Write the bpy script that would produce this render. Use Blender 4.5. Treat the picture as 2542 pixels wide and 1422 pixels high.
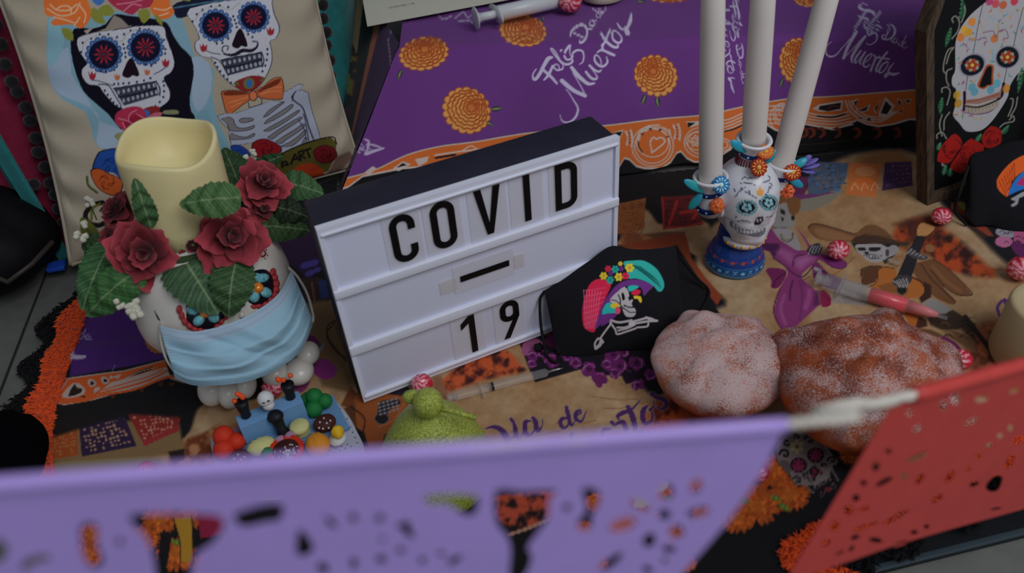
import bpy, math, random
import numpy as np
from mathutils import Vector, Matrix
from mathutils.geometry import tessellate_polygon
random.seed(7); RS = np.random.RandomState(7)
for o in list(bpy.data.objects): bpy.data.objects.remove(o)
SC = bpy.context.scene; COL = SC.collection

# ---------------------------------------------------------------- camera
IW, IH = 2542, 1422
FPX, NX, NY, H = 1950.0, 197.0, 2320.0, 0.615
_d = np.array([NX, NY, FPX]); _d /= np.linalg.norm(_d)
_fw = np.array([0, 0, 1.0]) - _d*_d[2]; _fw /= np.linalg.norm(_fw)
RC = np.array([np.cross(_d, _fw), _fw, -_d])          # rows: world X, Y, Z in camera axes (right, down, forward)
EYE = np.array([0, 0, H])
cd = bpy.data.cameras.new('camera'); cam = bpy.data.objects.new('camera', cd); COL.objects.link(cam)
cd.sensor_width = 36; cd.lens = FPX/IW*36; cd.clip_start = 0.01
M = Matrix.Identity(4)
for i in range(3):
    M[i][0] = RC[i][0]; M[i][1] = -RC[i][1]; M[i][2] = -RC[i][2]; M[i][3] = EYE[i]
cam.matrix_world = M; SC.camera = cam
cd.dof.use_dof = True; cd.dof.focus_distance = 0.95; cd.dof.aperture_fstop = 5.2

# ---------------------------------------------------------------- light
SC.view_settings.view_transform = 'Standard'; SC.view_settings.look = 'None'
SC.view_settings.gamma = 1.0; SC.view_settings.use_curve_mapping = False
SC.view_settings.exposure = 0.0
w = bpy.data.worlds.new('world'); SC.world = w; w.use_nodes = True
bg = w.node_tree.nodes['Background']; bg.inputs[0].default_value = (0.80, 0.88, 1.0, 1); bg.inputs[1].default_value = 0.22
def area(name, loc, target, size, power, color, sy=None):
    l = bpy.data.lights.new(name, 'AREA'); l.shape = 'RECTANGLE'; l.size = size; l.size_y = sy or size
    l.energy = power; l.color = color
    o = bpy.data.objects.new(name, l); COL.objects.link(o); o.location = loc
    o.rotation_euler = (Vector(target)-Vector(loc)).to_track_quat('-Z', 'Y').to_euler(); return o
area('overhead_light', (1.1, -0.55, 2.0), (0.25, 0.7, 0), 1.3, 26.0, (0.93, 0.95, 1.0))  # large soft cool lamp, above and to the right; source unseen

# ---------------------------------------------------------------- projection helpers: a pixel of the photograph <-> a point of the place
def proj(P):
    P = np.atleast_2d(np.asarray(P, float)); c = (P-EYE) @ RC
    return np.stack([IW/2+FPX*c[:, 0]/c[:, 2], IH/2+FPX*c[:, 1]/c[:, 2]], 1)
def ray(px, py):
    v = RC @ np.array([(px-IW/2)/FPX, (py-IH/2)/FPX, 1.0]); return v   # scaled so that t is the depth
def D(px, py, depth): return EYE+ray(px, py)*depth
def G(px, py, z=0.0):
    v = ray(px, py); return EYE+v*((z-H)/v[2])
def onplane(px, py, p, n):
    v = ray(px, py); return EYE+v*(np.dot(np.asarray(p)-EYE, n)/np.dot(v, n))
def depth(P): return float(((np.asarray(P)-EYE) @ RC)[2])
def mpp(P): return depth(P)/FPX
def zat(P, py):                                       # height above P at which the plumb line crosses image row py
    lo, hi = -0.05, 0.59
    for _ in range(40):
        m = (lo+hi)/2
        if proj([P[0], P[1], m])[0][1] > py: lo = m
        else: hi = m
    return lo
def nrm(v): v = np.asarray(v, float); return v/np.linalg.norm(v)
UP = np.array([0, 0, 1.0])

# ---------------------------------------------------------------- colour
ILL = 0.62
def lin(c):
    c = np.asarray(c, float)/255.0
    return np.where(c <= 0.04045, c/12.92, ((c+0.055)/1.055)**2.4)
def alb(c, k=None): return np.clip(lin(c)/(k or ILL), 0, 0.93)
def rgba(c): return (*[float(x) for x in c], 1.0)

def mat(name, color=None, rough=0.6, vcol=False, k=None, spec=0.3, noise=0, nscale=40, bump=0, bscale=200, coat=0,
        metallic=0, transmission=0, ior=1.45, sss=0, sheen=0, c2=None, alpha=1, stretch=None, emit=0):
    m = bpy.data.materials.new(name); m.use_nodes = True; nt = m.node_tree; N = nt.nodes; L = nt.links
    b = N['Principled BSDF']
    b.inputs['Roughness'].default_value = rough; b.inputs['Specular IOR Level'].default_value = spec
    b.inputs['Metallic'].default_value = metallic; b.inputs['Coat Weight'].default_value = coat
    b.inputs['Transmission Weight'].default_value = transmission; b.inputs['IOR'].default_value = ior
    b.inputs['Sheen Weight'].default_value = sheen; b.inputs['Alpha'].default_value = alpha
    if sss: b.inputs['Subsurface Weight'].default_value = sss; b.inputs['Subsurface Scale'].default_value = 0.01
    tc = N.new('ShaderNodeTexCoord')
    src = None
    if vcol:
        a = N.new('ShaderNodeVertexColor'); a.layer_name = 'print'; src = a.outputs['Color']
    elif color is not None:
        b.inputs['Base Color'].default_value = rgba(alb(color, k))
    vec = tc.outputs['Object']
    if stretch:
        mp = N.new('ShaderNodeMapping'); mp.inputs['Scale'].default_value = stretch; L.new(vec, mp.inputs[0]); vec = mp.outputs[0]
    if noise or c2 is not None:
        n = N.new('ShaderNodeTexNoise'); n.inputs['Scale'].default_value = nscale; n.inputs['Detail'].default_value = 5
        L.new(vec, n.inputs['Vector'])
        if c2 is not None:
            r = N.new('ShaderNodeValToRGB'); r.color_ramp.elements[0].position = 0.38; r.color_ramp.elements[1].position = 0.62
            r.color_ramp.elements[0].color = rgba(alb(color, k)); r.color_ramp.elements[1].color = rgba(alb(c2, k))
            L.new(n.outputs['Fac'], r.inputs[0]); src = r.outputs[0]
            L.new(src, b.inputs['Base Color'])
        else:
            mr = N.new('ShaderNodeMapRange'); mr.inputs['To Min'].default_value = 1-noise; mr.inputs['To Max'].default_value = 1+noise
            mr.inputs['From Min'].default_value = 0.25; mr.inputs['From Max'].default_value = 0.75
            L.new(n.outputs['Fac'], mr.inputs['Value'])
            vm = N.new('ShaderNodeVectorMath'); vm.operation = 'SCALE'
            if src is not None: L.new(src, vm.inputs[0])
            else: vm.inputs[0].default_value = tuple(float(x) for x in alb(color, k))
            L.new(mr.outputs[0], vm.inputs['Scale']); src = vm.outputs[0]
            L.new(src, b.inputs['Base Color'])
    elif src is not None: L.new(src, b.inputs['Base Color'])
    if bump:
        n2 = N.new('ShaderNodeTexNoise'); n2.inputs['Scale'].default_value = bscale; n2.inputs['Detail'].default_value = 4
        L.new(vec, n2.inputs['Vector'])
        bp = N.new('ShaderNodeBump'); bp.inputs['Strength'].default_value = bump; bp.inputs['Distance'].default_value = 0.001
        L.new(n2.outputs['Fac'], bp.inputs['Height']); L.new(bp.outputs[0], b.inputs['Normal'])
    return m

# ---------------------------------------------------------------- mesh helpers
def mesh(name, V, F, m=None, parent=None, smooth=True, col=None, ms=None, mi=None):
    """one mesh object; V are world coordinates, stored relative to the parent's (or their own base) location"""
    V = np.asarray(V, float)
    me = bpy.data.meshes.new(name)
    if parent is not None: org = np.array(world_loc(parent))
    else: org = np.array([V[:, 0].mean(), V[:, 1].mean(), V[:, 2].min()])
    if isinstance(F, np.ndarray):
        nf, k = F.shape
        me.vertices.add(len(V)); me.vertices.foreach_set('co', (V-org).astype(np.float32).ravel())
        me.loops.add(nf*k); me.loops.foreach_set('vertex_index', F.astype(np.int32).ravel())
        me.polygons.add(nf); me.polygons.foreach_set('loop_start', np.arange(0, nf*k, k, dtype=np.int32))
        me.update(calc_edges=True)
    else:
        me.from_pydata([tuple(v) for v in (V-org)], [], [tuple(f) for f in F]); me.update()
    if smooth: me.shade_smooth()
    else: me.shade_flat()
    if col is not None:
        a = me.color_attributes.new('print', 'FLOAT_COLOR', 'POINT')
        c4 = np.ones((len(V), 4), np.float32); c4[:, :3] = col; a.data.foreach_set('color', c4.ravel())
    if ms:
        for q in ms: me.materials.append(q)
        if mi is not None: me.polygons.foreach_set('material_index', np.asarray(mi, np.int32))
    elif m: me.materials.append(m)
    me.validate()
    o = bpy.data.objects.new(name, me); COL.objects.link(o)
    if parent is not None: o.parent = parent
    else: o.location = org
    return o
_WL = {}
def world_loc(o):
    l = Vector(o.location); p = o.parent
    while p is not None: l = l+p.location; p = p.parent
    return l
def thing(name, label, cat, loc, group=None):
    o = bpy.data.objects.new(name, None); COL.objects.link(o); o.location = tuple(loc); o.empty_display_size = 0.02
    tag(o, label, cat, group); return o
def tag(o, label, cat=None, group=None):
    o['label'] = label
    if cat: o['category'] = cat
    if group: o['group'] = group
    return o
def join(*vf):
    V = []; F = []; n = 0
    for v, f in vf:
        v = np.asarray(v, float); V.append(v); F += [tuple(int(i)+n for i in q) for q in f]; n += len(v)
    return np.vstack(V), F
def basis(z, x=None):
    z = nrm(z); x = np.asarray(x if x is not None else ([1, 0, 0] if abs(z[0]) < .8 else [0, 1, 0]), float)
    x = nrm(x-z*np.dot(x, z)); return x, np.cross(z, x), z
def revolve(prof, c, axis=UP, seg=32, x=None, fn=None):
    """prof [(r,h)..] about axis through c"""
    X, Y, Z = basis(axis, x); V = []; F = []
    for r, h in prof:
        for i in range(seg):
            a = 2*math.pi*i/seg; rr = r*(fn(a, h) if fn else 1)
            V.append(c+X*rr*math.cos(a)+Y*rr*math.sin(a)+Z*h)
    n = len(prof)
    for j in range(n-1):
        for i in range(seg):
            i2 = (i+1) % seg; F.append((j*seg+i, j*seg+i2, (j+1)*seg+i2, (j+1)*seg+i))
    F.append(tuple(range(seg))[::-1]); F.append(tuple((n-1)*seg+i for i in range(seg)))
    return np.array(V), F
def ball(c, r, seg=20, axis=UP, x=None, fn=None):
    r = np.ones(3)*r; X, Y, Z = basis(axis, x); V = []; F = []; n = seg//2
    for j in range(n+1):
        t = math.pi*j/n
        for i in range(seg):
            a = 2*math.pi*i/seg; d = np.array([math.sin(t)*math.cos(a), math.sin(t)*math.sin(a), math.cos(t)])
            s = fn(d) if fn else 1; p = d*r*s
            V.append(c+X*p[0]+Y*p[1]+Z*p[2])
    for j in range(n):
        for i in range(seg):
            i2 = (i+1) % seg
            if j == 0: F.append((i, (j+1)*seg+i, (j+1)*seg+i2))
            elif j == n-1: F.append((j*seg+i, (j+1)*seg+i, j*seg+i2))
            else: F.append((j*seg+i, (j+1)*seg+i, (j+1)*seg+i2, j*seg+i2))
    return np.array(V), F
def tube(pts, r, seg=10, closed=False):
    pts = np.asarray(pts, float); n = len(pts); r = np.ones(n)*r; V = []; F = []
    T = np.gradient(pts, axis=0); X = None
    for i in range(n):
        t = nrm(T[i]+1e-9); X = basis(t, X)[0] if X is not None else basis(t)[0]; Y = np.cross(t, X)
        for k in range(seg):
            a = 2*math.pi*k/seg; V.append(pts[i]+r[i]*(X*math.cos(a)+Y*math.sin(a)))
    for i in range(n-1):
        for k in range(seg):
            k2 = (k+1) % seg; F.append((i*seg+k, i*seg+k2, (i+1)*seg+k2, (i+1)*seg+k))
    F.append(tuple(range(seg))[::-1]); F.append(tuple((n-1)*seg+k for k in range(seg)))
    return np.array(V), F
def boxm(o, X, Y, Z, bev=0):
    """box with corner o and edge vectors X Y Z; bev bevels the edges"""
    import bmesh
    o, X, Y, Z = [np.asarray(q, float) for q in (o, X, Y, Z)]
    V = np.array([o+X*i+Y*j+Z*k for k in (0, 1) for j in (0, 1) for i in (0, 1)])
    F = [(0, 2, 3, 1), (4, 5, 7, 6), (0, 1, 5, 4), (2, 6, 7, 3), (0, 4, 6, 2), (1, 3, 7, 5)]
    if np.dot(np.cross(X, Y), Z) < 0: F = [f[::-1] for f in F]
    if not bev: return V, F
    bm = bmesh.new(); vs = [bm.verts.new(v) for v in V]
    for f in F: bm.faces.new([vs[i] for i in f])
    bmesh.ops.bevel(bm, geom=list(bm.edges), offset=bev, segments=2, affect='EDGES', profile=0.6)
    bm.verts.index_update(); V2 = np.array([v.co[:] for v in bm.verts]); F2 = [tuple(v.index for v in f.verts) for f in bm.faces]
    bm.free(); return V2, F2
def spl(pts, n=8, closed=False):
    """Catmull-Rom through pts (any dimension)"""
    P = np.asarray(pts, float); m = len(P); out = []
    rng = range(m) if closed else range(m-1)
    for i in rng:
        p1, p2 = P[i], P[(i+1) % m]
        p0 = P[(i-1) % m] if (closed or i > 0) else 2*p1-p2
        p3 = P[(i+2) % m] if (closed or i < m-2) else 2*p2-p1
        for k in range(n):
            t = k/n; out.append(0.5*((2*p1)+(-p0+p2)*t+(2*p0-5*p1+4*p2-p3)*t*t+(-p0+3*p1-3*p2+p3)*t**3))
    if not closed: out.append(P[-1])
    return np.array(out)
def prism(loops, fr, th, back=True):
    """flat shape with holes; loops are 2-D, fr=(o,x,y,n); slab of thickness th along n"""
    o, x, y, n = [np.asarray(q, float) for q in fr]
    L3 = [[Vector((p[0], p[1], 0)) for p in l] for l in loops]
    tris = tessellate_polygon(L3); P = [p for l in loops for p in l]
    N = len(P); T = [o+x*p[0]+y*p[1]+n*th for p in P]; V = T+([o+x*p[0]+y*p[1] for p in P] if th else [])
    F = [];
    for t in tris:
        a, b, c = [np.array(P[i][:2]) for i in t]
        s = (b[0]-a[0])*(c[1]-a[1])-(b[1]-a[1])*(c[0]-a[0])
        if abs(s) < 1e-14: continue
        t = tuple(t) if s > 0 else tuple(t)[::-1]
        F.append(t)
        if th: F.append(tuple(i+N for i in t[::-1]))
    if th:
        k = 0
        for l in loops:
            m = len(l)
            for i in range(m): j = (i+1) % m; F.append((k+i, k+i+N, k+j+N, k+j))
            k += m
    return np.array(V), F
def ell(cx, cy, rx, ry, rot=0, n=20):
    a = np.arange(n)*2*math.pi/n; r = math.radians(rot)
    x, y = rx*np.cos(a), ry*np.sin(a)
    return np.stack([cx+x*math.cos(r)-y*math.sin(r), cy+x*math.sin(r)+y*math.cos(r)], 1)

# smooth value noise on arrays (for wear and wrinkles)
_perm = RS.rand(256, 256)
def vnoise(x, y, s=1.0):
    x = np.asarray(x)/s; y = np.asarray(y)/s; xi = np.floor(x).astype(int); yi = np.floor(y).astype(int)
    fx = x-xi; fy = y-yi; fx = fx*fx*(3-2*fx); fy = fy*fy*(3-2*fy)
    a = _perm[xi % 256, yi % 256]; b = _perm[(xi+1) % 256, yi % 256]; c = _perm[xi % 256, (yi+1) % 256]; d = _perm[(xi+1) % 256, (yi+1) % 256]
    return (a*(1-fx)+b*fx)*(1-fy)+(c*(1-fx)+d*fx)*fy
def fbm(x, y, s, o=4):
    t = 0; a = 1; n = 0
    for i in range(o): t = t+a*vnoise(np.asarray(x)+i*37.7, np.asarray(y)+i*17.3, s/2**i); n += a; a *= .55
    return t/n

# ---------------------------------------------------------------- print: flat colours of a printed fabric, laid down at the mesh's own vertices
class Print:
    def __init__(s, P, base):
        s.P = np.asarray(P, float); s.C = np.ones((len(P), 3))*np.asarray(base, float)
        s.x = s.P[:, 0]; s.y = s.P[:, 1]; s.lim = None
    def sel(s, x0, y0, x1, y1):
        m = (s.x > x0) & (s.x < x1) & (s.y > y0) & (s.y < y1)
        if s.lim is not None: m &= s.lim
        return np.nonzero(m)[0]
    def mix(s, i, a, c):
        a = a[:, None]; s.C[i] = s.C[i]*(1-a)+np.asarray(c, float)*a
    def poly(s, pts, c, soft=1.6, op=1.0, tex=None, smooth=0):
        pts = np.asarray(pts, float)
        if smooth: pts = spl(pts, smooth, True)
        i = s.sel(pts[:, 0].min()-soft, pts[:, 1].min()-soft, pts[:, 0].max()+soft, pts[:, 1].max()+soft)
        if not len(i): return
        X = s.x[i]; Y = s.y[i]; ins = np.zeros(len(i), bool); d2 = np.full(len(i), 1e9)
        n = len(pts)
        for k in range(n):
            ax, ay = pts[k]; bx, by = pts[(k+1) % n]
            c1 = (ay > Y) != (by > Y)
            if ay != by: ins ^= c1 & (X < (bx-ax)*(Y-ay)/(by-ay)+ax)
            dx, dy = bx-ax, by-ay; q = dx*dx+dy*dy+1e-9
            t = np.clip(((X-ax)*dx+(Y-ay)*dy)/q, 0, 1)
            d2 = np.minimum(d2, (X-ax-t*dx)**2+(Y-ay-t*dy)**2)
        d = np.sqrt(d2)*np.where(ins, 1, -1)
        a = np.clip(0.5+d/soft, 0, 1)*op
        if tex is not None: a = a*tex(X, Y)
        s.mix(i, a, c)
    def line(s, pts, w, c, smooth=6, op=1.0, soft=1.6, closed=False):
        pts = np.asarray(pts, float); w = np.ones(len(pts))*w
        if closed: pts = np.vstack([pts, pts[:1]]); w = np.r_[w, w[:1]]
        if smooth and len(pts) > 2:
            q = spl(np.column_stack([pts, w]), smooth); pts = q[:, :2]; w = q[:, 2]
        mw = w.max()/2+soft
        i = s.sel(pts[:, 0].min()-mw, pts[:, 1].min()-mw, pts[:, 0].max()+mw, pts[:, 1].max()+mw)
        if not len(i): return
        X = s.x[i]; Y = s.y[i]; best = np.full(len(i), -1e9)
        for k in range(len(pts)-1):
            ax, ay = pts[k]; bx, by = pts[k+1]; dx, dy = bx-ax, by-ay; q = dx*dx+dy*dy+1e-9
            t = np.clip(((X-ax)*dx+(Y-ay)*dy)/q, 0, 1)
            d = np.sqrt((X-ax-t*dx)**2+(Y-ay-t*dy)**2)
            best = np.maximum(best, (w[k]*(1-t)+w[k+1]*t)/2-d)
        s.mix(i, np.clip(0.5+best/soft, 0, 1)*op, c)
    def ell(s, cx, cy, rx, ry, c, rot=0, op=1.0, soft=1.6, tex=None):
        r = math.radians(rot); R = max(rx, ry)+soft
        i = s.sel(cx-R, cy-R, cx+R, cy+R)
        if not len(i): return
        X = s.x[i]-cx; Y = s.y[i]-cy; u = (X*math.cos(r)+Y*math.sin(r))/rx; v = (-X*math.sin(r)+Y*math.cos(r))/ry
        d = (1-np.sqrt(u*u+v*v))*min(rx, ry)
        a = np.clip(0.5+d/soft, 0, 1)*op
        if tex is not None: a = a*tex(s.x[i], s.y[i])
        s.mix(i, a, c)
    def ring(s, cx, cy, rx, ry, w, c, rot=0, **k):
        s.line(ell(cx, cy, rx, ry, rot, 18), w, c, smooth=3, closed=True, **k)
    def lin(s, k=None): return alb(np.clip(s.C, 0, 255), k)
def Z(x0, y0, sc):
    def f(*p):
        q = np.asarray(p if len(p) != 1 else p[0], float).reshape(-1, 2)
        return q/sc+np.array([x0, y0])
    f.s = sc; f.p = lambda x, y: (x/sc+x0, y/sc+y0); return f
def grid(nu, nv):
    i = np.arange(nu*nv).reshape(nv, nu)
    return np.stack([i[:-1, :-1], i[:-1, 1:], i[1:, 1:], i[1:, :-1]], -1).reshape(-1, 4)
# ================================================================ the setting
def ground_frame():
    a = G(92, 733, -.008); b = G(10, 946, -.008); u = nrm(b-a); v = np.cross(UP, u); c = G(20, 1004, -.008)
    o = a+u*np.dot(c-a, u); return o, u, v
m_grout = mat('grout', (38, 38, 36), rough=.9)
m_tile = mat('floor_tile', (84, 84, 80), rough=.55, noise=.12, nscale=60, bump=.15, bscale=300)
_o, _u, _v = ground_frame(); TS = .34
fl = mesh('floor', np.array([[-4, -1.6, -.0105], [4, -1.6, -.0105], [4, 2.6, -.0105], [-4, 2.6, -.0105]]), [(0, 1, 2, 3)], m_grout)
fl['kind'] = 'structure'
k = 0; tile_me = None
for i in range(-12, 12):
    for j in range(-12, 12):
        p = _o+_u*TS*i+_v*TS*j; c = p+(_u+_v)*TS/2
        if not (-2.9 < c[0] < 2.9 and -.9 < c[1] < 2.1): continue
        if tile_me is None:
            V, F = boxm(p+_u*.002+_v*.002-UP*.002, _u*(TS-.004), _v*(TS-.004), UP*.002+UP*.0, .0008)
            t0 = mesh('tile', V, F, m_tile, fl, smooth=False); tile_me = (t0, p)
        else:
            t = tile_me[0].copy(); COL.objects.link(t); t.parent = fl; t.location = tuple(Vector(tile_me[0].location)+Vector(p-tile_me[1]))
w0 = mesh('wall_back', *boxm([-4, 2.35, -.0105], [8, 0, 0], [0, .03, 0], [0, 0, 2.8]), mat('dark_wall', (40, 40, 44), rough=.9), smooth=False); w0['kind'] = 'structure'
tile_me[0].location = tile_me[0].location

# ---------------------------------------------------------------- marigold motif of the purple cloth
def marigold(P, cx, cy, rx, ry, rot=0, leaves=(), seed=1, dark=1.0):
    rs = np.random.RandomState(seed); O = np.array((204, 142, 74))*dark; Rd = np.array((142, 66, 36))*dark
    for (lx, ly, lr, ll) in leaves:
        a = math.radians(lr); e = [(lx-math.cos(a)*ll, ly-math.sin(a)*ll), (lx, ly), (lx+math.cos(a)*ll, ly+math.sin(a)*ll)]
        P.line(e, [3, ll*.8, 2], (28, 42, 48)); P.line(e, [1, ll*.35, 1], (120, 125, 80))
    r = math.radians(rot); n = 17
    for k in range(n):
        a = 2*math.pi*k/n; x = rx*.88*math.cos(a); y = ry*.88*math.sin(a)
        P.ell(cx+x*math.cos(r)-y*math.sin(r), cy+x*math.sin(r)+y*math.cos(r), rx*.19, ry*.19, Rd)
    P.ell(cx, cy, rx*.95, ry*.95, Rd, rot)
    for k in range(n):
        a = 2*math.pi*k/n; x = rx*.87*math.cos(a); y = ry*.87*math.sin(a)
        P.ell(cx+x*math.cos(r)-y*math.sin(r), cy+x*math.sin(r)+y*math.cos(r), rx*.155, ry*.155, O)
    P.ell(cx, cy, rx*.86, ry*.86, O, rot)
    fx, fy = cx+rx*.25*math.cos(r-1.2), cy+ry*.3*math.sin(r-1.2)
    for j, q in enumerate((.80, .66, .52, .38, .25, .13)):
        m = max(5, int(24*q))
        for k in range(m):
            a = 2*math.pi*(k+.5*(j % 2))/m+rs.rand()*.2
            px = fx*(1-q)+cx*q; py = fy*(1-q)+cy*q
            x = rx*q*math.cos(a); y = ry*q*math.sin(a); X = px+x*math.cos(r)-y*math.sin(r); Y = py+x*math.sin(r)+y*math.cos(r)
            t = a+r+math.pi/2; s = rx*.13
            P.line([(X-math.cos(t)*s, Y-math.sin(t)*s), (X+math.cos(a+r)*s*.5, Y+math.sin(a+r)*s*.5), (X+math.cos(t)*s, Y+math.sin(t)*s)], 4.2 if rx > 40 else 2.8, (150, 66, 28), smooth=3, op=.95)
    P.ell(fx, fy, rx*.27, ry*.27, (160, 72, 30), op=.55, soft=rx*.3)

# ---------------------------------------------------------------- the brush lettering "Feliz Dia de Muertos"
LET = [  # strokes digitised upright-ish in the frame of the right-hand copy: points (x, y, width)
    [(690,75,14),(640,55,18),(590,80,28),(580,120,40),(640,150,42),(720,165,45),(790,190,50),(800,235,30)],
    [(690,150,30),(640,230,34),(580,330,34),(505,435,26)], [(560,240,20),(600,270,34),(660,285,34),(705,285,26)],
    [(660,440,16),(650,380,22),(690,310,20),(720,320,16),(700,370,14),(655,400,14)], [(655,390,18),(660,440,22),(700,430,14)],
    [(700,430,12),(780,340,16),(860,250,18),(900,185,18),(880,190,14),(790,310,24),(720,420,30),(705,500,30),(730,540,26),(780,500,16)],
    [(800,400,26),(760,450,26),(760,510,24),(790,520,16)], [(862,325,26),(870,330,24)],
    [(830,400,16),(850,390,30),(910,420,30),(880,440,20),(830,460,12),(790,500,14),(830,510,26),(850,560,26),(830,630,22),(770,675,20),(710,685,16),(690,650,10)],
    [(1040,420,20),(1020,480,22),(990,550,20),(970,600,20)], [(1010,385,14),(1060,375,26),(1110,420,32),(1125,490,34),(1090,560,30),(1020,605,26),(950,600,30),(925,560,24),(960,530,18)],
    [(1085,560,16),(1070,610,18),(1075,645,16),(1100,640,8)], [(1112,506,24),(1118,512,24)],
    [(1160,590,10),(1120,590,16),(1100,640,18),(1120,665,14),(1160,610,12),(1150,650,14),(1165,675,10)],
    [(1240,640,8),(1205,640,10),(1180,690,12),(1205,700,10),(1240,650,10),(1300,540,12),(1240,660,14),(1225,715,12)],
    [(1235,700,8),(1290,650,10),(1270,640,8),(1240,700,12),(1260,740,12),(1320,715,8)],
    [(150,640,8),(90,690,14),(60,770,22),(80,840,26),(140,870,28),(220,840,22),(300,750,16),(380,660,12),(430,590,10)],
    [(530,490,50),(470,590,52),(400,720,48),(335,890,44)], [(335,890,20),(400,830,14),(520,700,12),(600,610,14)],
    [(665,560,40),(580,670,50),(500,800,44),(462,880,40),(462,955,24)],
    [(600,780,28),(540,860,32),(510,920,32),(515,965,26),(560,930,14),(660,800,12)], [(665,800,28),(610,890,28),(585,960,26),(600,985,18)],
    [(640,970,14),(720,920,14),(770,850,18),(760,825,20),(700,860,26),(650,940,30),(640,1000,30),(680,1030,26),(740,990,14)],
    [(800,840,18),(820,880,26),(800,960,28),(750,1090,32)], [(750,1060,14),(800,950,14),(870,870,20),(890,880,20)],
    [(1005,800,32),(920,900,34),(850,1020,34),(835,1095,30),(880,1080,14)], [(820,880,14),(900,890,26),(1035,905,26)],
    [(1000,950,26),(930,990,26),(885,1070,30),(890,1115,28),(940,1100,20),(1000,1020,18),(1020,960,18),(1000,940,18)],
    [(1105,965,12),(1050,1030,26),(1020,1090,24),(1040,1130,34),(1110,1140,44),(1185,1120,20)], [(1040,1110,30),(980,1150,40),(975,1185,26),(1030,1140,16)]]
def lettering(P, A, col, ws=1.0, use=None):
    """A: 2x3 affine from the lettering frame to the print"""
    A = np.asarray(A, float); s = math.sqrt(abs(np.linalg.det(A[:, :2])))
    for k, st in enumerate(LET):
        if use is not None and k not in use: continue
        q = np.array([[x, y, w] for x, y, w in st], float); p = q[:, :2] @ A[:, :2].T+A[:, 2]
        P.line(p, np.maximum(q[:, 2]*s*ws, 1.6), col, smooth=5)
def affine(src, dst):
    S = np.array([[x, y, 1] for x, y in src], float); return np.linalg.solve(S, np.array(dst, float)).T

# ================================================================ floor cloth
OUT = spl([(2140,1500),(1960,1395),(2060,1322),(2240,1235),(2420,1160),(2700,1050)], 6)       # front right border
LEFT = [(470,640),(330,680),(215,762),(190,815),(165,890),(140,950),(118,1010),(105,1080),(100,1140),(112,1200),(130,1300),(150,1500)]
xs = np.arange(60, 2760, 3.0); ys = np.r_[np.arange(225, 1150, 2.6), np.arange(1150, 1520, 5.0)]
nu, nv = len(xs), len(ys)
gx, gy = np.meshgrid(xs, ys); gx = gx.ravel(); gy = gy.ravel()
vv = (np.stack([(gx-IW/2)/FPX, (gy-IH/2)/FPX, np.ones_like(gx)], 1)) @ RC.T
CV = EYE+vv*((0.0-H)/vv[:, 2])[:, None]
P = Print(np.stack([gx, gy], 1), (13, 12, 15))
def inside(poly, X, Y):
    ins = np.zeros(len(X), bool); poly = np.asarray(poly)
    for k in range(len(poly)):
        ax, ay = poly[k]; bx, by = poly[(k+1) % len(poly)]
        if ay != by: ins ^= ((ay > Y) != (by > Y)) & (X < (bx-ax)*(Y-ay)/(by-ay)+ax)
    return ins
hemline = [(470,560),(838,444),(838,514),(2270,362),(2760,309),(2760,1040)]+[tuple(p) for p in OUT[::-1]]+[tuple(p) for p in LEFT[::-1]]
keep = inside(hemline, gx, gy)
# sandstone ground of the scene
n1 = fbm(gx, gy, 130); n2 = fbm(gx+900, gy*1.6, 38); n3 = fbm(gx, gy, 9, 3)
tanc = np.stack([142+26*(n1-.5)+30*(n2-.5)+14*(n3-.5), 112+46*(n1-.5)+34*(n2-.5)+14*(n3-.5), 80+56*(n1-.5)+34*(n2-.5)+12*(n3-.5)], 1)
def wash(pts, soft=8, op=1.0, smooth=5):                # lay the sandstone inside a region
    q = spl(pts, smooth, True) if smooth else np.asarray(pts, float)
    C0 = P.C.copy(); P.poly(q, (1000, 0, 0), soft=soft, op=op); a = np.clip((P.C[:, 0]-C0[:, 0])/(1000-C0[:, 0]), 0, 1)[:, None]
    P.C = C0*(1-a)+tanc*a
wash([(1990,480),(2060,410),(2150,380),(2290,392),(2330,500),(2400,560),(2480,640),(2560,700),(2760,800),(2760,1100),(2300,1250),(2000,1110),(1700,1110),(1180,1125),(900,1150),(880,1000),(990,960),(1380,820),(1640,990),(1620,800),(1800,760),(1730,690),(1740,600),(1800,540),(1900,500)], 14)
wash([(1525,560),(1600,590),(1740,600),(1760,560),(1700,540),(1640,560),(1600,520),(1525,545)], 8)
wash([(1525,606),(1620,560),(1735,580),(1740,640),(1640,596),(1530,612)], 6)
wash([(660,980),(780,800),(800,780),(900,1000),(920,1150),(760,1200),(640,1200),(420,1170),(500,1040),(520,1000)], 8)
wash([(100,1180),(200,1130),(340,1130),(460,1090),(500,1010),(600,1010),(560,1200),(380,1210),(240,1260),(90,1260)], 10)
tz = fbm(gx, gy, 22, 4)
def burn(pts, c1, c2, soft=16, op=1.0):                 # crackled burnt patches of the print
    q = spl(pts, 5, True); C0 = P.C.copy(); P.poly(q, (1000, 0, 0), soft=soft, op=op)
    a = np.clip((P.C[:, 0]-C0[:, 0])/(1000-C0[:, 0]), 0, 1)[:, None]; t = np.clip((tz-.36)*4.2, 0, 1)[:, None]
    P.C = C0*(1-a)+(np.array(c1, float)*(1-t)+np.array(c2, float)*t)*a
burn([(2235,560),(2290,545),(2370,590),(2440,650),(2470,690),(2380,680),(2330,640),(2240,620),(2215,590)], (40, 16, 12), (140, 55, 20))
burn([(2230,560),(2330,600),(2420,660),(2480,672),(2380,676),(2330,660),(2300,620)], (60, 20, 12), (150, 58, 22), 10)
burn([(1100,945),(1160,900),(1250,870),(1290,905),(1300,925),(1200,945),(1110,975)], (52, 18, 16), (165, 72, 35), 10)
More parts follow.
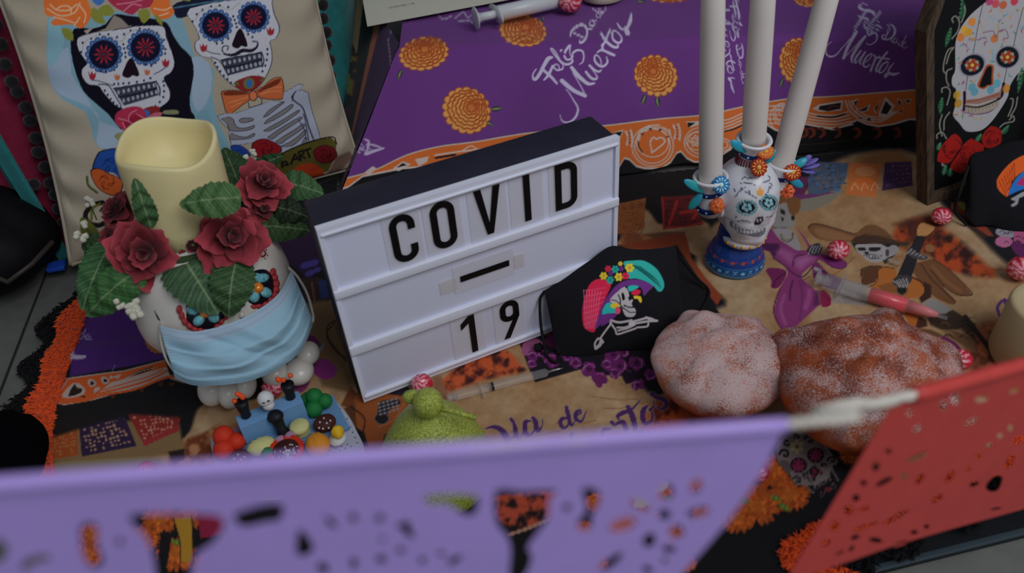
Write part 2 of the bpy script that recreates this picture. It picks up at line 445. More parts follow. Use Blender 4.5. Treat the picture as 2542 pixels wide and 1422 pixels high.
burn([(1610,1020),(1660,980),(1720,990),(1960,1040),(1990,1000),(2000,1120),(1900,1180),(1600,1150)], (70, 22, 10), (140, 58, 20), 20)
burn([(2400,830),(2560,790),(2700,820),(2700,960),(2450,960)], (80, 40, 25), (135, 75, 45), 16)
burn([(1540,600),(1560,575),(1650,600),(1700,580),(1640,620),(1570,625)], (110, 60, 32), (140, 85, 48), 8)
burn([(430,1110),(500,1080),(560,1060),(580,1180),(440,1180)], (95, 45, 22), (150, 105, 70), 10)
for a, b in (((1465,985),(1600,990)),((1500,1015),(1600,1000)),((1380,1055),(1480,1045)),((1260,1085),(1400,1070)),((2120,640),(2060,690)),((2280,800),(2420,790)),((1960,700),(2010,690))):
    P.line([a, ((a[0]+b[0])/2, (a[1]+b[1])/2+6), b], 2.2, (112, 62, 34), op=.7)
# ---- burgundy/orange frames of the pictures printed right
Zc = Z(1500, 440, 4.443)
P.poly(Zc((130,760),(300,740),(500,690),(720,640),(880,620),(910,680),(960,900),(1100,1100),(1300,1330),(1244,1422),(1130,1290),(1000,1180),(900,980),(800,760),(640,800),(400,805)), (118, 50, 26), 3)
P.poly(Zc((420,640),(700,610),(900,610),(880,640),(720,650),(560,690)), (96, 60, 38), 4)
P.poly([(1560,640),(1680,612),(1712,660),(1760,740),(1800,800),(1600,830)], (12, 11, 13), 3)
Zf = Z(2360, 330, 3.648)
P.poly(Zf((0,640),(60,640),(200,760),(300,830),(390,890),(400,950),(330,940),(200,850),(90,740),(0,690)), (118, 48, 28), 3)
P.poly(Zf((60,600),(420,600),(664,560),(664,1150),(560,1080),(400,960),(300,830),(180,760)), (12, 11, 14), 4)
P.poly(Zf((0,690),(90,740),(200,850),(330,950),(300,965),(150,860),(0,715)), (45, 28, 20), 3)
# ---- agave-pink flowers bottom right print
P.poly(Zf((50,630),(110,630),(140,660),(215,675),(205,705),(140,715),(80,690)), (118, 112, 38)); P.poly(Zf((180,720),(240,695),(330,710),(260,740),(195,775)), (52, 40, 85))
for q, c in ((((380,725),(440,760),(520,770),(500,790),(420,780)), (120,112,118)),(((500,750),(664,720),(664,770),(560,800)), (118,112,120)),
             (((400,900),(450,860),(540,870),(570,940),(520,965),(430,940)), (130,122,130)),(((400,980),(440,950),(540,965),(550,1020),(480,1045),(410,1020)), (160,88,120)),
             (((580,880),(664,880),(664,1010),(570,1010)), (150,70,105)),(((540,1020),(620,1000),(664,1040),(664,1130),(590,1110)), (80,26,72)),(((470,800),(600,800),(640,860),(500,870)), (60,50,68))):
    P.poly(Zf(q), c, smooth=4)
for k in range(26):
    x, y = Zf.p(430+RS.rand()*260, 790+RS.rand()*330)
    P.line([(x, y), (x+5, y-4), (x+12, y)], 1.8, (28, 16, 34), smooth=3, op=.8)
# ---- the lady in the magenta dress
Zd = Z(1840, 440, 3.384); MG = (112, 42, 88); MD = (62, 20, 60); ML = (150, 92, 138)
P.poly(Zd((500,200),(600,170),(740,140),(830,95),(840,130),(760,210),(660,260),(560,290),(490,285)), (112, 106, 92), smooth=3)
P.poly(Zd((380,170),(500,150),(700,135),(790,130),(620,170),(500,190),(420,185)), (92, 38, 88), smooth=3)
P.poly(Zd((440,0),(570,0),(530,150),(400,160)), (82, 30, 66), 3)
P.poly(Zd((560,0),(870,0),(830,95),(700,140),(560,150)), (58, 72, 92), 3)
rs = np.random.RandomState(3)
for k in range(90):
    x, y = Zd.p(570+rs.rand()*270, 5+rs.rand()*125); P.ell(x, y, 2.5+rs.rand()*3, 2+rs.rand()*2, ((120,78,50),(52,96,140),(30,38,60))[k % 3], op=.8)
P.poly(Zd((300,190),(480,180),(490,280),(440,340),(420,420),(260,430),(210,400),(240,330)), (104, 66, 34), 3, smooth=3)
P.poly(Zd((330,230),(380,225),(400,300),(440,350),(450,410),(380,440),(300,440),(270,420),(250,300)), (120, 116, 112), smooth=3)
P.poly(Zd((330,270),(365,290),(370,330),(330,310)), (22, 20, 24)); P.poly(Zd((420,330),(450,340),(440,375),(415,360)), (25, 22, 25))
P.poly(Zd((330,340),(360,350),(345,385)), (30, 28, 30)); P.line(Zd((270,430),(330,460),(400,440)), 1.6, (40, 36, 40))
for k in range(7): P.line(Zd((290+18*k,425),(285+18*k,455)), 1.3, (50, 46, 50), smooth=0)
P.poly(Zd((170,440),(260,440),(330,540),(500,620),(560,600),(480,450),(450,410),(520,490),(590,590),(700,660),(860,710),(860,770),(760,770),(650,700),(580,760),(500,850),(620,960),(660,1080),(640,1090),(480,1240),(380,1310),(340,1290),(270,1160),(330,930),(390,800),(270,690),(240,640),(160,600)), MG, smooth=3)
P.poly(Zd((265,450),(330,440),(430,450),(500,600),(470,625),(380,570),(320,520)), (128, 122, 122), smooth=3)
P.line(Zd((330,490),(350,535),(400,545),(435,510),(430,470)), 2.2, (52, 44, 24)); P.line(Zd((340,480),(365,525),(410,525),(425,480)), 1.4, (110, 98, 40))
P.poly(Zd((140,580),(200,560),(330,570),(260,640),(170,610)), MD, 4); P.poly(Zd((240,640),(290,560),(330,600),(270,690)), MD, 3)
P.poly(Zd((330,600),(440,650),(430,740),(400,740),(290,640)), ML, 14, op=.55); P.poly(Zd((450,700),(540,660),(620,690),(500,790),(450,760)), ML, 16, op=.7)
P.line(Zd((265,690),(340,740),(470,840),(540,830),(640,700)), 2.4, (40, 14, 44)); P.line(Zd((430,760),(450,680),(540,655)), 2.0, (44, 14, 46))
P.line(Zd((330,930),(280,1060),(275,1160),(340,1290),(380,1310)), 2.2, (42, 16, 40)); P.line(Zd((430,880),(410,960),(410,1040)), 5, MD, op=.8); P.line(Zd((490,880),(510,1000),(490,1200)), 5, (90,32,84), op=.8)
P.line(Zd((360,1000),(330,1120),(370,1240)), 9, ML, op=.35); P.line(Zd((560,900),(570,1000),(540,1100)), 12, ML, op=.35)
P.poly(Zd((620,960),(670,960),(660,1080),(600,1090)), MD, 8, op=.7); P.poly(Zd((670,960),(740,1000),(750,1080),(670,1090)), (112, 22, 52), smooth=3)
P.poly(Zd((205,795),(260,770),(380,800),(340,900),(300,940),(250,935),(250,870)), (96, 24, 66), smooth=3); P.line(Zd((370,810),(290,870),(270,930)), 3, (52,12,44))
P.poly(Zd((560,600),(640,560),(680,600),(640,670),(560,650)), (40, 38, 42), smooth=3)
for k in range(4): P.line(Zd((565+k*26,655-k*4),(575+k*26,620),(600+k*22,585)), 2.6, (130,124,126))
P.poly(Zd((590,740),(640,720),(740,830),(880,900),(830,960),(700,930),(600,850)), (96, 34, 78), 3)
P.poly(Zd((610,760),(660,780),(640,800),(605,790)), (130,126,124)); P.poly(Zd((650,820),(740,850),(720,890),(640,880)), (118,112,110)); P.line(Zd((610,830),(680,800),(760,850),(740,880)), 3, (24,20,26))
P.poly(Zd((780,900),(880,900),(1040,940),(1060,1090),(760,1060)), (112, 108, 108), 5, op=.75)
for k in range(5): P.line(Zd((850+k*12,1000),(880+k*30,1060)), 1.4, (60,56,62), op=.6)
P.poly(Zd((680,670),(760,690),(870,720),(865,765),(770,770),(700,720)), (104, 36, 92), smooth=3); P.line(Zd((700,710),(780,770),(870,768),(872,720),(760,680)), 2, (50,18,46))
# ---- the guitar player
Zm = Z(1960, 530, 3.3065); BR = (92, 58, 34); BD = (40, 26, 20); BL2 = (128, 86, 50)
P.poly(Zm((850,100),(990,60),(1180,0),(1300,80),(1040,300),(980,240),(960,120)), (70, 30, 18), 20, op=.8)
P.poly(Zm((150,110),(200,92),(330,120),(520,175),(620,110),(700,105),(790,150),(870,235),(1000,240),(1040,300),(800,260),(540,245),(340,235),(230,215),(165,160)), (104, 68, 40), smooth=3)
P.line(Zm((150,130),(175,97),(250,98),(400,140),(530,180)), 2.6, (46,30,22)); P.poly(Zm((200,130),(300,130),(460,180),(560,225),(330,225),(240,195)), (124,86,54), 8, smooth=3)
P.poly(Zm((540,200),(620,180),(800,200),(880,235),(1000,245),(960,275),(760,262),(560,262),(500,235)), (58, 38, 26), 4)
P.poly(Zm((560,175),(620,115),(700,108),(790,155),(850,220),(700,190)), (98, 64, 38), 4, smooth=3)
for k in range(6): P.line(Zm((600+k*38,190+k*4),(618+k*38,175+k*4),(638+k*38,196+k*4)), 1.6, (64,40,26))
P.poly(Zm((500,245),(560,250),(900,260),(890,300),(860,350),(780,420),(740,330),(560,330)), (30,24,22), 3)
P.poly(Zm((540,265),(620,258),(740,258),(800,285),(880,275),(890,310),(850,350),(790,370),(750,400),(690,408),(630,390),(600,350),(560,330),(545,300)), (138,132,132), smooth=3)
P.poly(Zm((560,290),(610,285),(625,310),(570,312)), (26,24,26), smooth=3); P.poly(Zm((650,290),(740,285),(735,312),(660,316)), (26,24,26), smooth=3)
P.poly(Zm((610,318),(650,318),(640,345),(615,340)), (46,26,24)); P.poly(Zm((600,345),(640,340),(760,345),(740,375),(660,378)), (40,36,38)); 
for k in range(8): P.poly(Zm((618+k*17,348),(630+k*17,348),(629+k*17,374),(619+k*17,374)), (140,136,136), 1)
P.ell(*Zm.p(850,305), 12, 12, (126,120,120)); P.ell(*Zm.p(800,330), 5, 9, (60,56,56))
for k in range(5): P.line(Zm((780+k*25,380+k*8),(800+k*25,365+k*10)), 3.5, (128,122,122)); P.line(Zm((765+k*25,400+k*8),(790+k*25,400+k*10)), 1.6, (50,46,46))
P.poly(Zm((585,470),(680,435),(760,430),(720,520),(700,570),(600,605)), (78,46,28), 2); P.line(Zm((600,610),(588,540),(584,470),(670,436)), 1.8, (30,20,16))
P.poly(Zm((1000,420),(1090,400),(1180,380),(1260,440),(1370,530),(1480,660),(1470,685),(1380,680),(1260,610),(1300,660),(1360,730),(1330,755),(1200,700),(1100,600),(1020,500)), (98,62,36), smooth=3)
P.line(Zm((1180,385),(1280,450),(1400,560),(1495,675),(1380,680),(1270,610),(1160,470)), 2, (36,24,18)); P.line(Zm((1080,420),(1150,530),(1260,640),(1360,735)), 2.4, (42,28,20)); P.line(Zm((1170,440),(1280,560),(1400,650)), 9, (124,84,50), op=.5)
P.poly(Zm((730,460),(800,440),(870,465),(890,520),(990,520),(1080,570),(1110,640),(1080,690),(1000,700),(900,700),(780,680),(640,610),(690,590),(720,540)), (150,86,34), smooth=3)
P.line(Zm((640,610),(700,585),(720,540),(722,480),(770,445),(860,455)), 2, (70,38,18)); P.line(Zm((990,520),(1080,570),(1112,640),(1080,695)), 4, (52,28,16))
P.poly(Zm((720,600),(830,570),(900,620),(880,660),(760,650)), (110,66,34), 5, op=.8)
P.poly(Zm((1100,560),(1160,600),(1160,690),(1080,740),(1060,700),(1110,650)), (48,28,18), 3)
P.ell(*Zm.p(920,630), 12, 12, (22,18,18)); P.ring(*Zm.p(920,630), 14, 14, 2, (80,70,62))
P.poly(Zm((1060,100),(1110,90),(1190,120),(1160,165),(1110,195),(1040,185)), (158,112,66), smooth=2); P.line(Zm((1040,190),(1110,200)), 2, (60,36,20))
P.poly(Zm((1040,195),(1120,200),(1060,340),(1000,520),(880,520),(960,340)), (22,20,24), 2)
for k in range(4): P.line(Zm((1052+k*16,215),(975+k*20,360),(905+k*24,520)), 1.2, (70,62,70), op=.6)
P.poly(Zm((960,310),(1000,290),(1050,330),(1130,360),(1110,385),(1040,380),(980,350)), (60,56,58), smooth=3)
for k in range(5): P.line(Zm((970+k*30,330+k*8),(1000+k*26,300+k*16)), 3, (132,126,126)); 
P.ell(*Zm.p(1150,290), 12, 9, (122,84,50), 20)
P.poly(Zm((840,560),(900,510),(1000,520),(990,570),(930,620),(870,600)), (50,46,48), smooth=3)
for k in range(5): P.line(Zm((850+k*26,560-k*6),(880+k*22,580),(900+k*14,605)), 3.2, (134,128,128))
P.poly(Zm((930,800),(990,790),(1060,860),(1050,920),(1010,950),(960,880)), (150,82,28), smooth=3); P.poly(Zm((1060,850),(1120,880),(1130,930),(1060,950),(1030,940)), (56,30,20), 3)
P.poly(Zm((1040,950),(1160,960),(1260,1010),(1220,1030),(1080,1010)), (88,58,36), 4); P.poly(Zm((1240,940),(1380,980),(1521,1060),(1521,1160),(1380,1070),(1280,1000)), (98,68,44), 4)
P.poly(Zm((1130,850),(1340,800),(1521,920),(1521,1060),(1400,960),(1240,960),(1150,920)), (50,36,26), 5)
for k in range(14):
    x, y = Zm.p(1170+RS.rand()*330, 850+RS.rand()*180); P.line([(x, y), (x+10, y-5), (x+22, y+4)], 2.4, ((96,66,40),(28,20,18),(120,100,60))[k % 3])
P.line([(2395,790),(2440,850),(2480,900),(2500,925)], 12, (36,28,22)); P.poly(Zm((1090,740),(1170,700),(1330,790),(1280,830),(1150,830)), (120,116,112), 5)
P.poly(Zm((1240,1020),(1290,1025),(1370,1080),(1400,1130),(1300,1120),(1240,1070)), (92,28,76), smooth=3)
# lettering at the far right edge
Ze = Z(1642, 450, 2.8244)
P.line(Ze((2380,850),(2350,900),(2380,970),(2450,975),(2490,900),(2450,850),(2400,850)), 7, (66,34,88)); P.line(Ze((2400,840),(2420,900),(2460,960)), 9, (66,34,88)); P.line(Ze((2510,800),(2560,840),(2600,830)), 7, (66,34,88))
# ---- "Dia de Muertos" in the middle
Zt = Z(1180, 960, 4.888); PU = (62, 30, 76)
for col, e in (((136,122,108), 26), (PU, 0)):
    def L(w, *q, c=col, e=e): P.line(Zt(q), (np.array(w)+e)/4.888, c, op=.55 if e else 1, soft=4 if e else 1.6)
    L([12,50,70,80,60], (120,520),(230,500),(320,540),(370,620),(390,720)); L([40,45],(435,405),(460,440)); L([50,60,50,20,12],(475,480),(490,550),(500,610),(540,640),(580,560))
    L([30,26,20],(420,650),(480,620),(530,640)); L([20,50,60,60,34,12],(670,430),(610,440),(600,520),(620,590),(680,590),(740,500)); L([40,66,60,40,16,12],(700,390),(730,440),(745,520),(770,550),(810,490),(820,410))
    L([16,46,50,46,30,12],(1110,400),(1060,400),(1030,450),(1060,510),(1110,500),(1150,430)); L([46,56,46,24,12],(1105,265),(1130,370),(1150,460),(1180,480),(1220,400))
    L([12,24,24,50,50,30,12],(1215,370),(1280,330),(1270,295),(1225,330),(1220,400),(1290,430),(1345,310))
    L([34,50,60,40],(1160,590),(1170,600),(1150,660),(1140,720)); L([24,46,40,24],(1640,520),(1560,530),(1540,600),(1560,680))
    L([46,40,30],(1655,440),(1690,470),(1750,440)); L([30,60,60],(1720,450),(1790,440),(1830,520)); L([30,44,56,30,14],(1740,400),(1730,360),(1800,320),(1900,280),(2000,170))
    L([50,70,70,60],(1850,250),(1890,330),(1920,420),(1940,520)); L([20,60,66,56,40,30,16],(2090,240),(2040,290),(2030,380),(2060,450),(2130,430),(2150,350),(2120,290)); L([40,24,16],(2120,290),(2160,250),(2170,180))
    L([50,46,60,50,34,24],(2140,100),(2200,140),(2290,170),(2320,230),(2260,285),(2210,250))
# ---- strip of paper cut-outs
def papel(q, base, dots, n, seed, cell=4):
    rs = np.random.RandomState(seed); q = np.asarray(q, float); P.poly(q, base, 2)
    for a in range(n):
        for b in range(max(4, int(n*.7))):
            if rs.rand() < .30: continue
            u, v = (a+.5)/n*.86+.07, (b+.5)/max(4, int(n*.7))*.84+.08
            p = (q[0]*(1-u)+q[1]*u)*(1-v)+(q[3]*(1-u)+q[2]*u)*v
            P.ell(p[0]+rs.randn()*1.0, p[1]+rs.randn()*1.0, cell*(.5+.5*rs.rand()), cell*(.4+.4*rs.rand()), dots, op=.85, rot=rs.rand()*90)
Zl = Z(60, 740, 3.2325)
C_tan2 = (118, 82, 48)
P.poly(Zl((200,1100),(240,1010),(400,950),(610,920),(600,990),(440,1050),(330,1070)), (120,76,40), 14)
P.poly(Zl((150,1120),(700,990),(1150,990),(1250,1020),(1290,1250),(800,1300),(150,1340)), (112,88,56), 10)
papel(Zl((205,1110),(430,1055),(440,1270),(200,1310)), (140,62,24), (150,104,58), 9, 1, 4)
papel(Zl((445,1040),(800,930),(905,1190),(470,1280)), (38,22,48), (168,130,96), 11, 2, 4.6)
papel(Zl((830,930),(1270,930),(1230,1080),(960,1170)), (118,34,30), (176,124,100), 11, 3, 4.4)
P.poly(Zl((600,930),(800,920),(790,990),(610,1000)), (34,22,44), 6)
for k in range(7): P.ell(*Zl.p(980+40*k, 1165-18*k), 8, 7, (132,36,38))
P.poly(Zl((0,1340),(300,1330),(900,1280),(1100,1290),(1080,1420),(0,1420)), (120,108,72), 8)
P.poly(Zl((1160,1240),(1290,1215),(1290,1300),(1200,1340)), (34,20,16), 5); P.poly(Zl((930,1370),(1060,1330),(1080,1422),(930,1422)), (128,28,62), 6)
P.poly([(205,995),(440,1000),(470,1040),(330,1030),(240,1052),(130,1090),(125,1010)], (14,12,13), 10, op=.95)
papel([(1530,508),(1603,493),(1598,572),(1530,585)], (132,76,36), (96,50,28), 6, 5, 3.2)
for k in range(3):
    P.ring(1547+k*21, 518-k*4, 7, 8, 2, (92,48,26)); P.ell(1547+k*21, 518-k*4, 3, 3, (92,48,26))
for k in range(4): P.ring(1560, 560, 12+k*9, 10+k*7, 2, (98,52,28), op=.8)
papel([(1640,490),(1724,486),(1745,560),(1645,572)], (86,22,24), (30,12,16), 9, 6, 4)
P.line([(1645,492),(1648,568),(1700,565),(1745,555)], 4, (140,34,30), smooth=0); P.line([(1680,500),(1668,540),(1660,560)], 7, (140,34,30)); P.line([(1690,530),(1730,525),(1720,545)], 9, (140,34,30))
Zb = Z(1642, 0, 2.8244)
P.poly(Zb((1380,1120),(1500,1070),(1680,1060),(1760,1150),(1700,1200),(1300,1180)), (132,86,48), 22)
P.poly(Zb((1040,1190),(1100,1140),(1310,1150),(1290,1260),(1230,1330),(1100,1370),(1040,1350)), (62,76,96), 3)
for k in range(70):
    x, y = Zb.p(1060+rs.rand()*230, 1160+rs.rand()*170); P.ell(x, y, 2+rs.rand()*3, 2, ((122,80,50),(60,100,140),(34,42,60))[k % 3], op=.8)
P.poly(Zb((1320,1150),(1540,1160),(1500,1390),(1290,1370)), (168,92,44), 3); P.ell(*Zb.p(1430,1210), 26, 12, (180,124,84), op=.6); P.ell(*Zb.p(1420,1290), 28, 14, (190,96,38))
for k in range(3): P.line(Zb((1330+k*70,1340),(1350+k*70,1290),(1380+k*70,1330)), 2.6, (190,140,100))
papel(Zb((1570,1150),(1750,1140),(1760,1300),(1550,1340)), (58,30,66), (116,84,84), 8, 9, 3.2)
P.line(Zb((1570,1150),(1550,1340),(1760,1305)), 3, (50,22,60), smooth=0)
P.poly([(960,225),(2760,200),(2760,330),(2280,330),(2300,400),(2200,372),(2100,398),(2040,420),(1990,470),(1760,490),(1525,500),(850,470)], (16,14,17), 8, op=.0)
# ---- black ground with magenta flowers around the black mask
Zk = Z(1290, 800, 6.2)
P.poly(Zk((0,340),(240,220),(600,200),(2050,300),(2100,900),(2000,860),(1900,800),(1850,900),(1650,960),(1600,880),(1550,820),(1350,830),(1100,800),(930,740),(240,940),(150,740)), (16,11,18), 3)
P.poly(Zk((30,430),(80,300),(240,250),(380,380),(200,500),(60,520)), (128,66,100), smooth=4); P.poly(Zk((400,300),(480,150),(560,180),(580,420),(480,400)), (92,26,66), smooth=3)
def blossom(x, y, r, seed, c=(88,24,78)):
    q = np.random.RandomState(seed)
    for k in range(5):
        a = 2*math.pi*k/5+q.rand(); P.ell(x+r*.55*math.cos(a), y+r*.5*math.sin(a), r*.5, r*.42, c, rot=q.rand()*90)
    for k in range(3): a = q.rand()*6.3; P.line([(x+r*.8*math.cos(a), y+r*.7*math.sin(a)), (x+r*.6*math.cos(a+.6), y+r*.6*math.sin(a+.6)), (x+r*.7*math.cos(a+1.3), y+r*.6*math.sin(a+1.3))], 2, (150,96,140), op=.8)
    P.ell(x, y, r*.3, r*.25, (44,10,42), op=.8, soft=4)
for k, (x, y, r) in enumerate(((200,530,90),(350,490,80),(190,650,80),(490,600,130),(740,540,90),(860,640,100),(1070,740,130),(1230,890,130),(1420,640,150),(1540,690,130),(1440,520,130),(1800,640,130),(1470,790,100),(2010,820,100),(1820,960,110),(1690,820,90),(1340,660,90),(1600,480,90))):
    blossom(*Zk.p(x, y), r/6.2, k, (88,24,78) if k != 15 else (30,10,30))
P.poly(Zk((1600,780),(1900,760),(1850,900),(1760,900),(1640,960),(1590,890)), (26,9,26), 3); P.ell(*Zk.p(1230,890), 17, 12, (84,22,70)); blossom(*Zk.p(1820,980), 15, 90)
# ---- left part: purple field, lace band
PUR = (64, 27, 96)
P.poly([(180,765),(330,690),(470,640),(560,640),(560,880),(440,885),(330,910),(176,938),(178,840)], PUR, 2)
P.poly([(690,585),(790,560),(830,640),(760,690),(700,640)], (34,14,42), 5)
for (x, y, r) in ((760,660,12),(778,655,12),(770,680,11),(788,672,9)): P.ell(x, y, r*1.2, r*.7, (56,46,110), -20)
P.poly([(745,690),(800,690),(826,740),(760,770)], (38,24,24), 4); P.poly([(790,700),(812,696),(818,740),(798,745)], (30,44,84), 3); P.line([(775,705),(782,750)], 6, (84,50,34))
P.poly([(735,760),(825,745),(870,900),(880,980),(800,960)], (98,76,50), 10)
P.line([(850,790),(815,810),(818,845),(860,900)], 3, (44,26,18)); P.line([(836,812),(850,850),(880,900)], 10, (74,50,30), op=.7)
marigold(P, 350, 765, 34, 30, 10, [(335,790,110,10)], 5, .8); marigold(P, 395, 855, 30, 24, 0, [], 6, .72)
Zl2 = Zl
P.line(Zl((500,255),(470,330),(450,340),(445,310),(480,290),(500,340)), 2.6, (128,118,150)); P.line(Zl((500,320),(540,330),(515,300),(500,340),(550,345)), 2.2, (128,118,150))
P.line(Zl((410,430),(400,480),(370,530)), [4,9,6], (150,140,160)); P.line(Zl((370,480),(420,495),(500,492)), [4,10,6], (150,140,160)); P.line(Zl((715,590),(725,570),(735,545)), 2.4, (110,90,140))
ORG = (176, 74, 26); WH = (158, 140, 132)
P.poly(Zl((350,650),(800,590),(1130,500),(1170,620),(1290,660),(1290,690),(1160,650),(1000,700),(700,790),(560,830),(330,870),(240,850)), WH, 2)
P.poly(Zl((360,660),(800,600),(1130,510),(1150,560),(1000,600),(700,690),(640,740),(560,820),(340,862),(250,850)), ORG, 2)
P.line(Zl((330,840),(480,835),(640,790),(900,740),(1160,640),(1290,675)), 6, ORG); P.line(Zl((600,780),(800,730),(1000,670),(1150,590)), 5, ORG); P.line(Zl((640,750),(800,700),(1000,640),(1120,580)), 3, ORG)
P.poly(Zl((830,640),(930,590),(1040,555),(1030,580),(920,620)), (26,16,16)); P.line(Zl((820,650),(930,600),(1050,565)), 2.2, WH)
P.poly(Zl((310,790),(400,690),(480,720),(490,780),(360,815)), WH, smooth=2); P.poly(Zl((360,800),(410,700),(430,730),(470,735),(460,770)), (30,18,12), smooth=2); P.poly(Zl((450,800),(490,790),(500,810)), (30,18,12))
for (x, y) in ((550,695),(655,675)):
    P.poly(Zl((x-35,y-25),(x,y-35),(x+40,y+5),(x-10,y+30)), WH, smooth=2); P.poly(Zl((x-12,y-12),(x+5,y-15),(x+22,y+5),(x-8,y+12)), (30,18,12), smooth=2)
P.poly(Zl((565,740),(600,720),(620,740),(570,775)), WH); P.poly(Zl((720,640),(790,615),(760,660)), WH); P.poly(Zl((690,640),(700,630),(740,650),(690,660)), WH)
for (x, y) in ((720,790),(950,740),(1190,690),(1100,690)): P.poly(Zl((x-30,y),(x,y+30),(x+25,y-10)), (78,32,18), 3)
# ---- lower part seen through the banners: marigolds, skull, black hem
P.poly([(0,1245),(900,1200),(1190,1195),(1700,1130),(1880,1110),(1990,1090),(2120,1130),(2300,1240),(2000,1400),(1700,1500),(0,1560)], (14,12,15), 14)
burn([(1230,1235),(1400,1225),(1370,1290),(1290,1320),(1235,1290)], (26,14,14), (150,60,40), 8)
P.line([(1265,1330),(1310,1315),(1350,1298),(1365,1290)], 8, (140,104,84))
rm = np.random.RandomState(5)
def bloom(cx, cy, r, seed):
    q = np.random.RandomState(seed)
    for ring, c in ((1.0,(150,66,20)),(.78,(176,84,24)),(.55,(150,60,18)),(.32,(172,86,26))):
        n = int(18*ring)+5
        for k in range(n):
            a = 2*math.pi*k/n+q.rand()*.3; P.ell(cx+r*ring*.8*math.cos(a), cy+r*ring*.66*math.sin(a), r*.24, r*.1, np.array(c)*(.8+.3*q.rand()), rot=math.degrees(a))
        P.ell(cx, cy, r*ring*.75, r*ring*.62, np.array(c)*.9)
for k, (x, y, r) in enumerate(((1860,1190,50),(1920,1170,46),(1960,1230,50),(1880,1260,56),(1830,1290,44),(1810,1240,46),(2110,1130,30),(1760,1150,40),(1745,1280,30),(1640,1230,34),(1600,1290,40),(1540,1330,36),(1480,1250,30),(1670,1330,34),(1420,1390,40),(1560,1240,30),(1450,1320,30),
    (400,1290,46),(440,1380,50),(360,1340,40),(470,1290,36),(230,1330,36),(220,1380,40),(10,1340,40),(520,1410,40),(1480,1400,30),(1720,1200,34),(1700,1400,30))): bloom(x, y, r, k)
for (x, y, rr) in ((1925,1240,-30),(1945,1262,30),(1845,1245,80),(1430,1345,20),(1380,1370,50),(1660,1240,60),(1700,1290,20),(440,1350,60)):
    P.line([(x-14, y-8), (x, y), (x+16, y+7)], [3, 15, 2], (78,98,34)); P.line([(x-10, y-5), (x+10, y+4)], 1.6, (120,140,60))
P.poly([(432,1290),(478,1288),(482,1340),(476,1400),(450,1400),(448,1340)], (150,110,30), 3); P.line([(432,1290),(448,1345),(450,1400)], 3, (20,14,16)); P.line([(478,1285),(484,1400)], 3, (20,14,16))
P.poly([(490,1270),(560,1275),(560,1330),(500,1340)], (120,24,50), 4); P.line([(415,1335),(405,1400),(395,1430)], 26, (16,12,16))
for (x, y, rx, ry) in ((1530,1300,20,12),(1590,1170,26,12),(1640,1210,22,12),(1600,1245,30,14),(820,1200,60,16)): P.ell(x, y, rx, ry, (170,150,120), -30)
P.ell(1540,1300,36,26,(170,92,84)); P.ell(1600,1245,30,12,(168,150,110),20)
# the small printed sugar skull
Zs = Z(1890, 1060, 7.109)
KS = (16, 12, 18); SW = (104, 92, 88)
sk = [(260,500),(280,350),(380,210),(520,140),(700,125),(880,150),(1000,230),(1120,330),(1190,440),(1260,540),(1335,600),(1330,670),(1240,720),(1280,800),(1350,900),(1370,980),(1300,1060),(1300,1120),(1180,1190),(1100,1240),(960,1220),(860,1130),(780,1040),(660,1060),(560,1000),(520,900),(400,780),(290,640)]
P.poly(Zs([(x+(x-800)*.04, y+(y-650)*.04) for x, y in sk]), KS, smooth=2); P.poly(Zs(sk), SW, smooth=2)
P.poly(Zs((1230,760),(1370,900),(1370,1000),(1320,1130),(1100,1260),(960,1230),(780,1050),(900,1040),(1100,960),(1200,860)), KS, 3)
def curl(cx, cy, r, a0, s, w, c):
    q = [(cx+r*(1-t*.85)*math.cos(a0+s*t*5.6), cy+r*(1-t*.85)*math.sin(a0+s*t*5.6)) for t in np.linspace(0, 1, 12)]
    P.line(Zs(q), w, c, smooth=2)
for a in ((840,260,95,3.4,1,5,KS),(630,200,60,2.8,1,4,KS),(440,290,70,.5,1,5,KS),(410,510,100,3.2,1,6,KS),(630,970,80,3.6,1,5,KS),(1240,620,80,3.2,1,5,KS),(1080,700,60,.5,-1,4,KS),(760,870,46,1,1,4,KS),(1250,1090,66,4.4,1,2.4,(84,72,74)),(1090,1190,66,2,1,2.4,(84,72,74))): curl(*a)
P.poly(Zs((320,620),(430,620),(500,700),(500,850),(420,790),(340,700)), (62,52,50), 5, op=.7, smooth=2); P.poly(Zs((950,310),(1050,350),(1150,440),(1160,520),(1080,480),(1020,370)), (62,50,52), 5, op=.6, smooth=2)
for (x, y) in ((650,700),(950,520)):
    P.ell(*Zs.p(x, y), 21, 19, KS)
    for k in range(8):
        a = math.pi*k/4; P.line(Zs((x, y),(x+95*math.cos(a), y+95*math.sin(a))), [3, 7], (118,34,66), smooth=0)
    P.ell(*Zs.p(x, y), 7, 7, (110,28,58))
for k in range(6):
    a = math.pi*k/3+.5; P.ell(*Zs.p(620+82*math.cos(a), 370+82*math.sin(a)), 6.5, 5, (140,124,88), rot=math.degrees(a))
P.ell(*Zs.p(620,370), 4.5, 4.5, (90,72,40))
P.poly(Zs((830,780),(900,720),(950,710),(1000,770),(1080,810),(1070,860),(1000,850),(930,940),(880,930),(850,860)), KS, smooth=2)
for (x, y) in ((920,790),(900,890),(1040,825),(940,820)): P.ell(*Zs.p(x, y), 5, 5, (104,28,56))
P.line(Zs((800,820),(820,930),(860,980),(940,960)), 4, KS); P.line(Zs((980,700),(1080,750),(1110,830)), 3, SW)
for k in range(8):
    x, y = 930+38*k, 1060-22*k; P.poly(Zs((x-14,y-34),(x+12,y-40),(x+16,y+16),(x-10,y+22)), (112,102,100), 1.4); P.poly(Zs((x,y+34),(x+24,y+28),(x+26,y+62),(x+4,y+66)), (92,82,80), 1.4)
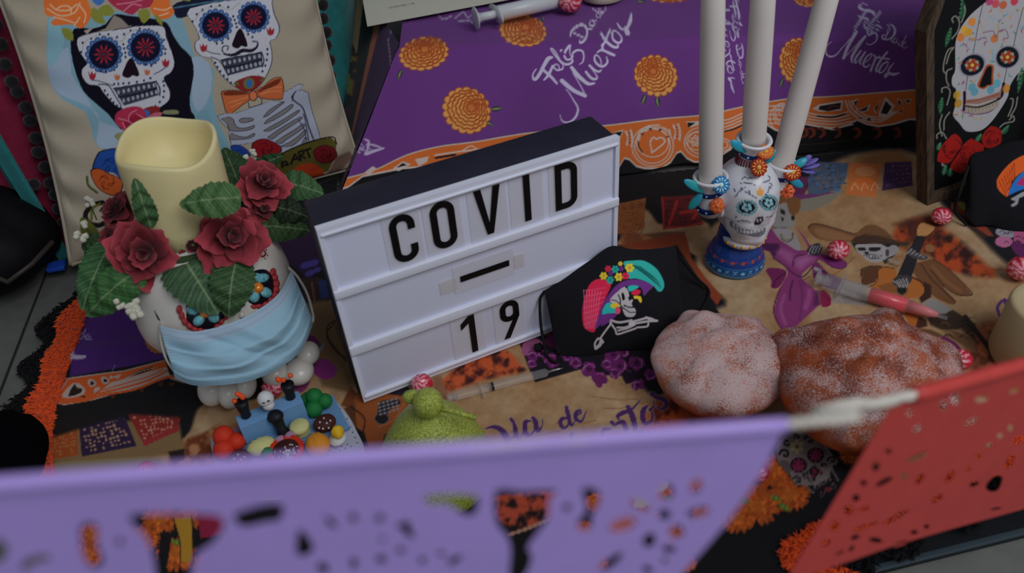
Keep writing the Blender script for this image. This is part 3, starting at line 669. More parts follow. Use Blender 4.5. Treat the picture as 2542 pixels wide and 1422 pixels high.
P.ell(*Zs.p(1170,1120), 9, 7, (96,34,40)); P.line(Zs((1230,780),(1300,880),(1340,960)), 4, (100,90,88)); P.line(Zs((790,1050),(860,1140),(930,1190)), 4, (96,86,84))
# ---- print between the miniature altar and the light box
Zp = Z(680, 560, 2.6346)
P.poly(Zp((190,750),(250,725),(300,770),(290,840),(230,870),(200,810)), (84,26,70), smooth=4); P.poly(Zp((250,920),(320,880),(380,900),(415,950),(390,1000),(330,1015),(270,980)), (112,36,100), smooth=4)
P.poly(Zp((130,1060),(180,1000),(240,960),(230,1050),(180,1100),(140,1090)), (106,42,84), smooth=3); P.line(Zp((300,790),(280,860),(250,930),(220,940)), 12, (60,56,60)); P.line(Zp((325,785),(270,880)), 7, (104,100,104)); P.line(Zp((400,640),(350,700),(360,760),(420,840),(490,880)), 3, (36,22,16))
P.poly(Zp((440,1180),(500,1060),(590,1140),(600,1170),(500,1200)), (96,50,26), 4); P.poly(Zp((460,1200),(600,1150),(685,1150),(685,1422),(600,1422),(520,1300)), (74,40,24), 4)
Zg = Z(940, 920, 7.11)
P.poly([(880,985),(960,960),(1015,985),(1015,1010),(985,1060),(955,1110),(930,1160),(900,1150),(885,1050)], (124,64,28), 3)
P.poly([(940,978),(1010,960),(1030,975),(1012,1005),(1000,985)], (24,18,26), 2); P.ell(948,1040,17,14,(20,17,20)); P.ring(948,1040,17,14,2,(84,80,84))
P.poly(Zg((0,600),(100,540),(360,530),(380,600),(200,700),(180,760),(0,830)), (24,22,24), 2, smooth=2)
for k in range(4):
    for j in range(5): P.ell(*Zg.p(10+j*75+k*10, 600+k*60-j*22), 4.2, 2.6, (112,106,108), rot=-25)
P.line(Zg((0,1000),(200,930),(330,800),(420,650),(480,560)), 2, (150,90,50)); P.poly([(955,1080),(1000,1070),(985,1170),(940,1170)], (22,15,14), 3)
P.line([(870,1010),(905,1040),(900,1080)], 4, (40,20,16)); P.poly([(880,1060),(905,1075),(915,1110),(900,1112)], (24,14,14), 3)
P.poly([(1075,940),(1095,935),(1120,1000),(1110,1010),(1080,990)], (120,82,56), 4)
# cloth sheet: gentle folds
dz = (fbm(CV[:, 0]*1000, CV[:, 1]*1000, 90, 3)-.5)*.003
fold = np.exp(-((gy-(865-.16*(gx-300)))/18.0)**2)*np.clip((470-gx)/120, 0, 1)*.004
CV[:, 2] += dz+fold+.0018
m_cloth = mat('printed_cotton', vcol=True, rough=.75, spec=.2, noise=.05, nscale=900, bump=.25, bscale=1400, sheen=.1)
Fq = grid(nu, nv); kf = keep[Fq].all(1); Fq = Fq[kf][:, ::-1]
used = np.zeros(len(CV), bool); used[Fq.ravel()] = True; idx = np.cumsum(used)-1
floor_cloth = tag(mesh('tablecloth', CV[used], idx[Fq], m_cloth, col=P.lin()[used]), 'printed festive cotton cloth spread over the floor under the display', 'tablecloth')

# fuzzy trims: orange lace then black fringe, along the left border and the front right border
def fringe(name, path, w0, w1, col, side, amp=.35, zlift=.002, seed=1, n=1400, hgt=.006):
    rs = np.random.RandomState(seed); V = []; F = []
    path = np.asarray(path, float); seg = np.linalg.norm(np.diff(path[:, :2], axis=0), axis=1); cs = np.r_[0, np.cumsum(seg)]
    for k in range(n):
        t = rs.rand()*cs[-1]; i = min(np.searchsorted(cs, t, side='right')-1, len(path)-2); f = (t-cs[i])/seg[i]
        c = path[i]*(1-f)+path[i+1]*f; d = nrm(path[i+1]-path[i]); nn = np.cross(d, UP)*side
        sc = 1+amp*math.sin(t/.011)
        o = w0+(w1*sc-w0)*rs.rand(); p = c+nn*o+UP*(zlift+rs.rand()*hgt)
        r = .0011+.0016*rs.rand(); a = rs.rand()*6.28; e = rs.randn()*.4
        u = np.array([math.cos(a), math.sin(a), e]); v = np.cross(nrm(u), nrm(rs.randn(3)))*.6
        b = len(V); V += [p-u*r*1.8, p+v*r, p+u*r*1.8, p-v*r, p+UP*r*.9]
        F += [(b, b+1, b+4), (b+1, b+2, b+4), (b+2, b+3, b+4), (b+3, b, b+4)]
    return V, F
def pxpath(pts, z=0., n=6): return np.array([G(x, y, z) for x, y in spl(pts, n)])
m_or = mat('orange_yarn', (190, 66, 18), rough=.8, noise=.35, nscale=700, sheen=.2); m_bk = mat('black_yarn', (15, 14, 16), rough=.95)
lp = pxpath([(300,690),(215,758),(190,800),(165,870),(140,940),(118,1005),(105,1075),(100,1145),(112,1215),(130,1310)])
rp = pxpath([(2140,1500),(1960,1395),(2060,1322),(2240,1235),(2420,1160),(2700,1050)])
def band(path, w0, w1, side, z, zig=.22, per=.019):
    V = []; F = []; path = np.array(spl(path, 4)); T = np.gradient(path, axis=0); s = np.r_[0, np.cumsum(np.linalg.norm(np.diff(path, axis=0), axis=1))]
    for i in range(len(path)):
        nn = np.cross(nrm(T[i]), UP)*side; tri = abs(((s[i]/per) % 1)*2-1)
        V += [path[i]+nn*w0+UP*z, path[i]+nn*(w1*(1-zig*tri)-(w1-w0)*.0)+UP*(z+.001)]
    for i in range(len(path)-1): F.append((2*i, 2*i+1, 2*i+3, 2*i+2))
    return V, F
tr = mesh('orange_trim', *join(band(lp, -.012, .017, 1, .0035), band(rp, -.008, .014, 1, .0035), fringe('f', lp, -.012, .017, 0, 1, .2, .003, 1, 6200, .005), fringe('f', rp, -.010, .016, 0, 1, .2, .003, 2, 5200, .005)), m_or, floor_cloth); tr['label'] = 'orange lace trim'; tr['kind'] = 'stuff'
tb = mesh('black_fringe', *join(band(lp, .013, .034, 1, -.002, .35, .03), band(rp, .012, .04, 1, .0, .3, .03), fringe('f', lp, .015, .040, 0, 1, .25, -.004, 3, 6200, .006), fringe('f', rp, .012, .042, 0, 1, .2, .0, 4, 3500, .005)), m_bk, floor_cloth); tb['label'] = 'black fringe'; tb['kind'] = 'stuff'
# ================================================================ draped step at the back
def lerp(a, b, t): return a*(1-t)+b*t
h_st = .155
eL, eR = G(990, 112, h_st), G(2100, 78, h_st); bL, bR = G(838, 505, .004), G(2270, 352, .004)
su = np.linspace(0, 1.42, 720); fv = np.linspace(0, 1, 190); tv = np.linspace(0, 1, 50)[1:]
rows = []
for t in fv:                                             # front face
    e = np.outer(1-su, eL)+np.outer(su, eR); b = np.outer(1-su, bL)+np.outer(su, bR)
    tt = t; R = b*(1-tt)+e*tt
    bow = math.sin(math.pi*t); R[:, 1] += -.004*bow+.010*np.sin(su*23+1)*(1-t)**1.2*.6+.004*np.sin(su*41+2)*(1-t)
    if t > .9: R[:, 2] -= ((t-.9)/.1)**2*.004; R[:, 1] += ((t-.9)/.1)**2*.004
    rows.append(R)
for t in tv:
    R = rows[len(fv)-1].copy(); R[:, 1] += t*.34; R[:, 2] += .001*np.sin(su*30+t*9); rows.append(R)
SV = np.vstack(rows); nU = len(su); nV = len(rows)
Q = Print(proj(SV), (96, 50, 114))
Q.C *= (1+.06*(fbm(Q.x, Q.y, 120)-.5))[:, None]; PURP = (92, 46, 108)
LT = (176, 166, 190)
# marigolds
marigold(Q, 1052, 133, 60, 40, -12, [(992,185,110,13)], 1); marigold(Q, 1298, 76, 57, 38, 10, [(1315,42,60,8),(1345,48,-30,9)], 2)
marigold(Q, 1158, 274, 60, 54, 40, [(1232,270,-5,15),(1212,305,30,14)], 3); marigold(Q, 1628, 188, 48, 54, -60, [(1598,247,110,14),(1632,252,80,15)], 4)
marigold(Q, 1980, 152, 44, 56, 0, [(1940,205,110,12),(1966,208,95,12)], 5); marigold(Q, 2010, -6, 40, 22, 0, [], 6); marigold(Q, 1660, -18, 60, 24, 0, [(1590,4,170,10)], 7)
# lettering copies
Zr = Z(2040, 0, 6.183); A0 = np.array([[1/6.183, 0, 2040], [0, 1/6.183, 0]])
lettering(Q, A0, LT)
Zq = Z(1300, 0, 4.587)
src = [(580,110),(335,890),(1185,1120)]
dst = Zq((130,900),(700,1090),(1225,160))
lettering(Q, affine(src, dst), (182,172,194), 1.0)
Zb2 = Z(1642, 0, 2.8244)
lettering(Q, affine(src, Zb2((520,-30),(400,100),(510,650))), LT, .95)
lettering(Q, affine(src, [(760,400),(740,330),(950,368)]), (160,146,170), .9, use=(25,26,27,28))
Q.line([(905,345),(915,352),(912,372),(908,382),(925,376),(952,368)], [3,6,5,8,8,5], (166,154,178))
for q in (((1085,32),(1100,48),(1120,40)), ((1130,45),(1150,30),(1160,42),(1175,36)), ((1135,55),(1160,50),(1185,62))): Q.line(q, 3.4, (150,138,160))
Q.line([(978,68),(962,92),(966,130),(970,165)], [4,4,3,2], (120,108,134))
# lace border: orange on white outline, scalloped, over black
TOPL = spl([(800,452),(860,440),(930,420),(1010,383),(1090,362),(1180,350),(1300,330),(1420,318),(1520,308),(1640,293),(1750,283),(1850,262),(1960,243),(2060,238),(2160,230),(2280,220),(2420,200),(2800,150)], 8)
def topy(x): return np.interp(x, TOPL[:, 0], TOPL[:, 1])
BOT = [(800,475),(860,470),(900,440),(1000,420),(1300,400),(1450,400),(1525,430),(1532,425),(1550,395),(1562,398),(1580,415),(1600,420),(1640,421),(1665,405),(1680,382),(1690,378),(1705,395),(1725,405),(1745,403),(1790,388),(1815,372),(1830,350),(1880,318),(1900,310),(1925,325),(1945,330),(1960,320),(2000,310),(2070,324),(2110,310),(2128,300),(2150,310),(2180,316),(2220,310),(2260,298),(2280,300),(2420,280),(2800,230)]
blk = [tuple(p) for p in TOPL]+[(2800,700),(760,700)]
Q.poly(blk, (17,15,17), 2)
lc = [tuple(p) for p in TOPL]+BOT[::-1]
Q.poly(lc, (180,164,154), 2, smooth=0)
inner = [(x, topy(x)+3.5) for x in np.arange(800, 2800, 15)]+[(x, y-5) for x, y in BOT[::-1]]
Q.poly(inner, (188,94,40), 2)
Zn = Z(1520, 220, 3.301); WHT = (182,166,156); KK = (20,18,22)
def rings(cx, cy, rx, ry, ks, w=2.6, col=WHT, rot=0):
    for k in ks: Q.ring(*Zn.p(cx, cy), rx*k/3.301, ry*k/3.301, w, col, rot)
rings(330,470,170,165,(1,.86)); rings(330,440,110,100,(1.2,)); 
Q.poly(Zn((215,450),(205,380),(230,340),(260,320),(300,335),(330,300),(400,300),(440,340),(470,330),(490,400),(450,330),(380,290),(290,300),(240,350)), WHT)
for k in range(9):
    a = 3.5+k*.33; Q.poly(Zn((340+130*math.cos(a)-14, 440+128*math.sin(a)+8),(340+130*math.cos(a)+14, 440+128*math.sin(a)+8),(340+112*math.cos(a), 440+112*math.sin(a)+14)), KK if k % 2 else WHT)
Q.line(Zn((325,520),(312,440),(335,400),(365,415),(390,400),(425,415),(420,450),(325,525)), 4, WHT)
Q.line(Zn((215,440),(220,480),(245,520)), 3, KK)
rings(720,440,130,120,(1,.78)); rings(690,430,70,60,(1.2,))
for k in range(18):
    a = k*2.4; r = 7*math.sqrt(k+1)*1.6; Q.ell(*Zn.p(685+r*math.cos(a), 430+r*math.sin(a)), 2.4, 3.4, WHT, rot=k*40)
rings(910,460,60,50,(1,.6)); Q.poly(Zn((600,270),(740,265),(730,290),(640,320)), WHT); Q.poly(Zn((612,278),(680,280),(625,318)), KK)
Q.poly(Zn((0,360),(90,335),(70,400),(20,380)), WHT); Q.poly(Zn((0,365),(78,350),(68,388)), KK)
for (x0, y0) in ((110,350),(500,300)):
    Q.line(Zn((x0,y0),(x0+20,y0+50),(x0+10,y0+110)), 5, WHT); Q.line(Zn((x0+40,y0-10),(x0+55,y0+60),(x0+50,y0+120)), 5, WHT)
    for k in range(4): Q.ell(*Zn.p(x0+28, y0+18+k*24), 2.4, 2.4, (130,60,30))
for k in range(4): Q.line(Zn((880,260+k*32),(960,250+k*26),(1090,190+k*28)), 3, WHT)
Q.line(Zn((920,350),(1000,330),(1080,290)), 3.4, KK)
for k in range(5): Q.line(Zn((1240,150+k*34),(1330,140+k*36),(1420,150+k*36)), 3, WHT)
rings(1390,210,70,90,(1,.75)); rings(1390,240,100,110,(1,))
for k in range(22): Q.ell(*Zn.p(1340+rs.rand()*110, 140+rs.rand()*140), 2.2, 2.4, WHT, rot=k*30)
Q.poly(Zn((1690,130),(1890,95),(1880,180),(1700,190),(1640,165)), WHT); Q.poly(Zn((1700,142),(1875,115),(1868,165),(1770,185),(1690,172)), (34,24,26)); Q.line(Zn((1770,165),(1810,140),(1850,150)), 3, (96,48,38))
for k in range(5): Q.line(Zn((1560+k*8,190+k*26),(1700,215+k*24),(1840,215+k*26),(1930+k*10,190+k*26)), 3.2, WHT)
Q.line(Zn((1680,225),(1800,235),(1905,208)), 3.6, KK)
for k in range(3): Q.line(Zn((1910+k*24,100),(1950+k*30,190-k*10),(2060+k*20,260-k*16),(2200,268-k*20),(2330-k*20,190)), 4, WHT)
for q in (((1980,110),(2010,95),(1990,150),(2000,165)),((2010,185),(2100,140),(2080,180)),((2150,160),(2190,110),(2160,190)),((2200,200),(2240,100),(2290,150),(2250,210)),((2340,90),(2370,110),(2350,150)),((2400,95),(2440,90),(2430,120)),((2350,190),(2380,165),(2370,200)),((2080,260),(2110,230),(2120,265)),((2010,235),(2050,235),(2040,250))):
    q2 = np.array(q, float); c = q2.mean(0); Q.poly(Zn(c+(q2-c)*1.55), WHT); Q.poly(Zn(q2), (46,30,28))
Q.line(Zn((2150,60),(2180,160),(2160,290)), 3, (188,94,40)); Q.line(Zn((2300,60),(2330,130),(2420,210)), 3, (188,94,40))
for x in (1560,1620,1700,1830,1990,2160,2320):                       # rust curls under the lace
    Q.line(Zn((x-20,330),(x+20,330),(x+34,370),(x,400)), [3,8,9,5], (100,42,28))
Q.line(Zn((1540,460),(1800,440),(2100,390)), 2, (52,34,26)); 
# lace left of the light box
Q.poly([(905,428),(925,412),(935,418),(915,436)], WHT); Q.poly([(975,418),(1000,400),(1020,408),(990,425)], WHT); Q.poly([(985,416),(1000,404),(1010,410)], KK)
Q.poly([(1030,395),(1065,388),(1060,402),(1040,412)], WHT); Q.line([(1080,385),(1150,375),(1200,370)], 4, WHT); Q.line([(1082,392),(1130,384)], 5, KK)
Q.line([(1150,372),(1170,362),(1185,372)], 3, WHT)
Q.poly([(840,470),(862,462),(866,472),(845,482)], WHT)
m_st = m_cloth
st = tag(mesh('step_drape', SV, grid(nU, nV), m_st, col=Q.lin()), 'purple printed cloth with orange lace border draped over the back step', 'tablecloth')
# side flap of the same cloth
uu = np.linspace(0, 1, 50); vvv = np.linspace(0, 1, 120); FVt = []
for v in vvv:
    inn = lerp(eL+np.array([0, .006, 0]), bL+np.array([-.002, .012, 0]), v); 
    out = lerp(G(862, -90, h_st-.012), D(850, 440, 1.235), v)
    for u in uu: 
        p = lerp(inn, out, u); p = p+np.array([0, .012*math.sin(u*9), 0])*(1-u)*u*2; FVt.append(p)
FVt = np.array(FVt); S2 = Print(proj(FVt), (56, 26, 66)); 
uv = np.tile(uu, 120); tt = np.repeat(vvv, 50)
S2.C[:] = (60, 28, 72)
S2.C[(uv > .28)] = (160, 90, 60); S2.C[uv > .36] = (20, 17, 20); S2.C[uv > .6] = (176, 140, 98)
fl_ = fbm(S2.x, S2.y, 16)
mk = (uv > .55) & (tt > .35); S2.C[mk] = np.where((fl_[mk] > .52)[:, None], (130, 52, 24), (34, 20, 24))
mk = (uv > .6) & (tt > .38) & (tt < .62) & (fl_ > .56); S2.C[mk] = (150, 128, 40)
mk = (uv > .5) & (tt > .62) & (fl_ > .5); S2.C[mk] = (110, 36, 70)
S2.line([(978,68),(964,92),(967,130),(970,165)], [3,3,3,2], (140,128,150))
fo = mesh('side_flap', FVt, grid(50, 120), m_st, st, col=S2.lin())
# black display board under the front edge of the cloth
bq = [G(1300, 1640, -.003), G(2173, 1421, -.003), G(2542, 1329, -.003), G(3000, 1213, -.003), G(2950, 1060, -.003), G(1500, 1330, -.003)]
c0 = bq[0]; V, F = prism([[(float(p[0]-c0[0]), float(p[1]-c0[1])) for p in bq]], (np.array([c0[0], c0[1], -.0100]), [1, 0, 0], [0, 1, 0], UP), .0062)
brd = tag(mesh('display_board', V, F, mat('black_board', (16, 17, 20), rough=.5), smooth=False), 'flat black board showing below the red banner along the front of the cloth', 'board')
e0, e1 = G(1300, 1640, -.003), G(3000, 1213, -.003); mesh('edge_strip', *boxm(e0-UP*.0062, e1-e0, nrm(np.cross(UP, e1-e0))*.006, UP*.0078, .0008), mat('slate_edge', (44, 54, 60), rough=.4), brd)
# ================================================================ beige pillow with the printed skeleton couple
def yplane(px, py, y):
    v = ray(px, py); return EYE+v*(y/v[1])
pBL, pBR = G(178, 648, .012), G(884, 408, .012)
pr = nrm(pBR-pBL); pbk = np.array([-pr[1], pr[0], 0]); lean = .33
pup = nrm(UP*math.cos(lean)+pbk*math.sin(lean)); pn = np.cross(pr, pup)      # pn faces the viewer
if np.dot(pn, EYE-pBL) < 0: pn = -pn
def edge_up(P0, dx, hgt):
    p0 = proj(P0)[0]; lo, hi = 10, 1600
    for _ in range(40):
        m = (lo+hi)/2; q = onplane(p0[0]-dx*m, p0[1]-m, pBL, pn)
        if np.linalg.norm(q-P0) < hgt: lo = m
        else: hi = m
    return q
pTL = edge_up(pBL, .300, .41); pTR = edge_up(pBR, .215, .41)
NU = 360; s = np.linspace(0, 1, NU); S, T_ = np.meshgrid(s, s); S = S.ravel(); T_ = T_.ravel()
def pillow_surf(S, T, sign, thick=.062):
    a = (4*S*(1-S)).clip(0, 1); b = (4*T*(1-T)).clip(0, 1)
    ss = S+(.5-S)*.07*b*np.abs(2*S-1)**2; tt = T+(.5-T)*.05*a*np.abs(2*T-1)**2
    p = (pBL*(1-ss)[:, None]+pBR*ss[:, None])*(1-tt)[:, None]+(pTL*(1-ss)[:, None]+pTR*ss[:, None])*tt[:, None]
    bul = (a*b)**.42*thick
    ed = np.minimum(S, 1-S); wr = np.exp(-ed/.09)*(np.sin(T*52+4*np.sin(S*9))*.5+np.sin(T*31+5+6*S)*.5)*.0095
    ed2 = np.minimum(T, 1-T); wr = wr+np.exp(-ed2/.10)*np.sin(S*40+2)*.003
    return p+pn*(sign*(bul+wr*np.clip(a*b*14, 0, 1)))[:, None]
FV = pillow_surf(S, T_, 1)+pn*.02
sb = np.linspace(0, 1, 40); Sb, Tb = np.meshgrid(sb, sb); BV = pillow_surf(Sb.ravel(), Tb.ravel(), -1, .05)+pn*.02
R = Print(proj(FV), (158, 150, 132))
R.C[:] = np.array((150, 140, 122))+18*(fbm(R.x, R.y, 200)-.5)[:, None]
Zw = Z(0, 0, 2.8244); Zx = Z(180, 40, 3.95)
LB1, LB2, NAV, WHI = (112, 146, 158), (140, 156, 172), (14, 12, 24), (172, 172, 178)
# veil
R.poly(Zw((340,120),(420,150),(700,60),(1060,120),(1230,60),(1330,280),(1380,420),(1500,480),(1490,640),(1530,860),(1620,1040),(1500,1060),(900,1060),(690,1030),(640,900),(590,780),(440,700),(350,570),(325,360)), LB1, smooth=2)
R.poly(Zw((480,330),(500,520),(620,700),(700,850),(880,920),(900,1060),(700,1030),(680,950),(690,800),(560,720),(420,660),(350,560),(340,430)), LB2, smooth=2)
R.poly(Zw((1350,400),(1470,450),(1480,640),(1400,780),(1350,700)), LB2, smooth=2); R.poly(Zw((1370,820),(1450,760),(1500,900),(1600,1040),(1500,1060),(1400,900)), (104,140,154), smooth=2)
R.poly(Zw((345,130),(420,180),(450,290),(400,430),(330,440)), (120,158,168), smooth=2)
# hair and face of the lady
R.poly(Zw((520,200),(640,200),(740,170),(800,100),(900,110),(1060,130),(1170,160),(1210,240),(1270,330),(1340,400),(1358,520),(1330,680),(1340,780),(1370,830),(1250,860),(900,870),(850,910),(760,800),(620,680),(560,590),(510,430),(495,300)), NAV, smooth=2)
R.poly(Zw((640,235),(740,200),(800,105),(850,130),(900,180),(950,180),(640,240)), (128,116,106)); R.poly(Zw((585,215),(660,190),(610,240)), (150,140,130))
skull_l = [(545,330),(545,270),(600,245),(700,225),(850,205),(960,185),(1100,180),(1150,195),(1165,260),(1190,330),(1215,400),(1220,460),(1195,510),(1150,540),(1165,590),(1190,640),(1185,700),(1140,740),(1100,760),(1000,770),(880,765),(820,745),(770,700),(720,640),(690,600),(620,590),(580,540),(575,490),(600,460),(610,440),(570,380)]
R.poly(Zw(skull_l), WHI, smooth=3)
skull_r = [(1310,95),(1330,60),(1500,20),(1700,-10),(1890,-20),(1905,30),(1920,100),(1950,170),(1955,220),(1930,270),(1890,290),(1900,340),(1905,420),(1880,500),(1840,570),(1780,625),(1720,635),(1640,600),(1560,530),(1510,460),(1480,410),(1410,390),(1370,340),(1375,290),(1400,270),(1370,190)]
R.poly(Zw([(x+(x-1640)*.018, y+(y-300)*.02) for x, y in skull_r]), (40, 44, 62), smooth=3); R.poly(Zw(skull_r), WHI, smooth=3)
R.poly(Zw((1215,60),(1240,20),(1500,-60),(2000,-120),(2000,-30),(1900,-15),(1700,-5),(1500,18),(1330,62),(1310,115),(1240,125)), (22, 24, 44), smooth=2); R.line(Zw((1220,55),(1500,10),(1800,-30)), 4, (60,100,120))
def eye(cx, cy, r, Zq=Zw):
    for k in range(16):
        a = 2*math.pi*k/16; R.ell(*Zq.p(cx+r*1.0*math.cos(a), cy+r*.98*math.sin(a)), r*.19/2.8244, r*.19/2.8244, (44, 74, 124)); R.ell(*Zq.p(cx+r*1.02*math.cos(a), cy+r*1.0*math.sin(a)), r*.08/2.8244, r*.08/2.8244, (90, 120, 156))
    R.ell(*Zq.p(cx, cy), r*.92/2.8244, r*.9/2.8244, (16, 16, 40))
    for k in range(10):
        a = 2*math.pi*k/10; R.line(Zq((cx+r*.14*math.cos(a), cy+r*.14*math.sin(a)),(cx+r*.4*math.cos(a), cy+r*.4*math.sin(a)),(cx+r*.56*math.cos(a), cy+r*.55*math.sin(a))), [2, 5.5, 4.5], (138, 34, 44), smooth=0)
    R.ell(*Zq.p(cx, cy), 1.8, 1.8, (110, 90, 80))
eye(728, 382, 112); eye(1020, 332, 112); eye(1512, 178, 102); eye(1778, 120, 98)
def nose(c, w, h, sl=0):
    x, y = c; R.poly(Zw((x-w*.1, y-h*.5),(x+w*.16, y-h*.5),(x+w*.5, y+h*.2),(x+w*.45, y+h*.42),(x+w*.12, y+h*.36),(x-w*.12, y+h*.5),(x-w*.5, y+h*.36),(x-w*.36, y-h*.05)), (24, 12, 24), smooth=3)
nose((915, 482), 115, 130); nose((1680, 275), 105, 130)
def teeth(p, rows=2, n=8):
    p = np.array(p, float); R.poly(Zw(p), (52, 56, 70), 2)
    for r in range(rows):
        for k in range(n):
            u = (k+.5)/n; v = (r+.5)/rows; top = p[0]*(1-u)+p[1]*u; bo = p[3]*(1-u)+p[2]*u; c = top*(1-v)+bo*v
            R.ell(*Zw.p(c[0], c[1]), 5.2, 7.2, (26, 28, 42), rot=-12); R.ell(*Zw.p(c[0], c[1]), 3.8, 5.6, (138, 140, 148), rot=-12)
    m1 = (p[0]+p[3])/2; m2 = (p[1]+p[2])/2; R.line(Zw(m1, (m1+m2)/2+np.array([0, 8]), m2), 3, (16, 16, 30)); R.line(Zw(*p[:2]), 2, (20, 20, 34), smooth=0)
teeth([(795,620),(1090,570),(1120,665),(870,740)]); teeth([(1545,420),(1835,365),(1840,465),(1600,530)])
R.poly(Zw((1090,570),(1110,540),(1150,560),(1140,660),(1115,670)), WHI, 2); R.line(Zw((1095,570),(1120,620),(1120,670)), 3, (30, 32, 48)); R.line(Zw((690,590),(760,600),(800,660),(850,740)), 2.6, (40, 42, 58)); R.line(Zw((640,560),(700,570),(790,600)), 2, (40,42,58))
R.line(Zw((1180,460),(1120,500),(1080,520)), 2, (40,42,58)); R.line(Zw((1480,400),(1540,430),(1600,530)), 2.4, (40,42,58)); R.line(Zw((1440,350),(1480,370),(1545,380)), 2, (40,42,58)); R.line(Zw((1835,370),(1850,420),(1840,470)), 3, (36,38,54))
def tulip(x, y, c=(140, 38, 48), s=1):
    R.poly(Zw((x-26*s,y-26*s),(x-12*s,y-6*s),(x-2*s,y-32*s),(x+10*s,y-8*s),(x+26*s,y-22*s),(x+24*s,y+14*s),(x+6*s,y+28*s),(x-16*s,y+22*s)), c, smooth=2)
tulip(645,530); tulip(1160,440); tulip(820,540,(170,92,60),.8); tulip(1030,505,(170,92,60),.8); tulip(1425,335); tulip(1895,220)
for q in (((735,635),(755,665),(775,695),(795,718),(820,740),(845,755)), ((1145,570),(1150,600),(1150,640),(1145,680),(1120,715),(1090,745)), ((1510,440),(1525,470),(1545,500),(1570,530),(1595,555),(1620,580)), ((1875,345),(1875,380),(1870,420),(1860,460),(1840,500),(1820,540)),
          ((800,590),(830,588),(865,585),(905,582),(960,575),(1010,565),(1055,548)), ((865,310),(870,340),(878,370),(880,400)), ((1635,115),(1645,140),(1655,165),(1660,190)), ((1160,345),(1158,375),(745,505),(705,500)), ((570,365),(580,300),(640,270),(700,240),(760,240),(820,260)), ((870,240),(915,215),(980,200),(1045,205),(1100,230),(1150,280)), ((1350,150),(1380,100),(1420,70),(1480,45),(1540,38),(1600,50)),
          ((1600,270),(1560,300),(1520,305),(1740,240),(1770,260)), ((1020,450),(1060,460),(1090,440),(760,450),(800,490))):
    for x, y in q: R.ell(*Zw.p(x, y), 2.6, 3.2, (34, 40, 66))
R.line(Zw((580,360),(590,300),(680,250),(780,260),(850,290),(900,230),(1000,205),(1100,230),(1150,290)), 1.4, (120,122,90), op=.8)
R.line(Zw((1370,140),(1420,70),(1540,45),(1610,70),(1680,20)), 1.4, (120,122,90), op=.8)
R.line(Zw((1590,385),(1560,360),(1565,325),(1600,325),(1595,350)), 2.6, (34,30,44)); R.line(Zw((1570,380),(1640,385),(1700,355),(1760,355),(1800,330),(1805,295),(1770,290)), [3,8,9,8,5,3,3], (30,26,38))
# jewels at the chins, rose, bow tie, collar bones
R.poly(Zw((1640,580),(1700,550),(1760,530),(1850,540),(1830,590),(1760,640),(1680,630)), (120, 34, 34), smooth=2); R.ell(*Zw.p(1745,585), 14, 14, (96,100,50)); R.ell(*Zw.p(1748,585), 8, 10, (52,92,150)); R.poly(Zw((1630,590),(1665,570),(1680,600)), (84,90,40)); R.poly(Zw((1820,560),(1860,540),(1840,580)), (84,90,40))
R.poly(Zw((1000,770),(1060,745),(1120,750),(1110,790),(1040,800)), (120,34,34), smooth=2); R.ell(*Zw.p(1025,800), 9, 11, (52,92,150)); 
R.poly(Zw((810,800),(870,760),(950,745),(1010,770),(1030,860),(1000,930),(900,940),(850,900),(810,860)), (158, 42, 66), smooth=3); R.poly(Zw((870,860),(960,800),(1020,850),(1010,920),(900,930)), (134,26,48), smooth=2)
for q in (((830,830),(900,850),(960,890),(1000,900)),((900,850),(910,800),(960,770)),((860,860),(880,900),(910,930)),((960,800),(1010,830))): R.line(Zw(q), 2.2, (190,120,140))
R.poly(Zw((1030,830),(1080,790),(1140,790),(1110,830),(1060,860)), (170,84,106), smooth=2); R.poly(Zw((1150,775),(1240,770),(1250,800),(1150,800)), (116,118,84), smooth=2); R.poly(Zw((800,960),(830,930),(890,935),(900,970),(850,990)), (124,124,86), smooth=2)
BO = (178, 92, 52)
for q in (((1555,660),(1570,640),(1650,635),(1750,655),(1760,690),(1690,740),(1620,795),(1590,790),(1570,720)), ((1790,640),(1860,600),(1900,560),(1965,545),(1985,600),(1985,670),(1960,695),(1830,685))):
    q = np.array(q, float); c = q.mean(0); R.poly(Zw(c+(q-c)*1.07), (46, 30, 28), smooth=2); R.poly(Zw(q), BO, smooth=2)
R.poly(Zw((1570,645),(1650,637),(1740,655),(1690,665),(1580,670)), (104,42,26), smooth=2); R.poly(Zw((1800,645),(1900,575),(1965,550),(1950,590),(1850,635)), (104,42,26), smooth=2)
for q in (((1600,720),(1680,700),(1740,680)),((1620,750),(1700,715)),((1830,660),(1900,640),(1970,640)),((1840,640),(1920,615),(1975,610))): R.line(Zw(q), 1.6, (206,130,90))
R.ell(*Zw.p(1775,672), 11, 13, (46,30,28)); R.ell(*Zw.p(1775,672), 9, 11, (190,104,66))
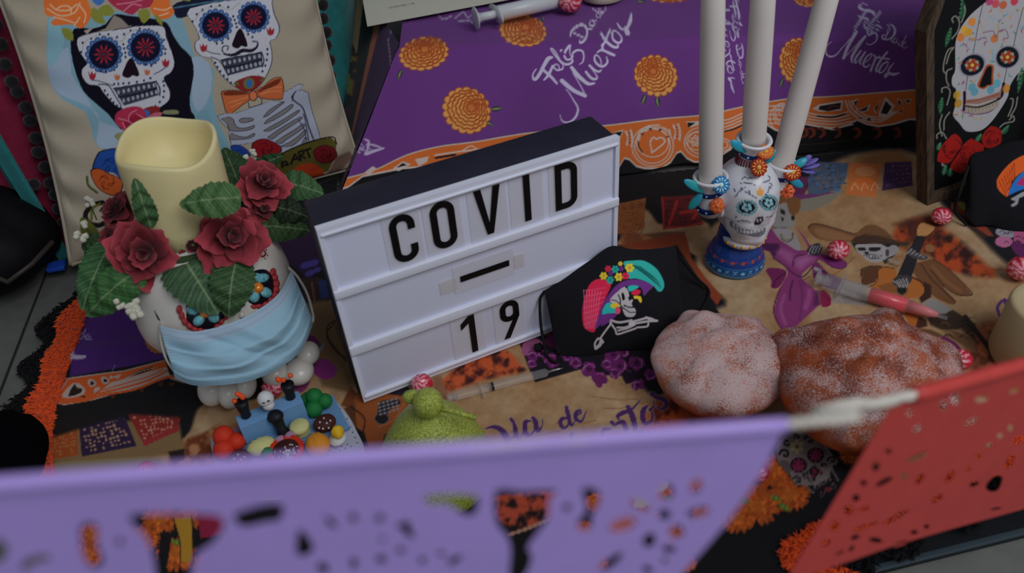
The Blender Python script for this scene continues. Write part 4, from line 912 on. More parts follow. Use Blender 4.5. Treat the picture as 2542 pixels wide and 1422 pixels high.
# rib cage
Zr3 = Z(540, 180, 5.469); BN, BK = (146, 150, 164), (42, 44, 62)
body = [(0,590),(90,560),(250,550),(400,500),(620,420),(740,380),(880,400),(900,270),(1000,220),(1100,160),(1160,170),(1130,220),(1060,250),(1150,240),(1230,280),(1245,380),(1290,560),(1340,700),(1395,890),(1180,980),(960,1100),(850,1080),(800,960),(680,900),(420,960),(200,1000),(170,900),(150,760),(60,680)]
b_ = np.array(body, float); R.poly(Zr3([(x+(x-700)*.012, y+(y-600)*.016) for x, y in body]), BK, smooth=1); R.poly(Zr3(body), BN, smooth=1)
gaps = [((630,600),(700,520),(820,440),(900,400),(880,420),(780,500),(680,580)), ((640,690),(690,640),(850,540),(1000,440),(1015,465),(900,560),(720,660)), ((635,790),(720,740),(900,640),(1090,520),(1090,545),(930,660),(760,760),(690,790)), ((690,880),(800,800),(960,700),(1120,610),(1135,630),(1000,720),(820,840),(740,900)),
        ((800,940),(900,870),(1050,780),(1165,700),(1170,740),(1080,810),(940,900),(860,960)), ((870,1000),(1000,940),(1120,850),(1190,780),(1190,830),(1120,900),(1010,990)), ((1150,960),(1190,890),(1210,900),(1190,980)),
        ((300,650),(340,625),(460,625),(480,645),(400,670),(320,675)), ((60,630),(150,610),(210,640),(240,720),(300,760),(420,750),(490,720),(490,745),(400,780),(180,790),(140,700)), ((190,830),(290,870),(400,880),(490,830),(495,855),(420,890),(280,905),(170,900))]
for g in gaps:
    g = np.array(g, float); c = g.mean(0); R.line(Zr3(g), 3.4, BK, smooth=2, closed=True); R.poly(Zr3(g), (112, 108, 106), smooth=2)
R.line(Zr3((1030,300),(1010,340),(1060,400),(1150,470),(1200,600),(1240,740),(1300,900)), 3.4, BK); R.line(Zr3((1060,260),(1030,300),(1020,380)), 3, BK); R.line(Zr3((1160,560),(1190,640),(1210,760),(1240,930)), 2.6, BK); R.line(Zr3((420,410),(430,480),(600,430),(600,360)), 2.2, BK, smooth=0)
R.line(Zr3((1100,640),(1180,780),(1200,900)), 2, BK)
# flowers, ribbon along the bottom
def prose(q, c, d, Zq=Zw, n=4):
    q = np.array(q, float); ce = q.mean(0); R.poly(Zq(ce+(q-ce)*1.06), (22, 16, 22), smooth=3); R.poly(Zq(q), c, smooth=3)
    rr = np.abs(q-ce).mean()
    for k in range(n):
        a = k*1.9; R.line(Zq((ce[0]+rr*.9*math.cos(a), ce[1]+rr*.9*math.sin(a)), (ce[0]+rr*.7*math.cos(a+.8), ce[1]+rr*.7*math.sin(a+.8)), (ce[0]+rr*.3*math.cos(a+1.4), ce[1]+rr*.3*math.sin(a+1.4))), 2, d)
prose([(680,1100),(720,1060),(850,1050),(900,1150),(930,1270),(870,1280),(800,1210),(700,1200),(655,1180)], (30,66,132), (14,34,84), n=7); prose([(640,1200),(700,1185),(760,1220),(850,1260),(850,1330),(800,1370),(720,1340),(670,1290)], (168,76,32), (100,36,18), n=6)
R.line(Zw((610,1240),(620,1300),(680,1350)), 6, (70,78,40)); R.line(Zw((720,1420),(650,1440),(600,1500),(620,1560),(690,1580),(740,1560)), 12, (24,22,22)); R.line(Zw((700,1430),(650,1460),(640,1540)), 7, (92,92,36)); R.line(Zw((900,1380),(800,1400),(720,1470)), 12, (80,82,38)); R.line(Zw((880,1370),(760,1410),(700,1480)), 3, (20,20,20))
R.poly(Zw((570,1520),(640,1560),(700,1640),(640,1680),(580,1650),(560,1580)), (84,86,36), smooth=2)
prose([(1620,1030),(1680,1020),(1740,1060),(1750,1120),(1700,1150),(1650,1110)], (30,56,128), (14,30,80)); prose([(1780,1000),(1850,975),(1920,1000),(1965,1030),(1960,1070),(1880,1100),(1800,1100),(1770,1050)], (122,20,26), (60,8,14), n=5)
R.poly(Zw((1900,1120),(2050,1040),(2200,980),(2320,965),(2360,1000),(2350,1100),(2300,1200),(1900,1300)), (74, 68, 26), smooth=1); R.line(Zw((1890,1120),(2100,1020),(2320,960),(2360,1010)), 3, (18,16,14))
Zy = Z(540, 180, 5.469)
for st in ([(880,1290),(870,1220),(930,1210),(960,1250),(890,1260)], [(1000,1240),(1050,1110),(1110,1190)], [(1020,1180),(1090,1170)], [(1130,1190),(1100,1080),(1160,1060),(1170,1100),(1120,1130),(1190,1160)], [(1180,1060),(1260,1030)], [(1215,1050),(1250,1150)]):
    R.line(Zy(st), 5, (22, 18, 16), smooth=0)
prose([(2200,1060),(2270,1020),(2340,1040),(2360,1100),(2300,1140),(2230,1130)], (92,16,22), (40,8,10)); R.poly(Zw((2060,1180),(2180,1140),(2270,1200),(2250,1280),(2120,1260)), (150,50,24), 6, smooth=2); R.poly(Zw((2150,1290),(2400,1200),(2440,1290),(2250,1400),(2100,1380)), (104,26,18), 6, smooth=2)
R.poly(Zw((2360,1100),(2450,1060),(2480,1100),(2300,1290),(2260,1280)), (104,80,70), 6)
# flowers in her hair at the top
OR2, ORL = (198, 100, 44), (200, 140, 96)
R.poly(Zw((310,60),(330,-40),(560,-60),(620,20),(640,110),(600,180),(560,200),(500,170),(380,180),(360,150),(400,120),(330,110)), OR2, smooth=2)
for q in (((330,60),(420,110),(520,90),(560,20)),((400,60),(440,40),(490,50),(500,90)),((350,30),(400,70),(480,70),(540,30)),((380,120),(460,140),(520,160)),((560,40),(600,100),(590,160)),((520,180),(560,120))): R.line(Zw(q), 3, (214,170,140))
R.poly(Zw((1060,-40),(1180,-40),(1190,30),(1225,80),(1180,130),(1110,130),(1050,60)), OR2, smooth=2); R.line(Zw((1080,60),(1150,70),(1200,50)), 3, (214,170,140)); R.line(Zw((1120,110),(1180,90)), 3, (214,170,140))
R.poly(Zw((760,-40),(1060,-40),(1050,50),(980,60),(930,105),(860,80),(780,30)), (150,44,66), smooth=2); R.line(Zw((820,30),(900,20),(1000,0)), 3, (190,110,130)); R.line(Zw((870,75),(930,30),(990,40)), 3, (190,110,130))
R.poly(Zw((640,-40),(740,-40),(730,10),(690,40),(650,10)), (60,100,160), smooth=2)
for q in (((640,60),(690,70),(740,160),(680,160),(640,120)),((690,60),(760,30),(800,80),(780,110),(720,110)),((970,80),(1030,60),(1055,110),(1010,165),(980,130)),((1080,100),(1130,130),(1140,180),(1100,150)),((430,200),(500,210),(515,285),(460,270)),((1270,-10),(1350,-40),(1330,10))):
    R.poly(Zw(q), (120,122,50), smooth=2)
m_pil = mat('pillow_canvas', vcol=True, rough=.85, noise=.04, nscale=500, bump=.35, bscale=1300, spec=.15)
m_pb = mat('pillow_back', (150, 140, 122), rough=.85, bump=.3, bscale=900)
pil = tag(mesh('pillow', FV, grid(NU, NU), m_pil, col=R.lin()), 'beige square pillow printed with a skeleton bride and groom', 'pillow')
mesh('back_cover', BV, grid(40, 40)[:, ::-1], m_pb, pil)
mesh('seam', *tube(pillow_surf(np.r_[np.linspace(0,1,40), np.ones(40), np.linspace(1,0,40), np.zeros(40)], np.r_[np.zeros(40), np.linspace(0,1,40), np.ones(40), np.linspace(1,0,40)], 1, 0)+pn*.02, .0035, 8), m_pb, pil)

# ---------------------------------------------------------------- magenta cushion with black pom-poms, standing behind the pillow
m_mag = mat('magenta_wool', (110, 22, 48), rough=.9, noise=.15, nscale=120, bump=.4, bscale=700, sheen=.2)
cshift = -pn*.075-pr*.085
def cush(S, T, sign, th):
    a = (4*S*(1-S)).clip(0, 1); b = (4*T*(1-T)).clip(0, 1)
    p = (pBL*(1-S)[:, None]+(pBR+pr*.06)*S[:, None])*(1-T)[:, None]+(pTL*(1-S)[:, None]+(pTR+pr*.12)*S[:, None])*T[:, None]
    return p+cshift+pn*(sign*((a*b)**.45*th))[:, None]
g = np.linspace(0, 1, 36); A_, B_ = np.meshgrid(g, g)
cushion = thing('cushion', 'magenta cushion edged with black pom-poms, standing behind the beige pillow', 'cushion', pBL+cshift)
mesh('cover', *join((cush(A_.ravel(), B_.ravel(), 1, .035), grid(36, 36)), (cush(A_.ravel(), B_.ravel(), -1, .03), grid(36, 36)[:, ::-1])), m_mag, cushion)
m_pom = mat('black_pompom', (20, 17, 20), rough=.95, bump=.8, bscale=600, sheen=.3)
def fuzzy(c, r, seed): 
    q = np.random.RandomState(seed); k = q.rand(3)*6
    return ball(c, r, 18, fn=lambda d: 1+.09*math.sin(11*d[0]+k[0])*math.sin(11*d[1]+k[1])*math.sin(12*d[2]+k[2]))
pv, pf = fuzzy(np.zeros(3), .0082, 1); pom0 = None
poms = [(-12,60),(2,110),(12,160),(29,203),(43,228),(64,267),(75,300),(89,343),(95,378),(112,415),(84,458),(125,455),(137,484),(146,519),(159,553)]
for i, (x, y) in enumerate(poms):
    S_ = onplane(x, y, pBL+cshift+pn*.046, pn)
    if pom0 is None: pom0 = mesh('pom_pom', pv+S_, pf, m_pom, cushion); pom0_c = S_
    else: o = pom0.copy(); COL.objects.link(o); o.parent = cushion; o.location = tuple(Vector(pom0.location)+Vector(S_-pom0_c))
for i, y in enumerate((-25, 12, 46, 80, 112, 150, 188, 230)):
    S_ = onplane(797+y*.13+i % 2*4, y, pBL+cshift+pn*.05, pn); o = pom0.copy(); COL.objects.link(o); o.parent = cushion; o.location = tuple(Vector(pom0.location)+Vector(S_-pom0_c))
# ---------------------------------------------------------------- teal blanket behind everything
m_teal = mat('teal_wool', (26, 92, 92), rough=.9, noise=.18, nscale=60, bump=.4, bscale=500, sheen=.15)
back = cshift-pn*.085
_q = pBL+cshift+pn*.052
rails = [(onplane(-100, 245, _q, pn), onplane(150, 652, _q, pn)), (onplane(-58, 232, _q, pn), onplane(170, 628, _q, pn)), (pTL+back-pr*.03, pBL+back+pr*.03), (pTR+back+pr*.13, pBR+back+pr*.06), (D(905, -160, 1.47), D(892, 330, 1.33))]
tv_ = np.linspace(0, 1, 30); SVt = []
cols = spl(np.array([np.r_[a, b] for a, b in rails]), 12)
for q in cols:
    for t in tv_: SVt.append(q[:3]*(1-t)+q[3:]*t)
SVt = np.array(SVt); gi = grid(30, len(cols))
nrmv = nrm(np.array([-.5, .85, .1]))
TV, TF = join((SVt, gi), (SVt+nrmv*.006, gi[:, ::-1]))
tag(mesh('blanket', TV, TF, m_teal), 'teal woven blanket hanging behind the cushions', 'blanket')
# ---------------------------------------------------------------- dark bag on the floor at the left edge
m_bag = mat('black_nylon', (10, 9, 11), rough=.6, noise=.3, nscale=30, bump=.5, bscale=60, spec=.15)
m_bag2 = mat('brown_sheen', (66, 54, 40), rough=.5, noise=.4, nscale=40, bump=.4, bscale=60)
bc = G(-60, 690, 0)
bagt = thing('bag', 'dark rounded bag with a painted brown sheen on the floor tiles at the left edge', 'bag', bc-UP*.008)
def bagf(d): return 1+.05*math.sin(5*d[0]+1)*math.sin(4*d[2])+.03*math.sin(9*d[1])
V, F = ball(bc+UP*.058, (.125, .10, .066), 40, fn=bagf); mesh('body', V, F, m_bag, bagt)
V, F = ball(bc+UP*.056+np.array([-.012, -.03, .008]), (.105, .075, .060), 32, fn=bagf); mesh('sheen_patch', V, F, m_bag2, bagt)  # brown swelling on the black body; its colour stands for a sheen
mesh('zip', *tube([D(-60,665,.93), D(20,700,.915), D(80,655,.93), D(130,600,.96)], .003, 8), mat('zip_tape', (44, 40, 36), rough=.4), bagt)
c = G(146, 668, .006); mesh('tab', *boxm(c-np.array([.012, .008, .0]), [.022, .004, 0], [-.004, .018, 0], [0, 0, .006], .0015), mat('blue_plastic', (28, 62, 150), rough=.4), bagt)
# black furry thing at the lower left edge
m_fur = mat('black_plush', (4, 4, 6), rough=1, bump=.9, bscale=300, spec=.05)
c = G(-30, 1195, .0); V, F = ball(c+UP*.02, (.062, .07, .032), 40, fn=lambda d: 1+.03*math.sin(17*d[0])*math.sin(15*d[1]))
tag(mesh('plush_bundle', V, F, m_fur), 'black plush bundle lying on the tiles at the lower left edge', 'plush')

# ================================================================ wooden coffin-shaped frame with the painted skull
fB = G(2302, 507, .0045); frn = None
fyaw = .36; fr_ = np.array([math.cos(fyaw), math.sin(fyaw), 0]); fb_ = np.array([-fr_[1], fr_[0], 0]); fl_lean = .16
fu = nrm(UP*math.cos(fl_lean)+fb_*math.sin(fl_lean)); fn_ = np.cross(fr_, fu); fn_ = fn_ if np.dot(fn_, EYE-fB) > 0 else -fn_
def floc(px, py, off=0):
    p = onplane(px, py, fB+fn_*off, fn_); return np.array([np.dot(p-fB, fr_), np.dot(p-fB, fu)])
b0 = floc(2302, 512); s0 = floc(2300, 80); t0_ = floc(2395, -60)
wd = .0115
bw = .175; cx = b0[0]+bw/2
lft = [b0, s0, np.array([cx-.075, .415])]
outer = [tuple(lft[0]), (2*cx-lft[0][0], lft[0][1]), (2*cx-lft[1][0], lft[1][1]), (2*cx-lft[2][0], lft[2][1]), tuple(lft[2]), tuple(lft[1])]
def inset(poly, d):
    P_ = np.array(poly, float); c = P_.mean(0); out = []
    n = len(P_)
    for i in range(n):
        a, b, c_ = P_[i-1], P_[i], P_[(i+1) % n]
        e1 = (b-a)/np.linalg.norm(b-a); e2 = (c_-b)/np.linalg.norm(c_-b); n1 = np.array([-e1[1], e1[0]]); n2 = np.array([-e2[1], e2[0]])
        m = (n1+n2)/(1+np.dot(n1, n2)); out.append(tuple(b+m*d))
    return out
inner_ = inset(outer, wd)
m_wood = mat('weathered_wood', (72, 58, 44), rough=.8, c2=(48, 38, 30), nscale=30, stretch=(8, 8, 1.2), bump=.5, bscale=60)
framet = thing('framed_picture', 'coffin-shaped wooden frame with a painted white sugar skull, leaning at the right edge', 'picture', fB)
FD = .017
n6 = len(outer)
for i in range(n6):                                       # six boards, mitred
    a, b, c2_, d = outer[i], outer[(i+1) % n6], inner_[(i+1) % n6], inner_[i]
    V, F = prism([[a, b, c2_, d]], (fB-fn_*FD, fr_, fu, fn_), FD)
    mesh('board', V, F, m_wood, framet, smooth=False)
pi = inset(outer, wd*.6); gx_ = np.linspace(min(p[0] for p in pi), max(p[0] for p in pi), 230); gz_ = np.linspace(min(p[1] for p in pi), max(p[1] for p in pi), 420)
GX, GZ = np.meshgrid(gx_, gz_); po = -.012
PVv = fB+np.outer(GX.ravel(), fr_)+np.outer(GZ.ravel(), fu)+fn_*po
kp = inside(pi, GX.ravel(), GZ.ravel())
W_ = Print(proj(PVv), (10, 10, 11)); Zk2 = Z(2320, 0, 3.23)
sku = [(165,420),(170,330),(200,240),(260,150),(330,80),(430,0),(520,-60),(700,-90),(900,-40),(980,60),(960,200),(900,330),(860,420),(780,500),(720,560),(660,600),(600,700),(590,770),(540,860),(470,960),(400,1030),(330,1055),(250,1050),(200,990),(150,930),(155,860),(165,760),(170,720),(140,680),(140,620),(165,560)]
W_.poly(Zk2(sku), (158, 156, 158), smooth=3)
for q in (((390,20),(350,200),(310,430)),((710,60),(660,250),(620,420)),((580,540),(560,640),(520,760)),((265,600),(250,720))): W_.line(Zk2(q), 1.6, (40,34,44), op=.8)
W_.poly(Zk2((165,700),(180,760),(165,850),(150,900),(150,740)), (10,10,11), 2)
for (x, y, rx, ry, r) in ((303,522,30,24,-30),(585,458,28,25,-30)):
    W_.ell(*Zk2.p(x, y), rx*1.12, ry*1.1, (110,96,120), rot=r, op=.6, soft=5); W_.ell(*Zk2.p(x, y), rx, ry, (10,18,30), rot=r)
    for k in range(10):
        a = 2*math.pi*k/10; W_.ell(*Zk2.p(x+45*math.cos(a), y+38*math.sin(a)), 5, 5, ((150,60,40),(150,140,110))[k % 2]); W_.ell(*Zk2.p(x+24*math.cos(a+.3), y+20*math.sin(a+.3)), 4.5, 4.5, (142,48,32))
    W_.ell(*Zk2.p(x, y), 4.5, 4.5, (200,170,60))
W_.poly(Zk2((410,530),(440,515),(475,530),(470,600),(470,680),(430,690),(395,715),(350,700),(345,670),(380,600)), (150,72,34), smooth=2); W_.poly(Zk2((420,545),(445,530),(460,545),(455,620),(455,675),(420,680),(395,700),(360,690),(390,610)), (10,8,10), smooth=2)
W_.line(Zk2((240,740),(240,830),(235,880)), 7, (38,12,34)); W_.line(Zk2((555,670),(540,760),(510,790)), 7, (38,12,34)); W_.line(Zk2((240,900),(330,915),(430,900),(510,850)), 2.4, (86,40,86))
W_.poly(Zk2((245,830),(340,850),(430,820),(530,790),(510,860),(420,900),(330,915),(245,900)), (150,138,122), smooth=1); W_.poly(Zk2((250,800),(360,790),(450,760),(530,730),(530,780),(430,810),(350,835),(250,830)), (140,104,92), smooth=1)
W_.line(Zk2((250,850),(340,860),(430,835),(525,790)), 3.4, (12,12,14)); W_.line(Zk2((260,815),(350,800),(450,775),(520,755)), 2, (140,60,40))
for k in range(9): W_.line(Zk2((270+k*28, 862-k*6),(272+k*28, 905-k*8)), 1.2, (96,84,80), smooth=0)
rr = np.random.RandomState(11)
PAL = [(60,130,120),(170,90,40),(150,50,80),(70,120,70),(90,150,170),(120,60,110),(190,130,50)]
def sprig(x, y, a, L_, c):
    W_.line(Zk2((x, y),(x+L_*math.cos(a), y+L_*math.sin(a)),(x+1.7*L_*math.cos(a+.5), y+1.7*L_*math.sin(a+.5))), [1.2, 3, 1], c, op=.85)
for k in range(150):
    u = rr.rand(); x = 180+rr.rand()*620; y = 40+rr.rand()*960
    if not inside(np.array(sku)*.93+np.array([30, 32]), np.array([x]), np.array([y]))[0]: continue
    if (abs(x-303) < 110 and abs(y-522) < 90) or (abs(x-585) < 100 and abs(y-458) < 90) or (340 < x < 480 and 520 < y < 720) or (230 < x < 540 and 740 < y < 910): continue
    sprig(x, y, rr.rand()*6.3, 10+rr.rand()*16, PAL[k % 7])
for (x, y, c) in ((300,175,(210,120,40)),(240,240,(210,150,50)),(270,260,(190,140,30)),(210,300,(200,110,40)),(490,30,(190,60,70)),(550,40,(180,80,50)),(440,10,(170,50,90)),(640,10,(190,40,60)),(480,310,(190,100,50)),(180,760,(180,140,40)),(190,830,(170,120,30)),(575,710,(190,120,40)),(300,700,(80,140,160)),(320,735,(80,140,160)),(500,670,(80,150,170)),(450,720,(80,140,160))):
    W_.ell(*Zk2.p(x, y), 9, 11, c, op=.85, rot=30)
W_.line(Zk2((400,260),(470,250),(490,300),(520,250),(570,240),(590,300),(560,310)), 2, (120,70,96)); W_.line(Zk2((510,190),(510,250),(500,330)), 2, (150,130,60)); W_.line(Zk2((470,400),(465,480)), 3, (100,160,170), smooth=0)
for (a, b, c) in (((220,0),(230,80),(190,170)), ((130,230),(110,300),(90,370)), ((60,790),(50,850),(45,910)), ((700,560),(690,640),(670,740)), ((590,1010),(560,1050),(530,1070)), ((160,1230),(130,1260),(115,1300)), ((90,1330),(80,1370),(70,1400)), ((370,1080),(350,1110),(335,1130)), ((130,1350),(125,1390),(120,1410)), ((45,1150),(35,1180),(30,1200))):
    W_.line(Zk2(a, b, c), [6, 14, 4], (34, 78, 52)); 
    for k in range(5):
        t = k/5; x = a[0]*(1-t)+c[0]*t; y = a[1]*(1-t)+c[1]*t; W_.ell(*Zk2.p(x, y), 2.4, 1.8, (90,140,104), op=.8)
for q in (((150,180),(140,150),(170,130),(200,180),(185,250),(140,310)), ((155,380),(110,400),(80,480),(70,560),(90,590)), ((150,385),(120,430),(95,510)), ((60,740),(60,710),(100,700),(125,740),(100,840)), ((140,550),(100,570),(95,640),(115,690)), ((120,900),(80,960),(75,1040)), ((60,920),(40,1000),(60,1090)), ((20,1110),(20,1080),(60,1060),(95,1110)), ((610,790),(630,800),(620,860),(590,930)), ((665,780),(650,860),(610,930)), ((600,960),(630,930),(635,970),(560,990),(525,1020)), ((240,50),(245,100),(215,180)), ((65,1330),(60,1310),(80,1330)), ((710,580),(680,590),(665,640))):
    W_.line(Zk2(q), 3.6, (122, 118, 108))
def wrose(q, seed):
    W_.poly(Zk2(q), (146, 26, 22), smooth=2); q = np.array(q, float); c = q.mean(0); z = np.random.RandomState(seed)
    for k in range(14):
        a = z.rand()*6.3; r = np.abs(q-c).mean()*(.3+1.0*z.rand()); W_.line(Zk2((c[0]+r*math.cos(a), c[1]+r*math.sin(a)),(c[0]+r*1.1*math.cos(a+.5), c[1]+r*1.1*math.sin(a+.5)),(c[0]+r*math.cos(a+1), c[1]+r*math.sin(a+1))), 2.2, (84,12,14), op=.8)
wrose([(20,1290),(50,1180),(110,1110),(160,1070),(210,1110),(220,1170),(180,1220),(160,1260),(110,1310)], 1); wrose([(130,1320),(200,1220),(230,1160),(290,1110),(330,1130),(400,1170),(370,1240),(300,1260),(280,1350),(210,1390),(140,1360)], 2); wrose([(380,1090),(450,1010),(530,1040),(540,1090),(530,1150),(440,1190),(390,1160)], 3)
Fp = grid(230, 420); kf = kp[Fp].all(1); Fp = Fp[kf]
mesh('painted_panel', PVv, Fp, mat('painted_board', vcol=True, rough=.5, spec=.3), framet, smooth=False, col=W_.lin())
V, F = prism([pi], (fB-fn_*FD, fr_, fu, fn_), .003); mesh('backing', V, F, m_wood, framet, smooth=False)
# ================================================================ light box with letter tiles
xBL = G(905, 995, .0042); xr = np.array([math.cos(.388), math.sin(.388), 0]); xb = np.array([-xr[1], xr[0], 0])
def X3(x, z, y=0): return xBL+xr*x*.001+UP*z*.001+xb*y*.001
m_wp = mat('white_plastic', (186, 188, 204), rough=.35, spec=.4); m_pan = mat('white_panel', (176, 178, 194), rough=.4, spec=.3)
m_blk = mat('dark_navy_plastic', (34, 34, 46), rough=.45, spec=.4, noise=.1, nscale=40)
W_mm, H_mm, D_mm = 303, 221, 54
box = thing('light_box', 'white light box with three letter rows and a dark casing, reading COVID - 19', 'light box', X3(W_mm/2, 0, 20))
mesh('casing', *boxm(X3(0, 0, 5), xr*W_mm*.001, xb*(D_mm-5)*.001, UP*H_mm*.001, .0025), m_blk, box)
mesh('front_panel', *boxm(X3(1, 1, 1.5), xr*(W_mm-2)*.001, xb*.004, UP*(H_mm-2)*.001, .0008), m_pan, box)
fo_ = [(-1, -.5), (W_mm+1, -.5), (W_mm+1, H_mm+1), (-1, H_mm+1)]; fi_ = [(3.5, 6), (W_mm-3.5, 6), (W_mm-3.5, H_mm-8), (3.5, H_mm-8)]
V, F = prism([[(a*.001, b*.001) for a, b in fo_], [(a*.001, b*.001) for a, b in fi_]], (xBL+xb*.006, xr, UP, -xb), .0075); mesh('front_frame', V, F, m_wp, box, smooth=False)
for z0, z1 in ((141.5, 152), (67.5, 80)):
    V, F = boxm(X3(-1.5, z0, -3.2), xr*(W_mm+3)*.001, xb*.006, UP*(z1-z0)*.001, .0016); o = mesh('rail', V, F, m_wp, box)
for z0, z1 in ((213.6, 216.5), (4.5, 8.5)):
    mesh('rail', *boxm(X3(1, z0, -3.0), xr*(W_mm-2)*.001, xb*.005, UP*(z1-z0)*.001, .001), m_wp, box)
def strip2(pts, w, closed=False, arc=0):
    P_ = np.asarray(pts, float); n = len(P_); L_ = []; R_ = []
    for i in range(n):
        a = P_[(i-1) % n] if (closed or i > 0) else None; b = P_[i]; c = P_[(i+1) % n] if (closed or i < n-1) else None
        if a is None: d = (c-b)/np.linalg.norm(c-b); m = np.array([-d[1], d[0]])
        elif c is None: d = (b-a)/np.linalg.norm(b-a); m = np.array([-d[1], d[0]])
        else:
            d1 = (b-a)/np.linalg.norm(b-a); d2 = (c-b)/np.linalg.norm(c-b); n1 = np.array([-d1[1], d1[0]]); n2 = np.array([-d2[1], d2[0]]); m = (n1+n2)/(1+np.dot(n1, n2))
        L_.append(tuple(b+m*w/2)); R_.append(tuple(b-m*w/2))
    return [L_, R_] if closed else [L_+R_[::-1]]
def arc(cx, cy, rx, ry, a0, a1, n=9):
    return [(cx+rx*math.cos(math.radians(a0+(a1-a0)*i/n)), cy+ry*math.sin(math.radians(a0+(a1-a0)*i/n))) for i in range(n+1)]
Wd = 24.5; Hh = 53; th = 7.0
def rr_path(w, h, r): 
    x, y = (w-th)/2, (h-th)/2; r = min(r, x)
    return arc(x-r, y-r, r, r, 0, 90, 6)+arc(-x+r, y-r, r, r, 90, 180, 6)+arc(-x+r, -y+r, r, r, 180, 270, 6)+arc(x-r, -y+r, r, r, 270, 360, 6)
def glyph(ch):
    x, y = (Wd-th)/2, (Hh-th)/2; r = 8.6
    if ch == 'O': return [strip2(rr_path(Wd, Hh, r), th, True)]
    if ch == 'C': return [strip2([(x, y-14.5)]+arc(x-r, y-r, r, r, 0, 90, 6)+arc(-x+r, y-r, r, r, 90, 180, 6)+arc(-x+r, -y+r, r, r, 180, 270, 6)+arc(x-r, -y+r, r, r, 270, 360, 6)+[(x, -y+14.5)], th)]
    if ch == 'I': return [[[(-th/2, -Hh/2), (th/2, -Hh/2), (th/2, Hh/2), (-th/2, Hh/2)]]]
    if ch == 'V': w = 13.6; return [[[(-w, Hh/2), (-w+7.4, Hh/2), (0, -14), (w-7.4, Hh/2), (w, Hh/2), (3.4, -Hh/2), (-3.4, -Hh/2)]]]
    if ch == 'D': r2 = 8.0; return [strip2([(-x, -y), (-x, y)]+[(x-r2, y)]+arc(x-r2, y-r2, r2, r2, 88, 0, 6)+arc(x-r2, -y+r2, r2, r2, 0, -88, 6)+[(x-r2, -y)], th, True)]
    if ch == '1': return [[[(1.2, -Hh/2), (8.0, -Hh/2), (8.0, Hh/2), (1.6, Hh/2), (-8, Hh/2-8.5), (-8, Hh/2-16.5), (1.2, Hh/2-9.5)]]]
    if ch == '9':
        w9, h9 = 22.5, 29; cx, cy = 0, Hh/2-h9/2; q = [(a, b+cy) for a, b in rr_path(w9, h9, 7.6)]
        return [strip2(q, th-.4, True), [[(8.0, 8.5), (11.2, 12), (11.2, 1.5), (-1.5, -Hh/2), (-8.6, -Hh/2), (4.6, 1.0)]]]
    if ch == '-': return [[[(-27, -3.6), (27, -3.6), (27, 3.6), (-27, 3.6)]]]
m_tile = mat('clear_film', (196, 194, 196), rough=.25, spec=.5, alpha=.30); m_ink = mat('black_ink', (12, 12, 14), rough=.45, k=1)
m_tape = mat('yellowed_tape', (190, 184, 178), rough=.35, alpha=.3)
TIL = [('C', 74, 184.4, 36.5, 62, 'first in the top row'), ('O', 113.7, 185.2, 38, 62, 'second in the top row'), ('V', 160, 184.5, 40.5, 62, 'middle of the top row'),
       ('I', 201.2, 185.2, 36.5, 62, 'fourth in the top row'), ('D', 244.2, 185.2, 37.5, 62, 'last in the top row'), ('-', 149.5, 115, 67.5, 33, ''), ('1', 123.4, 37.8, 37.5, 61, ''), ('9', 171.9, 38.8, 36.5, 61, '')]
NM = {'-': 'dash', '1': 'digit one', '9': 'digit nine'}
for ch, cx_, cz_, w_, h_, ps in TIL:
    lab = 'clear tile with black %s, %s of the light box' % (('letter '+ch) if ch not in NM else NM[ch], ps or ('taped to the middle row' if ch == '-' else 'in the bottom row'))
    t = thing('letter_tile', lab, 'letter tile', X3(cx_, cz_-h_/2, -.2), 'letter tiles slotted into the light box rows')
    tx, tz = (cx_, cz_) if ch not in '1' else (123.4, 36.6)
    mesh('film', *boxm(X3(tx-w_/2 if ch != '1' else 104.8, tz-h_/2, .1), xr*w_*.001, xb*.0006, UP*h_*.001, .0), m_tile, t, smooth=False)
    vf = []
    for g in glyph(ch):
        gg = [[((a+cx_+(0.3 if ch == '1' else 0))*.001, (b+cz_)*.001) for a, b in l] for l in g]
        vf.append(prism(gg, (xBL-xb*.0001, xr, UP, -xb), .0004))
    mesh('letter' if ch not in NM else ('dash' if ch == '-' else 'digit'), *join(*vf), m_ink, t, smooth=False)
    if ch == '-':
        mesh('tape', *boxm(X3(100.5, 104, -.5), xr*.018, xb*.0002, UP*.016, 0), m_tape, t, smooth=False); mesh('tape', *boxm(X3(182, 105, -.5), xr*.0125, xb*.0002, UP*.0165, 0), m_tape, t, smooth=False)

# ================================================================ cloth face masks
def fit_plane(A, B, C):
    n = nrm(np.cross(B-A, C-A)); return n if np.dot(n, EYE-A) > 0 else -n
def sheet(top, bot, nu, nv, hit, n=8):
    t = spl(top, n); b = spl(bot, n)
    def rs_(q, m):
        s = np.r_[0, np.cumsum(np.linalg.norm(np.diff(q, axis=0), axis=1))]; u = np.linspace(0, s[-1], m)
        return np.stack([np.interp(u, s, q[:, 0]), np.interp(u, s, q[:, 1])], 1)
    t = rs_(t, nu); b = rs_(b, nu); V = []
    for j in range(nv):
        v = j/(nv-1)
        for i in range(nu):
            p = t[i]*(1-v)+b[i]*v; V.append(hit(p[0], p[1], i/(nu-1), v))
    return np.array(V), grid(nu, nv)[:, ::-1]
m_mask = mat('black_mask_cotton', vcol=True, rough=.8, spec=.15, bump=.3, bscale=1500, noise=.05, nscale=800)
A = G(1388, 884, .003); B = G(1640, 866, .003); C = onplane(1470, 650, xBL-xb*.008, xb)
n1_ = fit_plane(A, B, C)
def h1(px, py, u, v): return onplane(px, py, A+n1_*(.001+.020*math.sin(math.pi*u)**.7*math.sin(math.pi*min(1, v*1.0))**.8), n1_)
